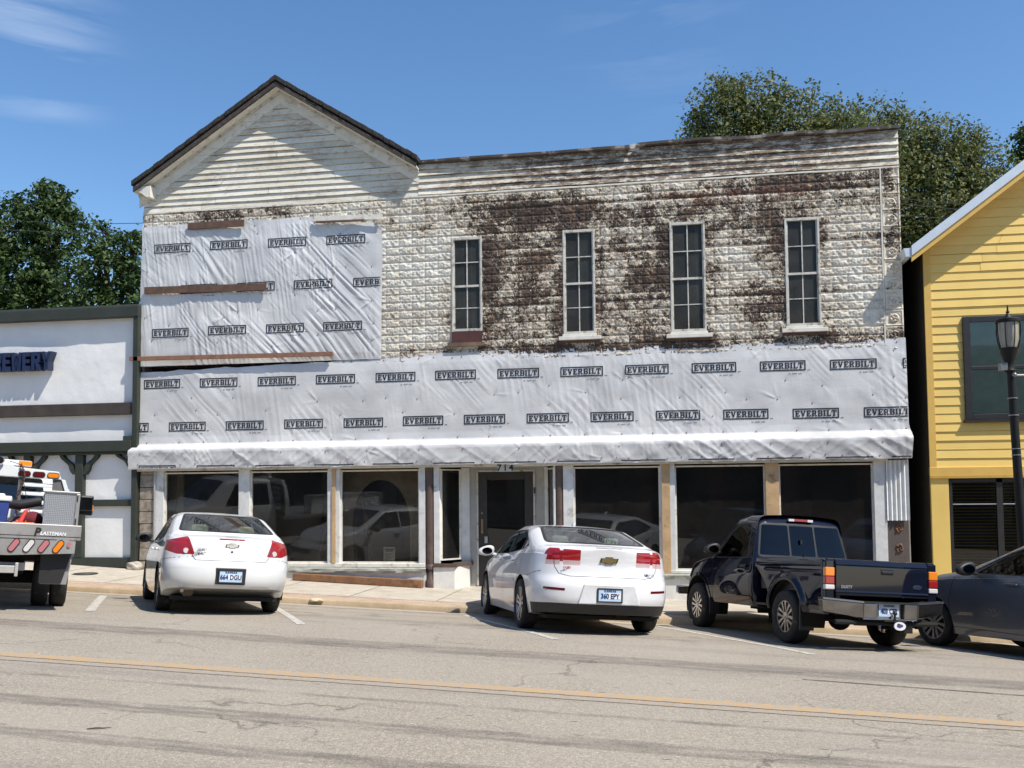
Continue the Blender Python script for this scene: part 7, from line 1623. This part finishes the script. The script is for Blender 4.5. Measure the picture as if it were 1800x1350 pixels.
bm = loft_body(S); arches(bm, (3.55,), .39, .45, .50); side_windows(bm, FB, [[(3.62, 1.36), (2.95, 1.36), (2.95, 1.85), (3.30, 1.85)], [(2.86, 1.36), (2.42, 1.36), (2.46, 1.85), (2.86, 1.85)]], M_CGD, trim=.03)
fs = cut(bm, rpoly([(-.72, 1.40), (.72, 1.40), (.64, 1.84), (-.64, 1.84)], .05), 'y', lambda f, c: c.y < 2.6 and f.normal.y < -.3); lift_out(bm, fs, 'rear_window', glassmat('green_truck_glass', (.35, .55, .47), 1.6), FB, .003)
fs = cut(bm, rpoly([(-.78, 1.50), (.78, 1.50), (.66, 1.95), (-.66, 1.95)], .05), 'y', lambda f, c: 3.3 < c.y < 4.3 and f.normal.z > .2); lift_out(bm, fs, 'windscreen', M_CG, FB, .004)
skin_obj(bm, 'cab', [M_TW, M_BLKPL], FB); bm.free()
# headache rack
y0, y1 = 1.98, 2.08; rk = MB(); T, Bt = 1.95, 1.06
rk.prism([(-.93, 1.83), (.93, 1.83), (.88, T), (.22, T+.02), (.15, T+.07), (-.15, T+.07), (-.22, T+.02), (-.88, T)], 'y', y0, y1)
for s in (-1, 1):
    p = [(s*.93, 1.829), (s*.99, 1.829), (s*1.13, 1.48), (s*1.13, Bt), (s*1.06, Bt), (s*1.06, 1.48)]; rk.prism(p[:2]+[p[2], p[5]], 'y', y0, y1); rk.prism([p[2], p[3], p[4], p[5]], 'y', y0, y1)
for k in range(5):
    z = 1.69-k*.135
    for s in (-1, 1): x0, x1 = sorted((s*.34, s*.80)); rk.hexa([(x0, y0, z), (x1, y0, z), (x1, y1, z+.035), (x0, y1, z+.035), (x0, y0, z+.035), (x1, y0, z+.035), (x1, y1, z+.07), (x0, y1, z+.07)])
rko = rk.build('headache_rack', M_TW, FB, world=False, bevel=.006)
rk2 = MB()
for s in (-1, 1):
    rk2.prism([(s*.80, 1.06), (s*1.06, 1.06), (s*1.06, 1.48), (s*.93, 1.829), (s*.80, 1.829)], 'y', y0+.03, y1-.03); x0, x1 = sorted((s*.28, s*.34)); rk2.box(x0, x1, y0+.02, y1-.02, 1.06, 1.829)
rk2.box(-1.03, 1.03, y0+.02, y1-.02, 1.06, 1.20); rk2.build('rack_panel', simple('rack_grey', (.12, .115, .11), .6), rko, world=False)
for s in (-1, 1):
    for x, m_ in ((.80, M_AMB), (.58, M_REDD), (.36, M_REDD)): obl(s*x, 1.885, .17, .034, 0, m_, 'rack_lamp', rko, y=y0-.012)
mb = MB(); mb.box(-.45, .45, 2.75, 2.95, 2.05, 2.14); lbr = mb.build('light_bar', M_PLW, FB, world=False, bevel=.02)
for s in (-1, 1): mb = MB(); x0, x1 = sorted((s*.24, s*.455)); mb.box(x0, x1, 2.74, 2.96, 2.055, 2.135); mb.build('amber_beacon', M_AMB, lbr, world=False, bevel=.015)
mb = MB(); mb.lathe([(0, -.05), (.055, -.05), (.07, -.02), (.03, .04), (0, .05)], (-.02, 1.95, 2.06), 'y', 16); mb.build('work_lamp', M_CHR, FB, world=False, smooth=True)
for s in (-1, 1):
    mb = MB(); x0, x1 = sorted((s*1.30, s*1.54)); mb.box(x0, x1, 3.30, 3.38, 1.32, 1.66); m_o = mb.build('door_mirror', M_BLKPL, FB, world=False, bevel=.03)
    mb = MB(); mb.box(x0+.02, x1-.02, 3.293, 3.30, 1.42, 1.62).box(x0+.02, x1-.02, 3.293, 3.30, 1.345, 1.40); mb.build('mirror_glass', simple('mirror_silver', (.5, .52, .54), .05, 1), m_o, world=False); mb = MB(); mb.beam((s*.97, 3.34, 1.40), (s*1.32, 3.34, 1.40), .05, .04); mb.build('mirror_arm', M_BLKPL, m_o, world=False)
    mb = MB(); mb.box(x1-.012 if s > 0 else x0-.004, x1+.004 if s > 0 else x0+.012, 3.31, 3.36, 1.40, 1.50); mb.build('mirror_reflector', M_AMB, m_o, world=False)
place2(FB, .17, -5.05, 37., 3.55, 1.03, (.90, .955, .985))
# local frame of the truck: rear axle at y=0, so shift the root back to it
FB.matrix_world = FB.matrix_world @ Matrix.Translation((0, -3.55/2, 0))
# things carried on the flatbed
FM = FB.matrix_world.copy()
M_DIA = NT('tread_plate', .35, .8, color=(.50, .50, .49)); br_ = M_DIA.n('ShaderNodeTexChecker'); br_.inputs['Scale'].default_value = 62; M_DIA.l(M_DIA.map((1, 1, 1), (0, .785, 0)), br_.inputs['Vector']); M_DIA.bump(M_DIA.math('ADD', br_.outputs['Fac'], M_DIA.noise(60, 2)), .6, .004); M_DIA.color(M_DIA.ramp(br_.outputs['Fac'], [(0, (.50, .50, .49)), (1, (.74, .74, .73))])); M_DIA = M_DIA.m
def carried(name, label, cat): e = empty(name, (0, 0, 0), label, cat); e.matrix_world = FM; return e
tb_ = carried('tread_plate_toolbox', 'tread plate metal toolbox on the corner of the flatbed', 'toolbox')
mb = MB(); mb.box(.68, 1.10, -.95, 1.3, 1.065, 1.50); mb.build('box_body', M_DIA, tb_, world=False, bevel=.006); mb = MB(); mb.box(1.075, 1.125, -.97, -.93, 1.07, 1.50).box(.67, 1.12, -.97, 1.32, 1.50, 1.525); mb.build('lid', M_ALB, tb_, world=False, bevel=.006); mb = MB(); mb.box(1.085, 1.10, -.978, -.965, 1.40, 1.48).box(1.085, 1.10, -.978, -.965, 1.10, 1.18); mb.build('hinge', M_BLKPL, tb_, world=False)
ck = carried('cool_box', 'blue cool box with a white lid on the flatbed', 'cooler')
mb = MB(); mb.hexa([(-.38, -.75, 1.065), (.22, -.75, 1.065), (.22, -.40, 1.065), (-.38, -.40, 1.065), (-.41, -.78, 1.36), (.25, -.78, 1.36), (.25, -.37, 1.36), (-.41, -.37, 1.36)]); mb.build('cooler_body', simple('cooler_blue', (.03, .06, .24), .5), ck, world=False, bevel=.02); mb = MB(); mb.box(-.43, .27, -.80, -.35, 1.362, 1.43).box(-.34, .18, -.72, -.43, 1.43, 1.46); mb.build('lid', M_PLW, ck, world=False, bevel=.02); mb = MB(); mb.box(-.05, .12, -.795, -.78, 1.15, 1.33); mb.build('handle', simple('cooler_dark', (.015, .02, .06), .5), ck, world=False)
sw = carried('power_tool', 'red power tool lying beside the blue cool box', 'power tool'); mb = MB(); mb.hexa([(.36, -.6, 1.10), (.43, -.6, 1.10), (.43, -.35, 1.10), (.36, -.35, 1.10), (.43, -.55, 1.26), (.50, -.55, 1.30), (.50, -.42, 1.30), (.43, -.42, 1.26)]).box(.33, .48, -.35, -.1, 1.07, 1.14); mb.build('housing', simple('tool_red', (.55, .05, .03), .4), sw, world=False, bevel=.02); mb = MB(); mb.box(.30, .60, -.62, -.52, 1.065, 1.11); mb.build('tool_base', simple('tool_orange', (.6, .16, .08), .5), sw, world=False, bevel=.01)
hs_ = carried('black_hose', 'thick black hose lying across the flatbed behind the cool box', 'hose'); mb = MB(); mb.tube([(.10, -.2, 1.36), (.35, -.05, 1.34), (.62, .1, 1.41)], .065, 12); mb.tube([(.2, .5, 1.10), (.4, .6, 1.22), (.6, .6, 1.12)], .03, 8); mb.build('hose', M_BLKPL, hs_, smooth=True, world=False)
cb = carried('tie_down_chain', 'rusty chain and cord hanging from the cab rack', 'chain'); mb = MB()
for k in range(26):
    z = 2.02-k*.028; x = .30+.05*math.sin(k*.25)+k*.002; mb.ball((x, 1.93+.01*(k % 2), z), (.014+.006*(k % 2), .02-.006*(k % 2), .022), 6, 4)
mb.build('chain', simple('rust_chain', (.10, .05, .035), .8), cb, world=False); mb = MB(); mb.tube([(.1, 2.8, 2.12), (.28, 1.95, 2.02), (.42, 1.9, 1.55), (.5, 1.9, 1.30)], .006, 5); mb.build('cord', M_SEAM, cb, world=False)
rg = carried('rag_bundle', 'bundle of dark red cloth between the hose and the toolbox', 'rag'); mb = MB(); mb.ball((.55, .0, 1.15), (.14, .18, .12)).ball((.40, .1, 1.12), (.12, .12, .08)); mb.build('rag', simple('dark_red_cloth', (.14, .02, .03), .95, bump=.8), rg, smooth=True, world=False)
# ================================================================ ACROSS THE STREET (behind the viewpoint; the shop windows mirror it)
M_BR = NT('old_red_brick', .9, spec=.2); b_ = M_BR.n('ShaderNodeTexBrick'); b_.inputs['Scale'].default_value = 1; b_.inputs['Brick Width'].default_value = .21; b_.inputs['Row Height'].default_value = .072; b_.inputs['Mortar Size'].default_value = .008
b_.inputs['Color1'].default_value = (.15, .055, .035, 1); b_.inputs['Color2'].default_value = (.20, .08, .05, 1); b_.inputs['Mortar'].default_value = (.22, .19, .16, 1); M_BR.l(M_BR.map((1, 1, 1), (math.pi/2, 0, 0)), b_.inputs['Vector']); M_BR.color(b_.outputs[0]); M_BR = M_BR.m
M_LS = simple('dark_limestone', (.20, .18, .14), .9, var=.2, bump=.5, bscale=8); M_OG = glassmat('opposite_glass', (.2, .22, .22), .8); M_VOID = simple('unlit_interior', (.03, .03, .03), .9)
def far_shop(x0, x1, h, mat, label, n):
    YO = -25.5; base = float(g(x0, -22)); e = empty('brick_shop_building', ((x0+x1)/2, YO, base), label, 'building')
    mb = MB(); mb.box(x0, x1, YO-9, YO-.3, base-1, base+h); mb.box(x0, x1, YO-.3, YO, base+3.2, base+4.2).box(x0, x1, YO-.3, YO, base+h-2.0, base+h)
    wd = (x1-x0)/n
    for i in range(n+1): mb.box(max(x0, x0+wd*i-.35), min(x1, x0+wd*i+.35), YO-.298, YO+.002, base-1, base+h-1)
    mb.build('wall', mat, e)
    mb = MB(); mb.box(x0-.1, x1+.1, YO-.2, YO+.25, base+h, base+h+.35).box(x0, x1, YO, YO+.12, base+3.4, base+3.7); mb.build('cornice', M_TRIM, e)
    for i in range(n):
        a, b = x0+wd*i+.35, x0+wd*(i+1)-.35
        for z0, z1 in ((base+.7, base+3.2), (base+4.2, base+h-2.0)):
            f = MB(); f.box(a, b, YO-.22, YO-.1, z0, z0+.08).box(a, b, YO-.22, YO-.1, z1-.08, z1).box(a, a+.08, YO-.22, YO-.1, z0+.08, z1-.08).box(b-.08, b, YO-.22, YO-.1, z0+.08, z1-.08); fo = f.build('window', M_BRN, e); q = MB(); q.box(a+.08, b-.08, YO-.18, YO-.16, z0+.08, z1-.08); q.build('pane', M_VOID, fo)
far_shop(-24, -9, 8.6, M_BR, 'two storey red brick shop building across the street, uphill end', 5)
far_shop(-9, 6, 7.8, M_LS, 'pale brown limestone shop building across the street', 5)
far_shop(6, 19, 9.4, M_BR, 'taller red brick shop building across the street, middle', 4)
far_shop(19, 36, 8.2, M_LS, 'long limestone shop building across the street, downhill end', 6)
tag(gridmesh('pavement', line_y(-25.6, -22.4, -45, 60, 60, 4, g, .12), M_WALK), kind='structure')
